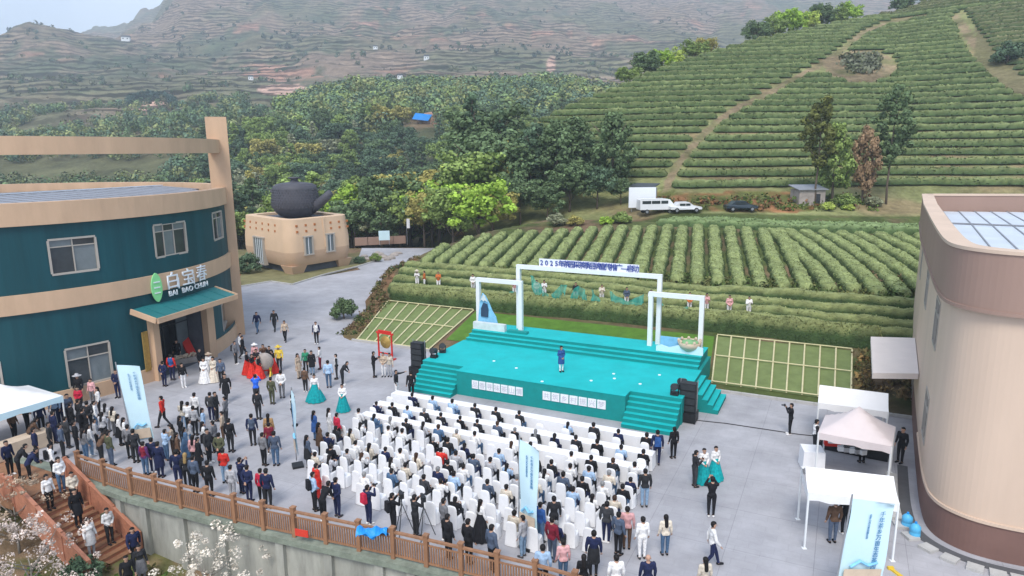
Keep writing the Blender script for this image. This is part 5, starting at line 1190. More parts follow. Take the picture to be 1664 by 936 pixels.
# ================================================================== trees
def leafcloud(r, centres, radii, per, size, flat=.8, shade=.5):
    """leaf-sized faces over many small clumps; returns verts, quads, colours (grey levels)"""
    k = per; m = len(centres); c0 = np.repeat(centres, k, 0); rd = np.repeat(radii, k)[:, None]
    u = r.normal(0, 1, (m * k, 3)); u /= np.linalg.norm(u, axis=1)[:, None]; rr = r.random((m * k, 1)) ** .35
    c = c0 + u * rr * rd * np.array([1, 1, flat])
    a1 = np.cross(u, r.normal(0, 1, (m * k, 3))); a1 /= np.linalg.norm(a1, axis=1)[:, None] + 1e-9; nrm = u + r.normal(0, .55, u.shape); a2 = np.cross(nrm, a1); a2 /= np.linalg.norm(a2, axis=1)[:, None] + 1e-9
    s = size * (.6 + .8 * r.random((m * k, 1))); V = np.stack([c - a1 * s, c - a2 * s * .75, c + a1 * s, c + a2 * s * .75], 1).reshape(-1, 3)
    g_ = np.repeat(.75 + .5 * r.random(m), k) * (.75 + .5 * r.random(m * k)); C = np.repeat(np.stack([g_ * 1.05, g_, g_ * .95], -1), 4, 0)
    return V, np.arange(len(V)).reshape(-1, 4), C
def crown_mesh(kind, seed):
    """unit crown: about 1 high, base near z=0.2"""
    r = np.random.default_rng(seed); cs = []; rs = []
    if kind == 'round':
        nb_ = 12
        for _ in range(nb_):
            t, e, q = r.uniform(0, 2 * math.pi), r.uniform(-.5, 1), r.uniform(.35, 1); base = np.array([math.cos(t) * .27 * q, math.sin(t) * .27 * q, .62 + .24 * e])
            for _ in range(9): cs.append(base + r.normal(0, .08, 3)); rs.append(r.uniform(.06, .12))
        return leafcloud(r, np.array(cs), np.array(rs), 52, .022)
    if kind == 'tall':
        for z in np.linspace(.25, .97, 16):
            w = .22 * math.sin(math.pi * min(1, (z - .15) / .85) ** .8) + .05
            for _ in range(5): t = r.uniform(0, 2 * math.pi); q = w * r.uniform(.4, 1.1); cs.append((math.cos(t) * q, math.sin(t) * q, z + r.normal(0, .03))); rs.append(r.uniform(.055, .10))
        return leafcloud(r, np.array(cs), np.array(rs), 60, .021, .9)
    if kind == 'cedar':
        for z in np.linspace(.15, .98, 20):
            w = .26 * (1 - z) ** .75 + .015
            for j in range(max(3, int(7 * (1 - z)) + 2)): t = r.uniform(0, 2 * math.pi); q = w * r.uniform(.35, 1.05); cs.append((math.cos(t) * q, math.sin(t) * q, z - q * .18 + r.normal(0, .01))); rs.append(r.uniform(.03, .065))
        return leafcloud(r, np.array(cs), np.array(rs), 56, .017, .6)
    if kind == 'lollipop':
        for z in np.linspace(.42, .98, 12):
            w = .15 * math.sin(math.pi * (z - .38) / .64) ** .7 + .02
            for _ in range(6): t = r.uniform(0, 2 * math.pi); q = w * r.uniform(.3, 1.1); cs.append((math.cos(t) * q, math.sin(t) * q, z + r.normal(0, .02))); rs.append(r.uniform(.03, .055))
        return leafcloud(r, np.array(cs), np.array(rs), 60, .014, .9)
    if kind == 'shrub':
        for _ in range(46):
            u = r.normal(0, 1, 3); u /= np.linalg.norm(u); u[2] = abs(u[2]) * .9; cs.append(u * np.array([.42, .42, .62]) * r.uniform(.55, 1) + [0, 0, .16]); rs.append(r.uniform(.10, .17))
        return leafcloud(r, np.array(cs), np.array(rs), 60, .035, .85)
    if kind == 'blossom':
        for _ in range(60):
            t, q, z = r.uniform(0, 2 * math.pi), r.uniform(.1, .5), r.uniform(.35, .95); q *= math.sin(math.pi * min(z, .95)) + .25; cs.append((math.cos(t) * q, math.sin(t) * q, z)); rs.append(r.uniform(.03, .08))
        return leafcloud(r, np.array(cs), np.array(rs), 40, .011, .9)
CROWNS = {}
for kd, nvar in (('round', 4), ('tall', 2), ('cedar', 3), ('lollipop', 2), ('shrub', 2), ('blossom', 2)):
    for v_ in range(nvar):
        V, Q, C = crown_mesh(kd, 100 + v_ * 7 + len(kd)); CROWNS[kd, v_] = npmesh('crown', V, Q, 'leaf', False, C)
def trunk_mesh(kind, seed, mt='barkm'):
    r = random.Random(seed); m_ = MB(); top = {'round': .72, 'tall': .85, 'cedar': .96, 'lollipop': .9, 'shrub': .5, 'blossom': .6}[kind]; r0 = {'shrub': .03, 'lollipop': .011, 'blossom': .016}.get(kind, .022)
    pts_ = [(0, 0, -.04)]; x = y = 0
    for i in range(1, 6): x += r.uniform(-.012, .012); y += r.uniform(-.012, .012); pts_.append((x, y, top * i / 5))
    m_.tube(pts_, np.linspace(r0, r0 * .25, 6), 7)
    for _ in range({'round': 6, 'tall': 7, 'cedar': 8, 'lollipop': 6, 'shrub': 5, 'blossom': 16}[kind]):
        z = r.uniform(.25 if kind != 'lollipop' else .5, .85) * top; t = r.uniform(0, 6.28); l = r.uniform(.15, .3) * (.5 if kind in ('lollipop', 'cedar') else 1.0); b0 = np.array([np.interp(z, [p[2] for p in pts_], [p[0] for p in pts_]), np.interp(z, [p[2] for p in pts_], [p[1] for p in pts_]), z])
        m_.tube([b0, b0 + np.array([math.cos(t) * l * .6, math.sin(t) * l * .6, l * .45]), b0 + np.array([math.cos(t) * l, math.sin(t) * l, l * .9])], [r0 * .42, r0 * .28, r0 * .1], 5)
    return m_.mesh('trunk', mt, True)
TRUNKS = {kd: [trunk_mesh(kd, s_, 'palebark' if kd in ('blossom',) else 'barkm') for s_ in range(2)] for kd in ('round', 'tall', 'cedar', 'lollipop', 'shrub', 'blossom')}
TREE_N = 0
GREENS = {'dark': (.12, .185, .09), 'deep': (.10, .165, .10), 'mid': (.21, .30, .09), 'olive': (.36, .34, .11), 'bright': (.31, .49, .075), 'lime': (.44, .56, .13), 'brown': (.30, .21, .13), 'grey': (.28, .31, .20), 'rust': (.38, .26, .13)}
def tree(kind, x, y, z, h, wd, tint, label, group=None, cat='tree', name=None):
    global TREE_N
    TREE_N += 1; o = empty(name or {'shrub': 'shrub', 'cedar': 'cedar_tree', 'blossom': 'blossom_tree'}.get(kind, 'tree'), (x, y, z), TREE_N * 2.4); tag(o, label, cat, group); o.scale = (wd, wd, h)
    nv = len([1 for q in CROWNS if q[0] == kind]); c = link('crown', CROWNS[kind, TREE_N % nv], o); c['tint'] = tuple(float(q) for q in (GREENS[tint] if isinstance(tint, str) else tint)); link('trunk', TRUNKS[kind][TREE_N % 2], o); return o
def tree_px(kind, px, py_base, py_top, tint, label, depth=None, wd=1.0, group=None, cat='tree', zb=None, name=None):
    """tree whose foot is on the ground at a pixel (or at a given depth on that sight line) and whose top reaches a pixel row"""
    if depth is None: p = hit(px, py_base)
    else:
        d = ray(px, py_base); p = np.array([d[0] / d[1] * depth, depth, 0]); p[2] = gz(p[0], p[1])
    top = DP(px, py_top, p[1])[2]; h = max(1.0, top - p[2]); return tree(kind, p[0], p[1], p[2] - .05, h, h * wd, tint, label, group, cat, name)
GF = 'trees at the far edge of the tea field'
# big trees at the far left edge of the tea field
for a_ in (('cedar', 770, 345, 152, 'deep', 'tall dark cedar just right of the blue tarp', 128, .9), ('cedar', 815, 345, 180, 'deep', 'dark cedar beside the tallest cedar, to its right', 122, .95),
           ('tall', 905, 345, 200, 'dark', 'broad dark tree left of the terraced hill foot', 110, 1.15), ('tall', 995, 345, 188, 'dark', 'tall dark tree standing before the lower terraced rows', 108, 1.05), ('tall', 955, 345, 225, 'deep', 'dark tree squeezed between two larger dark trees', 112, 1.1),
           ('round', 778, 372, 283, 'bright', 'bright green tree at the left end of the tea field', 100, 1.25), ('round', 735, 372, 300, 'mid', 'mid green tree left of the bright green tree', 103, 1.2),
           ('round', 825, 360, 232, 'olive', 'olive tree behind the bright green tree', 113, 1.0), ('round', 865, 360, 235, 'lime', 'lime green tree between cedar and dark trees', 114, .9), ('round', 845, 365, 280, 'dark', 'dark rounded tree right of the bright green tree', 104, 1.1),
           ('round', 890, 365, 300, 'dark', 'low dark tree at the field edge under the broad dark tree', 101, 1.2), ('round', 690, 385, 308, 'olive', 'brownish olive tree left of the field corner', 108, 1.1), ('round', 650, 385, 300, 'mid', 'rounded tree above the far road end', 114, 1.1), ('round', 612, 388, 315, 'grey', 'grey-green tree behind the notice board', 116, 1.1), ('round', 925, 360, 262, 'dark', 'dense dark tree at the field edge below the tall dark trees', 104, 1.3), ('round', 970, 356, 270, 'deep', 'dense blue-green tree at the field edge left of the billboard', 103, 1.3), ('round', 1008, 350, 285, 'dark', 'small dark tree left of the white billboard', 103, 1.2), ('round', 800, 368, 300, 'olive', 'low olive tree right of the bright green tree', 101, 1.3), ('tall', 870, 360, 205, 'deep', 'blue-green tall tree left of the broad dark tree', 112, 1.15), ('tall', 935, 350, 195, 'dark', 'tall dark tree between the broad tree and the hill rows', 113, 1.1), ('round', 715, 380, 285, 'bright', 'yellow-green tree above the field corner', 112, 1.2), ('round', 668, 380, 265, 'olive', 'tall olive tree behind the flag', 122, 1.1)):
    tree_px(a_[0], a_[1], a_[2], a_[3], a_[4], a_[5], a_[6], a_[7], GF)
for k, (px, py, tp_, tn, lb) in enumerate(((905, 366, 338, 'grey', 'pale bush at the field edge below the dark trees, left one'), (935, 366, 342, 'olive', 'pale bush at the field edge below the dark trees, right one'), (1010, 362, 335, 'mid', 'green bush left of the white van'), (985, 365, 345, 'bright', 'low bright bush at the field edge left of the van'), (745, 385, 370, 'rust', 'reddish bush at the far left corner of the tea field'), (705, 395, 375, 'olive', 'olive bush by the far road end'))):
    tree_px('shrub', px, py, tp_, tn, lb, None, 1.3, 'bushes at the field edge', 'bush')
# hill-foot trees
tree_px('lollipop', 1325, 334, 160, (.13, .15, .045), 'slim olive tree with bare trunk rising beside the grey shed', None, 1.0)
tree_px('tall', 1352, 332, 205, 'mid', 'dense green tree just right of the grey shed', None, .85); tree_px('tall', 1400, 332, 208, 'brown', 'sparse brownish tree right of the dense green tree', None, .62); tree_px('lollipop', 1440, 332, 143, 'dark', 'slim dark tree with round crown on a bare trunk', None, .95)
for k, (px, py, tp_, tn, lb) in enumerate(((1372, 335, 305, 'mid', 'low green bush under the dense green tree'), (1420, 334, 312, 'grey', 'low grey bush under the brownish tree'), (1345, 341, 322, 'lime', 'bright lime bush in front of the grey shed'), (1378, 341, 326, 'lime', 'bright lime bush right of the shed bush'))): tree_px('shrub', px, py, tp_, tn, lb, None, 1.5, None, 'bush')
tree_px('shrub', 1637, 104, 52, 'deep', 'big dark bush beside the upper right track', None, 1.1, None, 'bush')
# trees on the hill crest
for i, (px, up, tn, kd) in enumerate(((1022, 30, 'mid', 'round'), (1048, 42, 'dark', 'round'), (1075, 34, 'bright', 'round'), (1095, 28, 'lime', 'round'), (1128, 34, 'mid', 'round'), (1146, 30, 'olive', 'round'), (1225, 34, 'dark', 'round'), (1258, 36, 'mid', 'round'), (1282, 44, 'bright', 'round'), (1305, 30, 'lime', 'round'), (1330, 36, 'dark', 'round'), (1352, 30, 'mid', 'round'), (1372, 32, 'bright', 'round'), (1460, 30, 'dark', 'round'), (1490, 34, 'mid', 'round'))):
    b_ = ray(px, 100)[0] / ray(px, 100)[1]; cyy = np.interp(b_, HB, HCY) + 6; cpx = np.interp(b_, HB, [h_[3] for h_ in HP]); x_ = b_ * cyy; z_ = gz(x_, cyy); top = DP(px, cpx - up, cyy)[2]; h_ = max(top - z_, 4)
    tree(kd, x_, cyy, z_, h_, h_ * 1.15, tn, ordinal(i + 1) + ' tree from the left along the terraced hill crest', 'trees on the hill crest')
# shrubs by the plaza
q = G(559, 514, .2); tree('shrub', q[0], q[1], 0, 2.6, 2.6, 'dark', 'round dark shrub at the corner of the left lawn', None, 'bush'); q = G(403, 444, 0); tree('shrub', q[0], q[1], 0, 3.6, 3.2, 'deep', 'clipped round shrub beside the cream pavilion', None, 'bush')
q = G(610, 425, 0); tree('shrub', q[0], q[1], 0, 1.6, 2.0, 'mid', 'low bush by the boulder ring right of the pavilion', None, 'bush'); q = G(585, 428, 0); tree('shrub', q[0], q[1], 0, 1.4, 1.8, 'deep', 'low dark bush at the right corner of the pavilion', None, 'bush')
# blossom trees below the fence
PINK, WHITE = (.62, .54, .50), (.70, .67, .60)
for i, (px, py, dp, h_, w_, tn, lb) in enumerate(((42, 885, 23.0, 4.0, 4.2, PINK, 'pink blossoming tree below the stairs at lower left'), (20, 830, 26.5, 3.6, 4.0, (.42, .34, .26), 'bare brownish budding tree below the landing'), (325, 870, 23.4, 3.5, 4.4, WHITE, 'white blossoming tree against the retaining wall'), (492, 905, 21.4, 3.0, 3.2, (.46, .50, .32), 'pale green leafing tree against the retaining wall'))):
    x_ = ray(px, py)[0] / ray(px, py)[1] * dp; z_ = gz(x_, dp); tree('blossom', x_, dp, z_, h_, w_, tn, lb, 'blossoming trees below the fence')
for i, (px, py, dp, h_, tn, lb) in enumerate(((5, 905, 21.5, 1.9, 'bright', 'bright green bush in the lower left corner'), (110, 930, 22.0, .9, 'mid', 'small green plant under the pink blossom'), (120, 850, 24.8, 1.5, 'deep', 'dark green bush beneath the stairs'))):
    x_ = ray(px, py)[0] / ray(px, py)[1] * dp; tree('shrub', x_, dp, gz(x_, dp), h_, h_ * 1.2, tn, lb, None, 'bush')
# woodland beyond the teapot pavilion: every tree its own
WOOD = []; wr = random.Random(3); tries = 0
names_ = {'dark': 'dark green', 'deep': 'blue-green', 'mid': 'mid green', 'olive': 'yellowish olive', 'bright': 'bright green', 'lime': 'lime', 'brown': 'brownish', 'grey': 'greyish green', 'rust': 'rusty'}
while len(WOOD) < 270 and tries < 14000:
    tries += 1; dp = 112 + 190 * wr.random() ** 1.35; px = wr.uniform(330, 930); b_ = ray(px, 250)[0] / ray(px, 250)[1]; x_ = b_ * dp; s_, t_ = toST(x_, dp)
    if s_ - np.interp(t_, FL_T, FL_S) > -4 and t_ < 50: continue
    if dp < 122 and px < 560: continue
    if 660 < px < 715 and dp > 262: continue
    if any((x_ - a_) ** 2 + (dp - b2) ** 2 < (3.6 + dp * .011) ** 2 for a_, b2 in WOOD): continue
    if hill_z(np.array([x_]), np.array([dp]))[0] > gz(x_, dp) - .1 and px > 800 and dp > 116: continue
    WOOD.append((x_, dp))
def place_phrase(px, dp):
    a_ = 'left' if px < 480 else ('middle' if px < 700 else 'right'); b_ = 'near edge' if dp < 150 else ('middle' if dp < 205 else 'far side'); return a_, b_
for x_, dp in WOOD:
    px = proj(x_, dp, gz(x_, dp) + 4)[0]; u = wr.random(); z_ = gz(x_, dp)
    yel = px > 520 and px < 900 and dp < 190
    tn = wr.choice(['olive', 'bright', 'mid', 'dark', 'lime', 'olive', 'mid', 'rust', 'dark'] if yel else ['dark', 'deep', 'deep', 'mid', 'dark', 'grey', 'mid', 'deep', 'olive'])
    kd = wr.choice(['round', 'round', 'round', 'tall', 'cedar'] if px < 850 else ['tall', 'round', 'cedar']); h_ = wr.uniform(8.5, 14.0) * (1.15 if kd == 'cedar' else 1)
    a_, b_ = place_phrase(px, dp); c0 = np.array(GREENS[tn]) * (.85 + .3 * wr.random())
    tree(kd, x_, dp, z_ - .1, h_, h_ * {'round': 1.25, 'tall': 1.2, 'cedar': 1.0}[kd] * wr.uniform(.9, 1.2), c0, names_[tn] + ' ' + {'round': 'rounded', 'tall': 'upright', 'cedar': 'pointed'}[kd] + ' tree in the valley wood, ' + b_ + ', ' + a_ + ' part', 'valley wood: ' + names_[tn] + ' ' + {'round': 'rounded', 'tall': 'upright', 'cedar': 'pointed'}[kd] + ' ' + b_ + ' ' + a_)
# equal-looking neighbours are told apart by their order from the left
bylab = {}
for o in list(COL.objects):
    if o.parent is None and str(o.get('group', '')).startswith('valley wood'): bylab.setdefault(o['label'], []).append(o)
for lb_, os_ in bylab.items():
    if len(os_) > 1:
        for i, o in enumerate(sorted(os_, key=lambda q_: q_.location.x / q_.location.y)): o['label'] = lb_.replace(' part', '').replace('in the valley wood', 'in valley wood') + ', ' + ordinal(i + 1) + ' from left'
# far woods: reads as one mass
def far_wood(name, label, n, sampler, hmin, hmax, cols, seed, k=80, sz=.085):
    r = np.random.default_rng(seed); P = sampler(r, n); m = len(P); H_ = r.uniform(hmin, hmax, m); 
    c = np.repeat(P, k, 0); hh = np.repeat(H_, k)[:, None]; u = r.normal(0, 1, (m * k, 3)); u /= np.linalg.norm(u, axis=1)[:, None]; c = c + u * np.array([.42, .42, .42]) * hh * r.random((m * k, 1)) ** .3 + np.array([0, 0, .5]) * hh
    a1 = np.cross(u, r.normal(0, 1, u.shape)); a1 /= np.linalg.norm(a1, axis=1)[:, None] + 1e-9; a2 = np.cross(u + r.normal(0, .35, u.shape), a1); a2 /= np.linalg.norm(a2, axis=1)[:, None] + 1e-9
    s = hh * sz * (.6 + .8 * r.random((m * k, 1))); V = np.stack([c - a1 * s, c - a2 * s * .8, c + a1 * s, c + a2 * s * .8], 1).reshape(-1, 3)
    cols = np.array(cols); cc = np.repeat(cols[r.integers(0, len(cols), m)] * (.75 + .5 * r.random((m, 1))), k, 0) * (.7 + .6 * r.random((m * k, 1)))
    o = link(name, npmesh(name, V, np.arange(len(V)).reshape(-1, 4), 'farleaf', False, np.repeat(cc, 4, 0))); tag(o, label, 'wood', kind='stuff'); return o
def polar(px0, px1, d0, d1, thr=None, seed=0, pw=1.0):
    def f_(r, n):
        px = r.uniform(px0, px1, n); d = d0 + (d1 - d0) * r.random(n) ** pw; b_ = VBpx(px); x_ = b_ * d; keep = np.ones(n, bool)
        if thr is not None: keep = fbm(x_ / 55, d / 55, seed, 3) > thr
        keep &= ~((px > 662) & (px < 716) & (d > 282) & (d < 322)) & ~((np.abs(px - 462) < 40) & (d > 400) & (d < 640)) & ~((np.abs(px - 640) < 18) & (d > 300) & (d < 345))
        x_, d = x_[keep], d[keep]; return np.column_stack([x_, d, ground_z(x_, d) - np.interp(d, [300, 900, 1700], [.3, 2.5, 6])])
    return f_
def VBpx(px): return (px - CX) / FPX / math.cos(PITCH) * .985
far_wood('far_wood', 'dense wood on the rounded ridge behind the valley', 1500, polar(470, 1000, 290, 440), 7, 13, [(.13, .20, .11), (.18, .26, .11), (.27, .29, .11), (.11, .17, .11), (.24, .31, .10)], 31, 150, .055)
far_wood('far_wood', 'scattered dark trees on the left valley slope', 1900, polar(-200, 480, 225, 520, .42, 3), 4, 9, [(.11, .17, .105), (.15, .22, .10), (.24, .27, .11)], 32, 70, .08)
far_wood('far_wood', 'woods and thickets in the valley behind the green building', 900, polar(-300, 400, 118, 260, .36, 23), 4, 9, [(.085, .14, .085), (.12, .18, .08), (.20, .23, .09), (.16, .2, .1)], 36, 110, .06)
far_wood('far_wood', 'tree patches on the lower mountain slopes', 1300, polar(-200, 1500, 480, 950, .56, 9), 4, 9, [(.065, .11, .065), (.095, .14, .07), (.13, .14, .08)], 33, 40, .12)
far_wood('far_wood', 'tree patches high on the far mountain', 2200, polar(-200, 1600, 850, 1600, .55, 14), 5, 11, [(.05, .08, .055), (.075, .095, .065)], 34, 20, .16)
far_wood('far_scrub', 'bushes dotting the terraced mountain side', 5200, polar(-250, 1600, 430, 1400, .38, 18), 1.5, 3.6, [(.09, .105, .06), (.12, .11, .07), (.15, .115, .085)], 35, 10, .2)
def arc_pts(r, n):
    out_ = []
    for k in range(n):
        t = math.pi * (k + .5) / n; q = hit(246 + 36 * math.cos(t), 176 - 13 * math.sin(t) + r.uniform(-1, 1), 240)
        if q is not None: out_.append(q)
    return np.array(out_)
far_wood('tree_row', 'arched row of dark trees on the far left slope', 60, arc_pts, 7, 10, [(.05, .09, .075)], 37, 60, .07)
# landmarks on the far slopes
g_ = hit(690, 202, 150); o = empty('blue_tarp', tuple(g_)); tag(o, 'bright blue tarp beside bare earth in the distant wood', 'tarp')
mat('tarp', (.01, .22, .62), .5, .1, .5); mat('earth', (.36, .22, .16), .95, .2, .3)
d = g_[1]; sc_ = d / 1109.; MB().add([(-19 * sc_, -4 * sc_, 8 * sc_), (6 * sc_, -5 * sc_, 5 * sc_), (12 * sc_, 6 * sc_, 15 * sc_), (-15 * sc_, 8 * sc_, 18 * sc_), (-4 * sc_, 0, 12 * sc_)], [(0, 1, 4), (1, 2, 4), (2, 3, 4), (3, 0, 4)]).obj('sheet', 'tarp', o)
MB().ell((10 * sc_, 14 * sc_, 3 * sc_), (24 * sc_, 12 * sc_, 17 * sc_), 12, 7).obj('earth_mound', 'earth', o, True)
def house(px, py, w_, h_, label, y0=230):
    g_ = hit(px, py, y0)
    if g_ is None: return
    sc_ = g_[1] / 1109.; w_, h_ = w_ * sc_, h_ * sc_; o = empty('far_house', tuple(g_), .2); tag(o, label, 'house')
    MB().box((0, 0, h_ * .35), (w_, w_ * .6, h_ * 1.3)).obj('wall', 'white_paint', o); MB().add([(-w_ * .55, -w_ * .36, h_), (w_ * .55, -w_ * .36, h_), (w_ * .55, w_ * .36, h_), (-w_ * .55, w_ * .36, h_), (-w_ * .5, 0, h_ * 1.5), (w_ * .5, 0, h_ * 1.5)], [(0, 1, 5, 4), (2, 3, 4, 5), (1, 2, 5), (3, 0, 4), (3, 2, 1, 0)]).obj('roof', 'dark_metal', o)
    for s_ in (-.25, .25): MB().box((s_ * w_, -w_ * .301, h_ * .5), (w_ * .16, .05, h_ * .35)).obj('window', 'glass', o)
for a_ in ((205, 66, 12, 5, 'white house on the saddle between the far hills'), (408, 130, 7, 5, 'tiny white house below the mountain, left of the clearing'), (610, 80, 7, 4, 'tiny pale house high on the mountain left of centre'), (693, 97, 8, 5, 'tiny pale house on the mountain above the wood'), (467, 188, 6, 5, 'tiny white house among the trees left of the tarp'), (650, 128, 8, 5, 'tiny white house at the wood top')): house(*a_)
# ================================================================== people
def capsule(m_, p0, p1, r0, r1, seg=10, fl=1.0):
    """closed tapered capsule; fl flattens it front to back"""
    p0 = np.array(p0, float); p1 = np.array(p1, float); d = p1 - p0; L = np.linalg.norm(d) + 1e-9; d = d / L
    a = np.cross(d, [0, 1., 0]) if abs(d[1]) < .9 else np.cross(d, [1., 0, 0]); a /= np.linalg.norm(a); b_ = np.cross(d, a); rings = []
    for t in np.linspace(-90, 0, 4): rings.append((p0 + d * r0 * math.sin(math.radians(t)), max(r0 * math.cos(math.radians(t)), .002)))
    for t in np.linspace(0, 90, 4): rings.append((p1 + d * r1 * math.sin(math.radians(t)), max(r1 * math.cos(math.radians(t)), .002)))
    V = []
    for c, r in rings:
        for k in range(seg):
            t = 2 * math.pi * k / seg; o = r * (math.cos(t) * a + math.sin(t) * b_); o[1] *= fl; V.append(c + o)
    n = len(rings); F = [(i * seg + k, i * seg + (k + 1) % seg, (i + 1) * seg + (k + 1) % seg, (i + 1) * seg + k) for i in range(n - 1) for k in range(seg)] + [tuple(range(seg))[::-1], tuple((n - 1) * seg + k for k in range(seg))]
    m_.add(V, F)
def pose_joints(kind):
    J = dict(ankL=(.09, .0, .08), ankR=(-.09, .0, .08), kneL=(.10, -.015, .48), kneR=(-.10, -.015, .48), hipL=(.095, 0, .90), hipR=(-.095, 0, .90), pel=(0, 0, .95), wai=(0, -.005, 1.08), che=(0, 0, 1.27), shL=(.185, .01, 1.40), shR=(-.185, .01, 1.40), nek=(0, .005, 1.46), hea=(0, -.015, 1.585),
             elL=(.245, .02, 1.12), elR=(-.245, .02, 1.12), wrL=(.25, -.06, .88), wrR=(-.25, -.06, .88), toL=(.10, -.16, .035), toR=(-.10, -.16, .035))
    def up(**k): J.update(k)
    if kind == 'phone': up(elL=(.23, -.05, 1.14), elR=(-.23, -.05, 1.14), wrL=(.10, -.28, 1.24), wrR=(-.09, -.28, 1.24), hea=(0, -.04, 1.58))
    if kind == 'photo': up(elL=(.24, -.17, 1.27), elR=(-.24, -.17, 1.27), wrL=(.09, -.27, 1.50), wrR=(-.09, -.27, 1.50))
    if kind == 'clasp': up(elL=(.26, .0, 1.13), elR=(-.26, .0, 1.13), wrL=(.07, -.16, .98), wrR=(-.06, -.16, .97))
    if kind == 'back': up(elL=(.27, .06, 1.13), elR=(-.27, .06, 1.13), wrL=(.06, .16, .95), wrR=(-.05, .16, .95))
    if kind == 'walk': up(kneL=(.09, -.16, .50), ankL=(.09, -.26, .09), toL=(.10, -.42, .05), kneR=(-.09, .02, .49), ankR=(-.09, .27, .14), toR=(-.10, .14, .035), elL=(.245, .10, 1.12), wrL=(.24, .10, .89), elR=(-.245, -.06, 1.12), wrR=(-.23, -.20, .92))
    if kind == 'point': up(elL=(.42, -.16, 1.36), wrL=(.62, -.34, 1.38))
    if kind == 'bow': up(che=(0, -.17, 1.24), wai=(0, -.06, 1.07), shL=(.185, -.24, 1.35), shR=(-.185, -.24, 1.35), nek=(0, -.29, 1.40), hea=(0, -.38, 1.49), elL=(.22, -.30, 1.10), elR=(-.22, -.30, 1.10), wrL=(.12, -.42, .96), wrR=(-.12, -.42, .96))
    if kind in ('sit', 'sit2', 'sit3'):
        dz = -.40
        for k in ('pel', 'wai', 'che', 'shL', 'shR', 'nek', 'hea', 'elL', 'elR', 'wrL', 'wrR'): J[k] = (J[k][0], J[k][1], J[k][2] + dz)
        up(hipL=(.09, -.02, .53), hipR=(-.09, -.02, .53), kneL=(.12, -.43, .53), kneR=(-.12, -.43, .53), ankL=(.12, -.42, .09), ankR=(-.12, -.42, .09), toL=(.13, -.58, .035), toR=(-.13, -.58, .035), elL=(.25, -.02, .74), elR=(-.25, -.02, .74), wrL=(.13, -.26, .66), wrR=(-.13, -.26, .66))
        if kind == 'sit2': up(wrL=(.10, -.33, .82), wrR=(-.10, -.33, .82), elL=(.24, -.12, .74), elR=(-.24, -.12, .74), hea=(0, -.05, 1.17))
        if kind == 'sit3': up(che=(.02, -.05, .87), shL=(.2, -.06, 1.0), shR=(-.17, -.02, 1.0), nek=(.02, -.05, 1.06), hea=(.05, -.09, 1.18), wrL=(.02, -.3, .70), elL=(.25, -.1, .74))
    return J
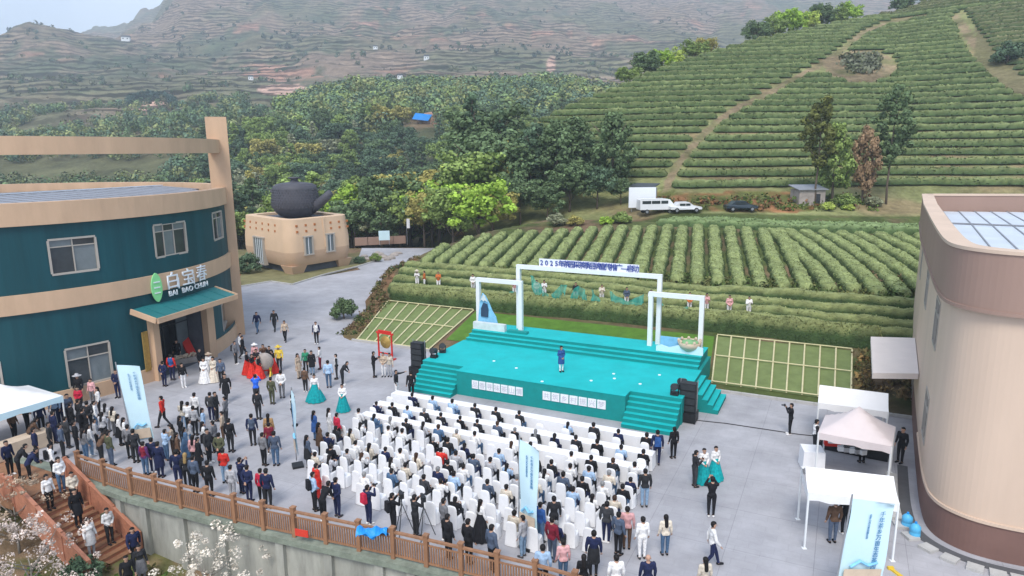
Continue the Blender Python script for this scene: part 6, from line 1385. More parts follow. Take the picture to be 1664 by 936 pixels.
def build_pose(kind, female=False):
    J = {k: np.array(v, float) for k, v in pose_joints(kind).items()}
    if female:
        for k in ('shL', 'shR', 'elL', 'elR'): J[k][0] *= .9
    caps = []
    def c(lab, a, b_, r0, r1, fl=1.0): caps.append((lab, np.array(a, float), np.array(b_, float), r0, r1, fl))
    for s in 'LR':
        c('leg', J['hip' + s], J['kne' + s], .088, .060); c('leg', J['kne' + s], J['ank' + s], .058, .040); c('foot', J['ank' + s] + [0, .03, -.03], J['to' + s], .046, .036)
        c('arm', J['sh' + s], J['el' + s], .057, .044); c('arm', J['el' + s], J['wr' + s], .043, .030)
        d = J['wr' + s] - J['el' + s]; d /= np.linalg.norm(d); c('hand', J['wr' + s] + d * .01, J['wr' + s] + d * .075, .030, .032, .8)
    c('pelvis', J['pel'] + [.05, .01, -.02], J['pel'] + [-.05, .01, -.02], .115, .115, .95); c('torso', J['pel'] + [0, 0, .04], J['wai'], .125, .118, .85); c('torso', J['wai'], J['che'], .125, .145 if not female else .13, .82)
    c('torso', J['shL'] * .72 + J['shR'] * .28 + [0, 0, -.03], J['shR'] * .72 + J['shL'] * .28 + [0, 0, -.03], .085, .085, .95); c('torso', J['che'] + [.07, 0, 0], J['che'] + [-.07, 0, 0], .105, .105, .95)
    if female: c('torso', J['che'] + [.06, -.075, .0], J['che'] + [-.06, -.075, .0], .055, .055)
    c('neck', J['nek'] + [0, .01, -.06], J['hea'] + [0, .01, -.06], .055, .052); hc = J['hea']
    c('head', hc + [0, .005, -.025], hc + [0, .012, .03], .078, .085, 1.12); c('head', hc + [0, -.03, -.07], hc + [0, -.02, -.03], .045, .06)
    m_ = MB()
    for lab, a, b_, r0, r1, fl in caps: capsule(m_, a, b_, r0, r1, 10, fl)
    ob = m_.obj('tmp', 'skin'); md = ob.modifiers.new('r', 'REMESH'); md.mode = 'VOXEL'; md.voxel_size = .024; md2 = ob.modifiers.new('s', 'SMOOTH'); md2.iterations = 3; md2.factor = .5
    dg = bpy.context.evaluated_depsgraph_get(); me = bpy.data.meshes.new_from_object(ob.evaluated_get(dg)); bpy.data.objects.remove(ob)
    n = len(me.vertices); co = np.zeros(n * 3); me.vertices.foreach_get('co', co); co = co.reshape(-1, 3); no = np.zeros(n * 3); me.vertices.foreach_get('normal', no); no = no.reshape(-1, 3)
    best = np.full(n, 1e9); lab = np.empty(n, object)
    for l_, a, b_, r0, r1, fl in caps:
        d = b_ - a; t = np.clip(((co - a) @ d) / (d @ d + 1e-9), 0, 1); q = np.linalg.norm(co - a - t[:, None] * d, axis=1) - (r0 + (r1 - r0) * t); mk = q < best; best = np.where(mk, q, best); lab[mk] = l_
    polys = [tuple(p.vertices) for p in me.polygons]
    def shell(name, labs, off, mt, test=None):
        ok = np.isin(lab.astype(str), labs)
        if test is not None: ok &= test(co)
        fs = [p for p in polys if sum(ok[list(p)]) >= len(p) - 1]; used = sorted({v for p in fs for v in p}); mp = {v: i for i, v in enumerate(used)}
        return MB().add(co[used] + no[used] * off, [tuple(mp[v] for v in p) for p in fs]).mesh(name, mt, True)
    out_ = dict(J=J)
    # body with fingers and face in one mesh
    bm_ = MB().add(co, polys)
    for s, sx in (('L', 1), ('R', -1)):
        d = J['wr' + s] - J['el' + s]; d /= np.linalg.norm(d); side = np.cross(d, [0, 1., 0]) if abs(d[1]) < .8 else np.array([1., 0, 0]); side /= np.linalg.norm(side); nn = np.cross(side, d); k0 = J['wr' + s] + d * .085
        for i, l_ in enumerate((.062, .075, .070, .055)):
            b0 = k0 + side * (i - 1.5) * .017; bm_.tube([b0, b0 + d * l_ * .55 - nn * .004, b0 + d * l_ * .9 - nn * .022], [.0085, .008, .006], 5)
        b0 = J['wr' + s] + d * .03 + side * .03 * sx; bm_.tube([b0, b0 + side * sx * .02 + d * .03, b0 + side * sx * .022 + d * .06], [.010, .009, .007], 5)
    bm_.add([hc + q for q in np.array([(-.012, -.105, -.022), (.012, -.105, -.022), (0, -.132, -.024), (0, -.104, .016)])], [(0, 1, 2), (1, 3, 2), (3, 0, 2)])
    for sx in (-1, 1): bm_.ell(hc + [sx * .032, -.088, .008], (.013, .008, .007), 6, 4, 1); bm_.ell(hc + [sx * .086, .012, -.012], (.012, .022, .032), 6, 5)
    bm_.ell(hc + [0, -.094, -.056], (.024, .007, .007), 6, 4, 2)
    out_['body'] = bm_.mesh('person', ['skin', 'eyes', 'lips'], True)
    zw = J['pel'][2]
    out_['jacket'] = shell('jacket', ['torso', 'arm', 'pelvis'], .016, 'cloth', lambda q: (q[:, 2] > zw - .06)) ; out_['vest'] = shell('vest', ['torso'], .024, 'cloth')
    out_['trousers'] = shell('trousers', ['leg', 'pelvis'], .010, 'cloth'); out_['shoeL'] = shell('shoe', ['foot'], .009, 'cloth', lambda q: q[:, 0] > 0); out_['shoeR'] = shell('shoe', ['foot'], .009, 'cloth', lambda q: q[:, 0] < 0)
    out_['hair'] = shell('hair', ['head', 'neck'], .017, 'hairm', lambda q: ((q[:, 2] > hc[2] + .045) | (q[:, 1] > hc[1] + .018)) & (q[:, 2] > hc[2] - .075))
    hm_ = MB(); capsule(hm_, hc + [0, .075, .02], J['che'] + [0, .115, .02], .072, .075, 10, .6); capsule(hm_, hc + [0, .03, .05], hc + [0, .05, -.03], .095, .088, 12); out_['long_hair'] = hm_.mesh('hair', 'hairm', True)
    # long skirt, coat tail and gown made by lofting
    def loft(name, rings, mt='cloth', seg=22, pleat=.0, freq=11):
        V = []
        for z, rx, ry, y0 in rings:
            for k in range(seg): t = 2 * math.pi * k / seg; w = 1 + pleat * math.sin(freq * t) * np.clip((rings[0][0] - z) / .5, 0, 1); V.append((rx * w * math.cos(t), y0 + ry * w * math.sin(t), z))
        n_ = len(rings); return MB().add(V, [(i * seg + k, i * seg + (k + 1) % seg, (i + 1) * seg + (k + 1) % seg, (i + 1) * seg + k) for i in range(n_ - 1) for k in range(seg)]).mesh(name, mt, True)
    if not kind.startswith('sit'):
        out_['long_skirt'] = loft('skirt', [(1.12, .135, .115, 0), (1.0, .17, .15, 0), (.7, .24, .22, 0), (.35, .33, .31, 0), (.04, .42, .40, 0)], pleat=.09, seg=44); out_['skirt'] = loft('skirt', [(1.08, .14, .12, 0), (.95, .19, .16, 0), (.6, .23, .21, 0), (.5, .24, .22, 0)], pleat=.04)
        out_['coat_tail'] = loft('coat_tail', [(1.1, .165, .135, 0), (.95, .20, .165, 0), (.7, .215, .185, 0), (.55, .22, .19, 0)], pleat=.02)
        out_['flare_skirt'] = loft('skirt', [(1.10, .14, .12, 0), (.9, .21, .2, 0), (.6, .37, .34, 0), (.25, .52, .48, .02), (.04, .58, .54, .03)], pleat=.08, seg=44)
    bp_ = MB(); bp_.box(J['che'] + [0, .20, -.06], (.30, .15, .40), 0, taper=.85); out_['backpack'] = bp_.mesh('backpack', 'cloth')
    hat = MB(); hat.lathe([(.24, -.0), (.10, .05), (.085, .12), (.01, .13)], 16, tuple(hc + [0, .01, .055])); out_['hat'] = hat.mesh('hat', 'cloth', True)
    ph = MB(); mid = (J['wrL'] + J['wrR']) / 2; ph.box(mid + [0, -.06, .06], (.15, .02, .085)); out_['phone'] = ph.mesh('phone', 'black')
    cmr = MB(); cmr.box(mid + [0, -.06, .07], (.15, .08, .10)); cmr.tube([mid + [0, -.1, .07], mid + [0, -.22, .07]], .035, 10); out_['camera'] = cmr.mesh('camera', 'black')
    bpy.data.meshes.remove(me); return out_
POSES = {}
for kd in ('stand', 'phone', 'photo', 'clasp', 'back', 'walk', 'point', 'bow', 'sit', 'sit2', 'sit3'):
    POSES[kd, 0] = build_pose(kd)
    if kd in ('stand', 'phone', 'clasp', 'walk', 'sit', 'sit2', 'photo'): POSES[kd, 1] = build_pose(kd, True)
COLS = {'black': (.014, .014, .017), 'dark grey': (.045, .047, .052), 'grey': (.17, .17, .18), 'light grey': (.42, .42, .44), 'white': (.74, .73, .72), 'cream': (.62, .55, .45), 'navy': (.016, .022, .065), 'blue': (.03, .09, .27), 'denim': (.075, .14, .24), 'light denim': (.22, .33, .46), 'light blue': (.36, .50, .68), 'bright blue': (.03, .13, .62), 'red': (.62, .035, .025), 'maroon': (.20, .018, .035), 'crimson': (.45, .02, .05), 'pink': (.62, .34, .34), 'beige': (.46, .36, .27), 'tan': (.36, .22, .10), 'brown': (.12, .07, .045), 'olive': (.085, .09, .05), 'teal': (.006, .32, .34), 'green': (.03, .22, .12), 'purple': (.09, .03, .11), 'yellow': (.70, .50, .07), 'slate': (.075, .10, .15), 'orange': (.6, .16, .04), 'charcoal': (.025, .026, .030)}
PN = 0
def vary(c): k = .85 + .3 * random.random(); return tuple(float(min(.9, q * k)) for q in c)
def person(x, y, z, face, pose, top, bottom, label, female=False, hair='black', long_hair=False, group=None, h=None, extras=(), shoes=None):
    """face: direction vector the person looks along"""
    global PN
    PN += 1; key = (pose, 1 if female and (pose, 1) in POSES else 0); P = POSES[key]
    o = link('person', P['body']); o.location = (float(x), float(y), float(z)); o.rotation_euler = (0, 0, math.atan2(face[0], -face[1])); sc = h or (random.uniform(.93, 1.0) if female else random.uniform(.98, 1.06)); o.scale = (sc, sc, sc)
    tag(o, label, 'person', group)
    def part(nm, col, mesh=None):
        c = link(nm, mesh or P[nm], o); c['tint'] = vary(COLS[col] if isinstance(col, str) else col); return c
    part('jacket', top)
    for e in extras:
        nm, col = (e if isinstance(e, tuple) else (e, top)); part({'long_skirt': 'skirt', 'flare_skirt': 'skirt'}.get(nm, nm), col, P[nm])
    if bottom and not any((e[0] if isinstance(e, tuple) else e) in ('long_skirt', 'flare_skirt') for e in extras): part('trousers', bottom)
    sc_ = shoes or random.choice(['black', 'white', 'black', 'dark grey']); part('shoe', sc_, P['shoeL']); part('shoe', sc_, P['shoeR'])
    hc = {'black': (.012, .010, .010), 'brown': (.05, .025, .014), 'grey': (.22, .22, .22), 'blond': (.36, .24, .10)}
    if hair: part('hair', hc[hair], P['long_hair'] if long_hair else P['hair'])
    if hair and long_hair: part('fringe', hc[hair], P['hair'])
    return o
def toward(x, y, tx, ty): d = np.array([tx - x, ty - y], float); return d / (np.linalg.norm(d) + 1e-9)
STAGE_C = ST(5.2, 3)
# ---------------------------------------------------------------- audience: chairs, tables, seated people
def chair_meshes():
    seg = 28; V = []
    def ring(z, hx, hy, y0, rip=0.0, p=4.0):
        r_ = []
        for k in range(seg):
            t = 2 * math.pi * k / seg; c, s = math.cos(t), math.sin(t); q = (abs(c) ** p + abs(s) ** p) ** (-1 / p); w = 1 + rip * math.sin(7 * t); r_.append((hx * q * c * w, y0 + hy * q * s * w, z))
        return r_
    rs = [ring(.012, .275, .285, 0, .035), ring(.2, .255, .262, 0, .025), ring(.43, .235, .24, 0), ring(.475, .225, .23, 0), ring(.485, .19, .19, 0), ring(.487, .01, .01, 0)]
    seat = MB().add(np.concatenate(rs), [(i * seg + k, i * seg + (k + 1) % seg, (i + 1) * seg + (k + 1) % seg, (i + 1) * seg + k) for i in range(len(rs) - 1) for k in range(seg)]).mesh('seat_cover', 'white_cloth', True)
    rb_ = [ring(.02, .25, .05, .30, .03, 3), ring(.3, .235, .045, .275, .015, 3), ring(.55, .225, .042, .25, 0, 3), ring(.8, .215, .04, .255, 0, 3), ring(.91, .195, .038, .265, 0, 3), ring(.965, .15, .033, .27, 0, 3), ring(.985, .08, .022, .272, 0, 3), ring(.99, .005, .005, .272)]
    back = MB().add(np.concatenate(rb_), [(i * seg + k, i * seg + (k + 1) % seg, (i + 1) * seg + (k + 1) % seg, (i + 1) * seg + k) for i in range(len(rb_) - 1) for k in range(seg)]).mesh('back_cover', 'white_cloth', True)
    return seat, back
SEAT, BACK = chair_meshes()
FACE_ST = E2
def chair(s, t, label, rz=None):
    q = ST(s, t); o = empty('covered_chair', (q[0], q[1], 0), math.atan2(E2[0], -E2[1]) + random.uniform(-.06, .06) if rz is None else rz); tag(o, label, 'chair', 'white covered chairs before the stage')
    link('seat_cover', SEAT, o); link('back_cover', BACK, o); return o
ar = random.Random(11)
ROWS = [(-3.95, 12, -2.0, 12.6, .92), (-5.65, 15, -1.9, 12.9, .90), (-7.2, 16, -1.8, 13.0, .85), (-8.35, 18, -1.7, 13.1, .8), (-9.35, 18, -1.5, 13.1, .78), (-10.3, 18, -1.2, 13.0, .68), (-11.2, 18, -1.0, 12.9, .52), (-12.05, 17, -.4, 12.8, .42), (-12.9, 15, .3, 12.6, .3)]
for ri, (t, n, s0, s1, occ) in enumerate(ROWS):
    for ci in range(n):
        s = s0 + (s1 - s0) * ci / (n - 1) + ar.uniform(-.05, .05); tt_ = t + ar.uniform(-.06, .06)
        if ri == 8 and ar.random() < .25: continue
        seat_name = ordinal(ri + 1) + ' row from the stage, ' + ordinal(ci + 1) + ' seat from the left'
        chair(s, tt_, 'white covered chair, ' + seat_name)
        left = ci < n * .38
        if ar.random() < occ:
            u = ar.random(); fem = ar.random() < (.6 if left and ri > 1 else .28)
            if ri < 2: top = ar.choice(['black', 'charcoal', 'navy', 'charcoal', 'black', 'navy', 'slate', 'light blue', 'white'])
            elif left: top = ar.choice(['white', 'white', 'cream', 'white', 'black', 'navy', 'light grey', 'denim', 'charcoal', 'pink'])
            else: top = ar.choice(['black', 'charcoal', 'navy', 'charcoal', 'white', 'white', 'dark grey', 'white', 'cream', 'slate', 'light grey', 'black', 'light blue', 'white'])
            if (ri, ci) in ((4, 7), (5, 7), (7, 3)): top = 'red'
            if (ri, ci) in ((2, 8), (6, 15)): top = 'crimson'
            bot = ar.choice(['black', 'charcoal', 'navy', 'dark grey', 'denim'])
            q = ST(s, tt_ + .02); person(q[0], q[1], .0, E2 + np.array([ar.uniform(-.15, .15), 0]), ar.choice(['sit', 'sit2', 'sit3', 'sit']), top, bot, 'person in ' + top + ' seated in ' + seat_name, fem, long_hair=fem and ar.random() < .6, group='seated audience', hair=ar.choice(['black'] * 6 + ['brown', 'grey']))
for ri, (t, s0, s1, n) in enumerate(((-2.95, -2.6, 13.1, 9), (-4.75, -2.5, 13.2, 9), (-6.35, -2.2, 13.2, 9))):
    for k in range(n):
        w_ = (s1 - s0) / n; q = ST(s0 + w_ * (k + .5), t); cloth_table('draped_table', q, w_ - .012, .6, STA, 'white draped table in the ' + ordinal(ri + 1) + ' table row, ' + ordinal(k + 1) + ' from the left', group='white draped tables before the stage')
# ---------------------------------------------------------------- standing people: feet pixel, look, what they wear
A, N_, S_, W_, E_ = 'stage', np.array([0, 1.]), np.array([0, -1.]), np.array([-1., 0]), np.array([1., 0])
NE, NW, SE, SW = np.array([.7, .7]), np.array([-.7, .7]), np.array([.7, -.7]), np.array([-.7, -.7])
LS = ('long_skirt', 'teal')
PEOPLE = [  # px, py, facing, pose, top, bottom, female, long hair, extras, label tail
 (912, 604, S_, 'clasp', 'blue', 'white', 1, 1, (('coat_tail', 'blue'),), 'speaking alone on the stage', 1.55),
 # more of the left crowd
 (300, 700, N_, 'phone', 'cream', 'light denim', 1, 1, (), 'in cream at the back of the left crowd'), (312, 730, NE, 'stand', 'light grey', 'denim', 1, 1, (), 'in light grey right of the denim skirt'), (334, 738, NE, 'clasp', 'white', 'light grey', 1, 1, (), 'in white behind the long black coat'), (364, 716, W_, 'stand', 'beige', 'brown', 1, 0, (), 'in beige above the olive jacket'), (318, 760, N_, 'stand', 'pink', 'charcoal', 1, 1, (), 'in pink left of the long black coat'), (272, 748, NE, 'phone', 'light blue', 'denim', 1, 0, (), 'in light blue left of the beige one'), (158, 700, NE, 'stand', 'white', 'denim', 0, 0, (), 'in white right of the dark group'), (141, 748, NE, 'stand', 'grey', 'denim', 1, 1, (), 'in grey at the stair head behind white'), (115, 690, E_, 'clasp', 'slate', 'black', 0, 0, (), 'in slate behind the dark group'), (188, 708, N_, 'stand', 'cream', 'grey', 1, 1, (), 'in cream just left of the leaning banner'), (85, 738, NE, 'stand', 'dark grey', 'charcoal', 0, 0, (), 'in dark grey between landing and stair head'), (159, 730, NE, 'stand', 'light grey', 'black', 1, 0, (), 'in light grey above the olive one'),
 # near stage left
 (608, 613, E_, 'phone', 'black', 'black', 0, 0, ('camera',), 'with a camera near the gong'), (624, 612, S_, 'clasp', 'beige', 'white', 1, 0, (), 'beside the red gong frame'), (634, 612, S_, 'stand', 'cream', 'light grey', 1, 1, (), 'just right of the gong attendant'),
 (645, 644, E_, 'point', 'charcoal', 'white', 0, 0, (), 'pointing toward the left stage stairs'), (669, 648, N_, 'stand', 'black', 'black', 0, 0, (), 'at the foot of the left stage stairs'),
 # upper left plaza
 (419, 541, S_, 'walk', 'navy', 'denim', 0, 0, (), 'walking alone near the mast'), (447, 538, S_, 'walk', 'charcoal', 'charcoal', 0, 0, (), 'walking right of the lone navy walker'), (464, 555, S_, 'walk', 'beige', 'black', 1, 1, (), 'walking toward the drummers'), (515, 559, S_, 'stand', 'navy', 'black', 0, 0, (('vest', 'white'),), 'standing alone before the left lawn'),
 (393, 578, E_, 'stand', 'white', 'black', 1, 0, (), 'by the green wall behind the drummers'), (396, 583, E_, 'walk', 'black', 'charcoal', 0, 0, (), 'beside the one in white by the green wall'), (384, 592, E_, 'stand', 'grey', 'dark grey', 0, 0, (('backpack', 'dark grey'),), 'at the curved tan plinth'),
 # drummers
 (403, 608, E_, 'clasp', 'black', None, 1, 0, (('skirt', 'red'), ('long_skirt', 'red')), 'leftmost drummer'), (411, 613, E_, 'phone', 'black', None, 1, 0, (('long_skirt', 'red'),), 'second drummer'), (419, 606, S_, 'phone', 'black', None, 1, 0, (('long_skirt', 'red'),), 'drummer behind the drum left'), (422, 615, E_, 'clasp', 'black', None, 1, 0, (('long_skirt', 'red'),), 'drummer just left of the drum'),
 (445, 606, W_, 'phone', 'black', None, 1, 0, (('long_skirt', 'red'),), 'drummer right of the drum'), (440, 601, S_, 'clasp', 'black', None, 1, 0, (('long_skirt', 'red'),), 'drummer behind the drum right'), (416, 595, S_, 'stand', 'pink', 'brown', 1, 0, (('hat', 'white'),), 'in a white hat behind the drummers'), (430, 598, S_, 'photo', 'brown', 'black', 0, 0, (), 'filming behind the drum'),
 (455, 603, S_, 'stand', 'yellow', 'charcoal', 0, 0, (('hat', 'yellow'),), 'in a yellow hat right of the drum'),
 (418, 654, N_, 'photo', 'bright blue', 'dark grey', 0, 0, (), 'facing the drummers'), (421, 682, N_, 'stand', 'charcoal', 'charcoal', 0, 0, (), 'behind the one in bright blue'), (443, 657, N_, 'stand', 'olive', 'olive', 0, 0, (), 'in camouflage near the drummers'), (459, 647, N_, 'back', 'white', 'grey', 0, 0, (), 'in a white shirt right of the drummers'),
 (486, 615, E_, 'stand', 'beige', 'beige', 1, 1, (('coat_tail', 'beige'),), 'in a long coat left of the dancer'), (498, 606, S_, 'stand', 'green', 'charcoal', 1, 0, (), 'in green amid the group by the dancer'), (508, 608, S_, 'stand', 'black', 'light denim', 1, 1, (('coat_tail', 'black'),), 'tall in a black coat by the dancer'), (521, 600, W_, 'clasp', 'white', 'maroon', 1, 0, (), 'in white and maroon by the dancer'), (535, 630, N_, 'stand', 'light blue', 'denim', 0, 0, (), 'in a light blue shirt behind the dancers'), (548, 616, W_, 'stand', 'charcoal', 'dark grey', 0, 0, (('vest', 'white'),), 'with white vest right of the light blue shirt'), (557, 626, E_, 'bow', 'charcoal', 'charcoal', 0, 0, (), 'stooping behind the dancers'), (497, 637, N_, 'stand', 'brown', 'charcoal', 1, 0, (), 'in brown left of the first dancer'),
 (513, 652, S_, 'stand', 'white', None, 1, 0, (('flare_skirt', 'teal'),), 'dancer with spread teal skirt'), (558, 668, S_, 'clasp', 'white', None, 1, 0, (LS,), 'dancer with straight teal skirt'),
 # entrance of the green building
 (268, 628, N_, 'back', 'navy', 'navy', 0, 0, (), 'in navy uniform outside the green entrance'), (281, 618, N_, 'stand', 'red', 'navy', 0, 0, (('vest', 'blue'),), 'in red and blue at the green entrance'), (299, 630, SE, 'stand', 'black', 'white', 1, 1, (), 'in wide white trousers near the entrance'), (334, 622, S_, 'clasp', 'white', None, 1, 1, (('long_skirt', 'white'),), 'in a long white robe, left one'), (349, 620, S_, 'clasp', 'cream', None, 1, 1, (('long_skirt', 'cream'),), 'in a long cream robe'), (342, 612, S_, 'stand', 'white', 'white', 1, 0, (('hat', 'beige'),), 'in white with a straw hat'), (361, 625, S_, 'stand', 'slate', 'black', 0, 0, (), 'in slate by the robed group'), (327, 605, E_, 'stand', 'black', 'black', 0, 0, (), 'in black behind the robed group'), (369, 654, S_, 'walk', 'black', 'black', 0, 0, (('coat_tail', 'black'),), 'in a black coat below the robed group'),
 (290, 590, S_, 'stand', 'black', 'black', 0, 0, (), 'standing inside the green entrance'),
 (193, 646, S_, 'clasp', 'navy', 'navy', 0, 0, (), 'in navy uniform by the lower window'), (206, 640, E_, 'stand', 'slate', 'charcoal', 0, 0, (), 'half hidden by the leaning banner top'),
 (267, 694, W_, 'walk', 'red', 'charcoal', 0, 0, (), 'walking alone in a bright red jacket'),
 (345, 685, N_, 'stand', 'dark grey', 'navy', 0, 0, (), 'in a dark grey jacket, left of a pair'), (353, 684, E_, 'stand', 'charcoal', 'charcoal', 0, 0, (), 'right of the pair in dark jackets'), (369, 692, W_, 'stand', 'grey', 'dark grey', 1, 0, (), 'in grey right of the dark pair'), (320, 687, N_, 'stand', 'white', 'charcoal', 0, 0, (), 'in a white shirt left of the dark pair'), (309, 702, N_, 'phone', 'white', 'black', 1, 0, (), 'in white looking at a phone in the crowd'), (333, 712, E_, 'stand', 'light blue', 'denim', 1, 1, (), 'in pale blue in the crowd centre'), (318, 708, N_, 'stand', 'light grey', 'black', 1, 0, (), 'in light grey in the crowd centre'), (297, 727, NE, 'stand', 'black', 'black', 1, 1, (), 'in black left of the denim skirt'), (304, 746, NE, 'stand', 'denim', None, 1, 1, (('long_skirt', 'denim'),), 'in a long denim skirt'), (326, 766, NE, 'stand', 'black', 'black', 0, 0, (('coat_tail', 'black'),), 'in a long black coat near the fence'), (341, 752, E_, 'stand', 'dark grey', 'charcoal', 0, 0, (('backpack', 'black'),), 'in dark grey with backpack'), (360, 757, N_, 'back', 'olive', 'charcoal', 0, 0, (), 'in an olive jacket facing the drummers'), (376, 735, N_, 'stand', 'black', 'charcoal', 0, 0, (), 'in black right of the olive jacket'), (350, 735, W_, 'stand', 'grey', 'black', 1, 0, (), 'in grey between olive jacket and crowd'), (284, 742, W_, 'phone', 'beige', 'brown', 1, 1, (), 'in beige left of the denim skirt'), (292, 757, NE, 'stand', 'brown', 'black', 1, 1, (), 'in brown close behind the beige one'),
 (238, 772, N_, 'stand', 'purple', 'denim', 1, 0, (('vest', 'maroon'),), 'in purple and jeans at the fence below the banner'), (251, 768, N_, 'phone', 'navy', 'navy', 0, 0, (), 'in navy at the fence below the banner'), (262, 776, N_, 'stand', 'navy', 'navy', 0, 0, (('coat_tail', 'navy'),), 'in a navy coat at the fence right of purple'), (197, 724, NE, 'stand', 'white', 'black', 1, 1, (('skirt', 'black'),), 'in white top and black skirt by the banner foot'), (206, 727, NE, 'stand', 'white', 'dark grey', 1, 1, (), 'in white right beside the black skirt'), (222, 752, N_, 'stand', 'charcoal', 'charcoal', 0, 0, (), 'in charcoal behind the banner foot'), (213, 745, N_, 'stand', 'grey', 'charcoal', 0, 0, (), 'thin figure in grey left of the banner foot'),
 # crowd by the left tent
 (131, 655, S_, 'stand', 'black', 'charcoal', 0, 0, (('hat', 'light grey'),), 'in black with pale hat by the lower window'), (152, 657, S_, 'stand', 'pink', 'grey', 1, 0, (), 'in dusty pink by the lower window'), (131, 672, S_, 'clasp', 'crimson', 'charcoal', 1, 0, (), 'in crimson in the crowd by the tent'), (163, 675, SW, 'stand', 'white', 'black', 1, 1, (), 'in white right of the crimson one'), (92, 650, S_, 'stand', 'dark grey', 'black', 0, 0, (), 'behind the left tent by the green wall'),
 (120, 703, NE, 'stand', 'black', 'black', 0, 0, (), 'in black at the crowd centre by the tent'), (133, 700, NE, 'stand', 'charcoal', 'charcoal', 0, 0, (), 'in charcoal, first of the dark group'), (147, 703, N_, 'back', 'charcoal', 'black', 0, 0, (), 'in charcoal, rightmost of the dark group'), (127, 738, NE, 'stand', 'black', 'black', 0, 0, (), 'tall in all black near the stair top'), (140, 715, NE, 'stand', 'black', 'charcoal', 0, 0, (('backpack', 'black'),), 'in black with backpack in the dark group'), (150, 741, NE, 'stand', 'white', 'light denim', 1, 1, (), 'in white and pale jeans near the stair top'), (171, 720, N_, 'phone', 'light grey', 'charcoal', 1, 1, (), 'in pale grey stripes left of the banner'), (176, 702, N_, 'stand', 'light grey', 'grey', 1, 1, (), 'in pale grey further behind the stripes'), (182, 757, NE, 'stand', 'olive', 'slate', 0, 0, (), 'in olive at the fence start'), (166, 752, NE, 'bow', 'brown', 'charcoal', 1, 1, (), 'in brown at the fence beside olive'), (112, 728, NE, 'stand', 'dark grey', 'charcoal', 0, 0, (), 'in dark grey left of the tall black one'), (92, 720, NE, 'stand', 'navy', 'navy', 0, 0, (), 'in navy between tent and dark group'), (104, 745, NE, 'stand', 'slate', 'charcoal', 0, 0, (), 'in slate at the stair head'),
 (46, 700, E_, 'clasp', 'black', 'black', 0, 0, (('vest', 'white'),), 'in black and white under the left tent'), (69, 702, SE, 'stand', 'navy', 'black', 0, 0, (), 'in navy under the left tent'), (93, 690, S_, 'stand', 'light blue', 'navy', 0, 0, (), 'in a light blue shirt at the tent corner'), (101, 688, S_, 'stand', 'navy', 'navy', 0, 0, (), 'in navy right of the light blue shirt'), (62, 752, NE, 'stand', 'navy', 'black', 0, 0, (), 'in navy sweater at the landing rail'), (25, 715, E_, 'stand', 'brown', 'black', 0, 0, (), 'in brown behind the yellowish table'), (52, 728, NE, 'bow', 'brown', 'charcoal', 1, 1, (), 'stooping in brown at the tent table'),
 (18, 772, E_, 'stand', 'navy', 'black', 0, 0, (), 'in navy on the landing, left one'), (33, 778, NE, 'bow', 'charcoal', 'black', 0, 0, (), 'leaning in charcoal on the landing'), (50, 786, NE, 'bow', 'navy', 'black', 0, 0, (), 'leaning in navy on the landing rail'), (88, 776, NE, 'stand', 'white', 'black', 1, 0, (('backpack', 'black'),), 'in white fleece at the top of the stairs'),
 # middle
 (412, 724, N_, 'stand', 'navy', 'charcoal', 0, 0, (('vest', 'slate'),), 'in navy sweater walking from the drummers'), (439, 722, N_, 'stand', 'tan', 'brown', 1, 1, (('coat_tail', 'tan'),), 'in a tan coat behind the grey pair'), (440, 738, N_, 'stand', 'maroon', 'charcoal', 1, 0, (), 'in maroon between tan coat and grey jacket'), (430, 757, N_, 'stand', 'grey', 'black', 0, 0, (), 'in a grey jacket, left of the chatting pair'), (449, 757, N_, 'stand', 'slate', 'denim', 0, 0, (), 'in a slate jacket, right of the chatting pair'), (367, 785, N_, 'clasp', 'red', 'light denim', 1, 0, (), 'in red top and pale jeans by the fence'), (394, 802, NE, 'photo', 'navy', 'navy', 0, 0, ('phone',), 'in navy filming at the fence'), (406, 815, N_, 'back', 'navy', 'navy', 0, 0, (), 'in navy right of the one filming'), (427, 818, N_, 'stand', 'crimson', 'black', 1, 0, (), 'in crimson at the fence'), (437, 826, N_, 'stand', 'navy', 'charcoal', 0, 0, (), 'in navy at the fence right of crimson'), (379, 812, N_, 'stand', 'light grey', 'light grey', 1, 0, (), 'in pale grey at the fence left of the one filming'),
 (292, 792, N_, 'stand', 'navy', 'navy', 0, 0, (), 'in navy leaning at the fence, left one'), (306, 792, N_, 'stand', 'charcoal', 'black', 1, 1, (), 'fair-haired in charcoal at the fence'), (319, 800, N_, 'stand', 'slate', 'black', 0, 0, (), 'in slate at the fence mid-left'), (342, 808, N_, 'stand', 'black', 'black', 0, 0, (), 'in black at the fence left of the red top'),
 (478, 692, E_, 'stand', 'charcoal', 'black', 0, 0, (('vest', 'white'),), 'with a dark bag behind the edge-on banner'), (513, 716, NE, 'stand', 'blue', 'denim', 1, 1, (('coat_tail', 'blue'),), 'in a blue coat left of the seats'), (521, 740, NE, 'stand', 'brown', 'black', 1, 1, (('coat_tail', 'brown'),), 'in a brown fur coat left of the seats'), (537, 712, NE, 'stand', 'white', 'white', 1, 1, (), 'in white at the left seat edge'), (550, 722, NE, 'stand', 'crimson', 'black', 1, 0, (), 'in crimson at the left seat edge'), (502, 762, NE, 'stand', 'slate', 'black', 1, 1, (('coat_tail', 'charcoal'),), 'long-haired in slate beside the edge-on banner'),
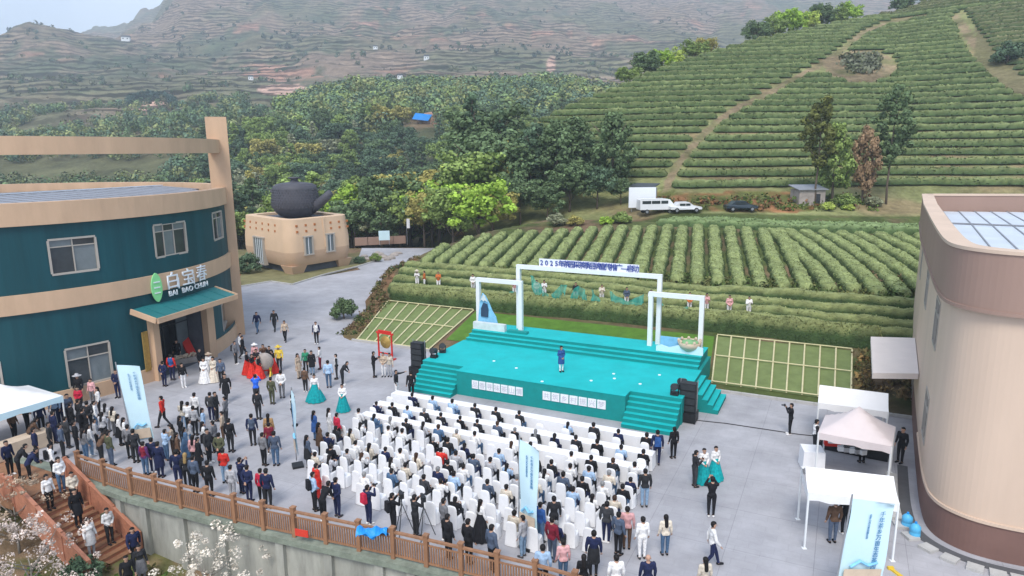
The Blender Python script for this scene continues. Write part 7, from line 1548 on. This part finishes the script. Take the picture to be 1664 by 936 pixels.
 (517, 812, NE, 'stand', 'red', 'red', 1, 0, (('coat_tail', 'red'),), 'in a long red coat behind the left seats'), (512, 830, NE, 'clasp', 'light blue', 'black', 0, 0, (('backpack', 'black'),), 'in pale blue in front of the red coat'), (526, 848, NE, 'bow', 'black', 'black', 0, 0, (), 'stooping in black at the fence'), (549, 840, NE, 'back', 'navy', 'navy', 0, 0, (), 'in a navy suit behind the left seats'),
 (600, 852, NE, 'photo', 'navy', 'navy', 0, 0, (('backpack', 'crimson'), 'camera'), 'photographer with a crimson backpack'), (640, 868, NE, 'photo', 'black', 'black', 0, 0, (('backpack', 'black'), 'camera'), 'videographer in black at a tripod, left one'), (676, 872, NE, 'photo', 'charcoal', 'charcoal', 0, 0, ('camera',), 'videographer in charcoal at a tripod, right one'), (723, 880, NE, 'stand', 'grey', 'charcoal', 0, 0, (), 'in a grey shirt behind the tripods'), (729, 908, NE, 'stand', 'black', 'black', 0, 0, (), 'broad in black at the fence end, left one'), (762, 916, NE, 'stand', 'black', 'black', 0, 0, (), 'in black at the fence end, middle one'), (800, 928, NE, 'stand', 'slate', 'black', 0, 0, (), 'in slate at the fence end, right one'), (782, 876, NE, 'stand', 'white', None, 1, 1, (('skirt', 'black'), ('long_skirt', 'black')), 'in white top and black skirt behind the last row'),
 # lower right crowd
 (878, 882, NE, 'stand', 'blue', 'denim', 0, 0, (), 'in a blue jacket right of the middle banner'), (900, 872, N_, 'stand', 'charcoal', 'black', 0, 0, (), 'in charcoal behind the maroon one'), (897, 912, NE, 'stand', 'maroon', 'slate', 0, 0, (), 'in maroon behind the right seats'), (915, 946, N_, 'stand', 'pink', 'denim', 1, 0, (), 'in a pink hoodie at the bottom edge'), (964, 936, N_, 'stand', 'navy', 'charcoal', 0, 0, (('coat_tail', 'charcoal'),), 'in a long navy coat at the bottom edge'), (985, 882, NE, 'stand', 'dark grey', 'navy', 0, 0, (), 'in dark grey right behind the last seats'), (1004, 902, NE, 'stand', 'slate', 'black', 0, 0, (), 'in slate sweater beside the pink shirt'), (1018, 892, N_, 'stand', 'pink', 'brown', 0, 0, (), 'in a pink shirt and brown trousers'), (1043, 908, N_, 'stand', 'white', 'white', 1, 0, (), 'all in white at right of the pink shirt'), (1080, 902, N_, 'stand', 'cream', 'denim', 1, 1, (), 'in cream top and jeans at lower right'), (882, 962, N_, 'stand', 'light blue', 'charcoal', 0, 0, (), 'in pale blue at the fence end'), (1000, 978, N_, 'stand', 'white', 'charcoal', 0, 0, (), 'in white cropped by the bottom edge'), (1051, 978, N_, 'stand', 'navy', 'black', 0, 0, (), 'bald in navy cropped by the bottom edge'), (948, 972, N_, 'stand', 'black', 'black', 1, 1, (), 'long-haired in black cropped by the bottom edge'), (1156, 920, E_, 'walk', 'white', 'navy', 0, 0, (), 'in a white shirt walking at lower right'), (1143, 978, N_, 'stand', 'cream', 'black', 1, 1, (), 'long-haired in cream cropped by the bottom edge'), (850, 905, NW, 'stand', 'light grey', 'light denim', 1, 0, (), 'in pale grey at the middle banner foot'),
 (1155, 840, N_, 'photo', 'black', 'black', 0, 0, ('phone',), 'all in black filming alone at right'), (1047, 824, N_, 'stand', 'charcoal', 'light denim', 0, 0, (), 'in charcoal and pale jeans right of the seats'), (1067, 756, N_, 'stand', 'navy', 'navy', 0, 0, (('backpack', 'blue'),), 'with a blue backpack right of the front rows'), (1094, 745, N_, 'stand', 'black', 'black', 1, 1, (), 'in black near the right loudspeaker'), (1128, 791, E_, 'phone', 'charcoal', 'dark grey', 0, 0, (), 'in charcoal beside the two teal dancers'), (1142, 784, S_, 'clasp', 'white', None, 1, 0, (LS,), 'dancer in teal skirt, left of the pair'), (1161, 779, S_, 'clasp', 'white', None, 1, 0, (LS,), 'dancer in teal skirt, right of the pair'), (1283, 706, W_, 'photo', 'black', 'black', 0, 0, ('camera',), 'photographer in black before the right lawn'), (1323, 738, E_, 'stand', 'charcoal', 'charcoal', 0, 0, (('vest', 'white'),), 'beside the pinkish tent'), (1352, 882, N_, 'stand', 'brown', 'slate', 0, 0, (), 'in brown under the nearest tent'), (1372, 868, N_, 'stand', 'black', 'black', 0, 0, (), 'in black under the nearest tent'), (1400, 752, N_, 'stand', 'black', 'black', 0, 0, (), 'behind the stall table under the pinkish tent'), (1462, 752, W_, 'stand', 'black', 'black', 0, 0, (), 'in black against the tan building'), (1418, 862, N_, 'stand', 'light grey', 'charcoal', 1, 0, (), 'in pale grey under the nearest tent'),
]
for row in PEOPLE:
    px, py, fc, pose, top, bot, fem, lh, ex, tail = row[:10]; zz_ = row[10] if len(row) > 10 else 0.0
    if zz_: g_ = G(px, py, SH); zz_ = SH
    else: g_ = G(px, py, 0.0)
    hr = None if tail.startswith('bald') else ('blond' if tail.startswith('fair') else 'black')
    ex2 = tuple(e for e in ex if not (isinstance(e, tuple) and e[0] == 'skirt' and any(isinstance(q_, tuple) and q_[0] == 'long_skirt' for q_ in ex)))
    if 'phone' == pose and 'camera' not in ex2: ex2 = ex2 + ('phone',)
    ex2 = tuple((e, 'black') if isinstance(e, str) else e for e in ex2)
    lab_ = 'person in ' + top + ' ' + tail if not any(w in tail for w in (top + ' ', 'in ' + top)) else 'person ' + tail
    person(g_[0], g_[1], zz_, np.array(fc) + np.random.default_rng(px).normal(0, .18, 2), pose, top, bot, lab_, bool(fem), hr, bool(lh), None, None, ex2)
# tripods by the videographers
for k, (px, py) in enumerate(((655, 866), (690, 872))):
    g_ = G(px, py, 0); o = empty('tripod', (g_[0], g_[1], 0)); tag(o, 'black camera tripod behind the last row, ' + ('left one', 'right one')[k], 'tripod', 'tripods behind the seats')
    for t in (0.3, 2.4, 4.5): MB().tube([(.42 * math.cos(t), .42 * math.sin(t), 0), (0, 0, 1.25)], .018, 6).obj('leg', 'dark_metal', o)
    MB().tube([(0, 0, 1.2), (0, 0, 1.5)], .025, 6).obj('column', 'dark_metal', o); MB().box((0, 0, 1.6), (.14, .3, .2), .4).tube([(-.05, .13, 1.62), (-.1, .3, 1.62)], .05, 8).obj('video_camera', 'black', o)
# people on the stairs
for i, (q_, sd2, top, bot, fem, lh, ex, tail) in enumerate(((.5, .5, 'white', 'denim', 1, 1, (), 'in white and pale blue on the top stair steps'), (.9, 1.3, 'white', 'black', 1, 1, (), 'in white on the stairs, second from top'), (1.3, .5, 'cream', 'black', 1, 0, (('backpack', 'cream'),), 'in cream on the upper stairs by the wall'), (2.2, 1.0, 'black', 'black', 0, 0, (('coat_tail', 'black'),), 'in a black coat halfway down the stairs'), (3.4, .5, 'white', 'charcoal', 1, 0, (('backpack', 'olive'),), 'in white with an olive backpack on the lower stairs'), (3.5, 1.4, 'white', 'light grey', 1, 1, (('coat_tail', 'white'),), 'in a white fur coat on the lower stairs'))):
    c = SBASE + sdir * q_ + snor * sd2; zz_ = -drop * (int(q_ / (run / nst)) + .5) / nst; person(c[0], c[1], zz_, sdir * (1 if i not in (3,) else 1), 'stand' if i % 2 else 'clasp', top, bot, 'person ' + tail, bool(fem), 'black', bool(lh), None, None, ex)
for i, (px, py, top, bot, fem, ex, tail) in enumerate(((222, 918, 'navy', 'charcoal', 0, (('backpack', 'black'),), 'with a black backpack leaving the stair foot'), (232, 945, 'charcoal', 'grey', 1, (('skirt', 'grey'),), 'in a grey skirt below the stairs'), (212, 965, 'black', 'black', 0, (), 'in black cropped below the stairs'))):
    z_ = -2.7; g_ = G(px, py, z_); z_ = gz(g_[0], g_[1]); g_ = G(px, py, z_); person(g_[0], g_[1], gz(g_[0], g_[1]), SE, 'walk' if i == 0 else 'stand', top, bot, 'person ' + tail, bool(fem), 'black', False, None, None, ex)
# tea pickers and ribbon dancers in the front tea rows
def row_s(px, t, z):
    ss_ = np.linspace(-22, 32, 900); e = [abs(proj(*ST(s, t)[:2], z)[0] - px) for s in ss_]; return ss_[int(np.argmin(e))]
for i, (px, top, ex, fc, tail) in enumerate(((678, 'white', (('hat', 'cream'),), S_, 'in white with straw hat picking tea at left'), (690, 'orange', (), W_, 'in orange beside the straw hat tea picker'), (712, 'orange', (), S_, 'in orange picking tea, second from the straw hat'), (768, 'white', (), S_, 'in white among the tea left of the small portal'), (836, 'pink', (), S_, 'in pink behind the left portal'), (872, 'cream', (), S_, 'in cream holding the first ribbon'), (884, 'white', (), S_, 'in white holding the second ribbon'), (936, 'charcoal', (), S_, 'in charcoal holding the middle ribbon'), (978, 'cream', (), S_, 'in cream holding a ribbon right of centre'), (1018, 'slate', (), S_, 'in slate holding a ribbon near the right portal'), (1058, 'white', (), S_, 'in white at the right portal post'), (1121, 'orange', (), S_, 'in orange behind the right portal'), (1148, 'pink', (), S_, 'in pink right of the right portal'), (1186, 'pink', (), S_, 'in pale pink robe further right in the tea'), (1217, 'white', (), S_, 'in white robe rightmost in the tea'))):
    t = 20.05; s = row_s(px, t, 2.6); q = ST(s, t); z_ = gz(q[0], q[1]); person(q[0], q[1], z_, fc, 'clasp' if i % 2 else 'phone', top, 'white', 'person ' + tail, True, 'black', i % 3 == 0, None, 1.05, ex)
sm, snt, sb = newmat('silk'); sb.inputs['Base Color'].default_value = (.03, .38, .31, 1); sb.inputs['Roughness'].default_value = .6
tr_ = snt.nodes.new('ShaderNodeBsdfTransparent'); mxs = snt.nodes.new('ShaderNodeMixShader'); mxs.inputs[0].default_value = .62; snt.links.new(tr_.outputs[0], mxs.inputs[1]); snt.links.new(sb.outputs[0], mxs.inputs[2]); snt.links.new(mxs.outputs[0], snt.nodes['Material Output'].inputs['Surface'])
def ribbon(pts_, wid, label):
    """gauze held between dancers, hanging over the hedge at one depth"""
    wid = wid * 1.7; P = catmull([(row_s(px, 18.6, 2.6), 0, DP(px, py, ST(row_s(px, 18.6, 2.6), 18.6)[1])[2]) for px, py in pts_], 7); V = []
    for k, (s, _, z) in enumerate(P):
        q = ST(s, 18.6 + .2 * math.sin(k * .7), z); q2 = ST(s + .18 * math.cos(k * .5), 18.35 + .2 * math.sin(k * .7 + .6), z - wid * (.75 + .25 * math.sin(k * .9))); V += [q, q2]
    o = MB().add(V, [(2 * k, 2 * k + 2, 2 * k + 3, 2 * k + 1) for k in range(len(P) - 1)]).obj('silk_ribbon', 'silk', None, True); tag(o, label, 'ribbon', 'teal silk ribbons over the hedge'); return o
for a_ in ((((793, 484), (803, 479), (813, 477), (820, 480)), .9, 'left of the looped teal ribbons behind the left portal'), (((822, 482), (828, 474), (836, 475), (840, 482)), .9, 'right of the looped teal ribbons behind the left portal'), (((862, 447), (872, 456), (882, 468), (890, 480)), .7, 'steep teal ribbon hanging beside the left main post'), (((896, 478), (905, 470), (912, 462), (920, 464)), .7, 'short teal ribbon rising left of centre'), (((928, 478), (934, 468), (942, 465), (950, 472), (953, 480)), .7, 'humped teal ribbon at the middle'), (((961, 470), (968, 478), (977, 490), (988, 500)), .7, 'falling teal ribbon right of the middle'), (((990, 473), (1002, 480), (1018, 489), (1032, 484), (1045, 478)), .7, 'wide teal ribbon before the right portal'), (((1073, 492), (1084, 502), (1095, 508), (1107, 502), (1118, 497)), .45, 'teal ribbon swag inside the right portal')): ribbon(*a_)
# the dark cable across the paving
m_ = MB(); m_.tube([tuple(G(px, py, .02)) for px, py in ((1132, 683), (1180, 688), (1240, 697), (1300, 706), (1330, 709))], .025, 6); o = m_.obj('cable', 'black'); tag(o, 'dark cable lying across the paving right of the stage', 'cable')
# ================================================================== haze
hb = MB().box((0, 1560, 205), (9000, 3300, 430)); hz_o = hb.obj('haze', 'white_paint'); hz_o.data.materials.clear()
hm = bpy.data.materials.new('haze'); hm.use_nodes = True; hn = hm.node_tree; hn.nodes.clear()
ou = hn.nodes.new('ShaderNodeOutputMaterial'); pv = hn.nodes.new('ShaderNodeVolumePrincipled'); pv.inputs['Density'].default_value = .00034; pv.inputs['Color'].default_value = (.78, .89, 1, 1); pv.inputs['Anisotropy'].default_value = .0
hn.links.new(pv.outputs[0], ou.inputs['Volume']); hz_o.data.materials.append(hm); hz_o['kind'] = 'stuff'; hz_o['label'] = 'thin blue-grey haze over the valley'; hz_o.display_type = 'WIRE'
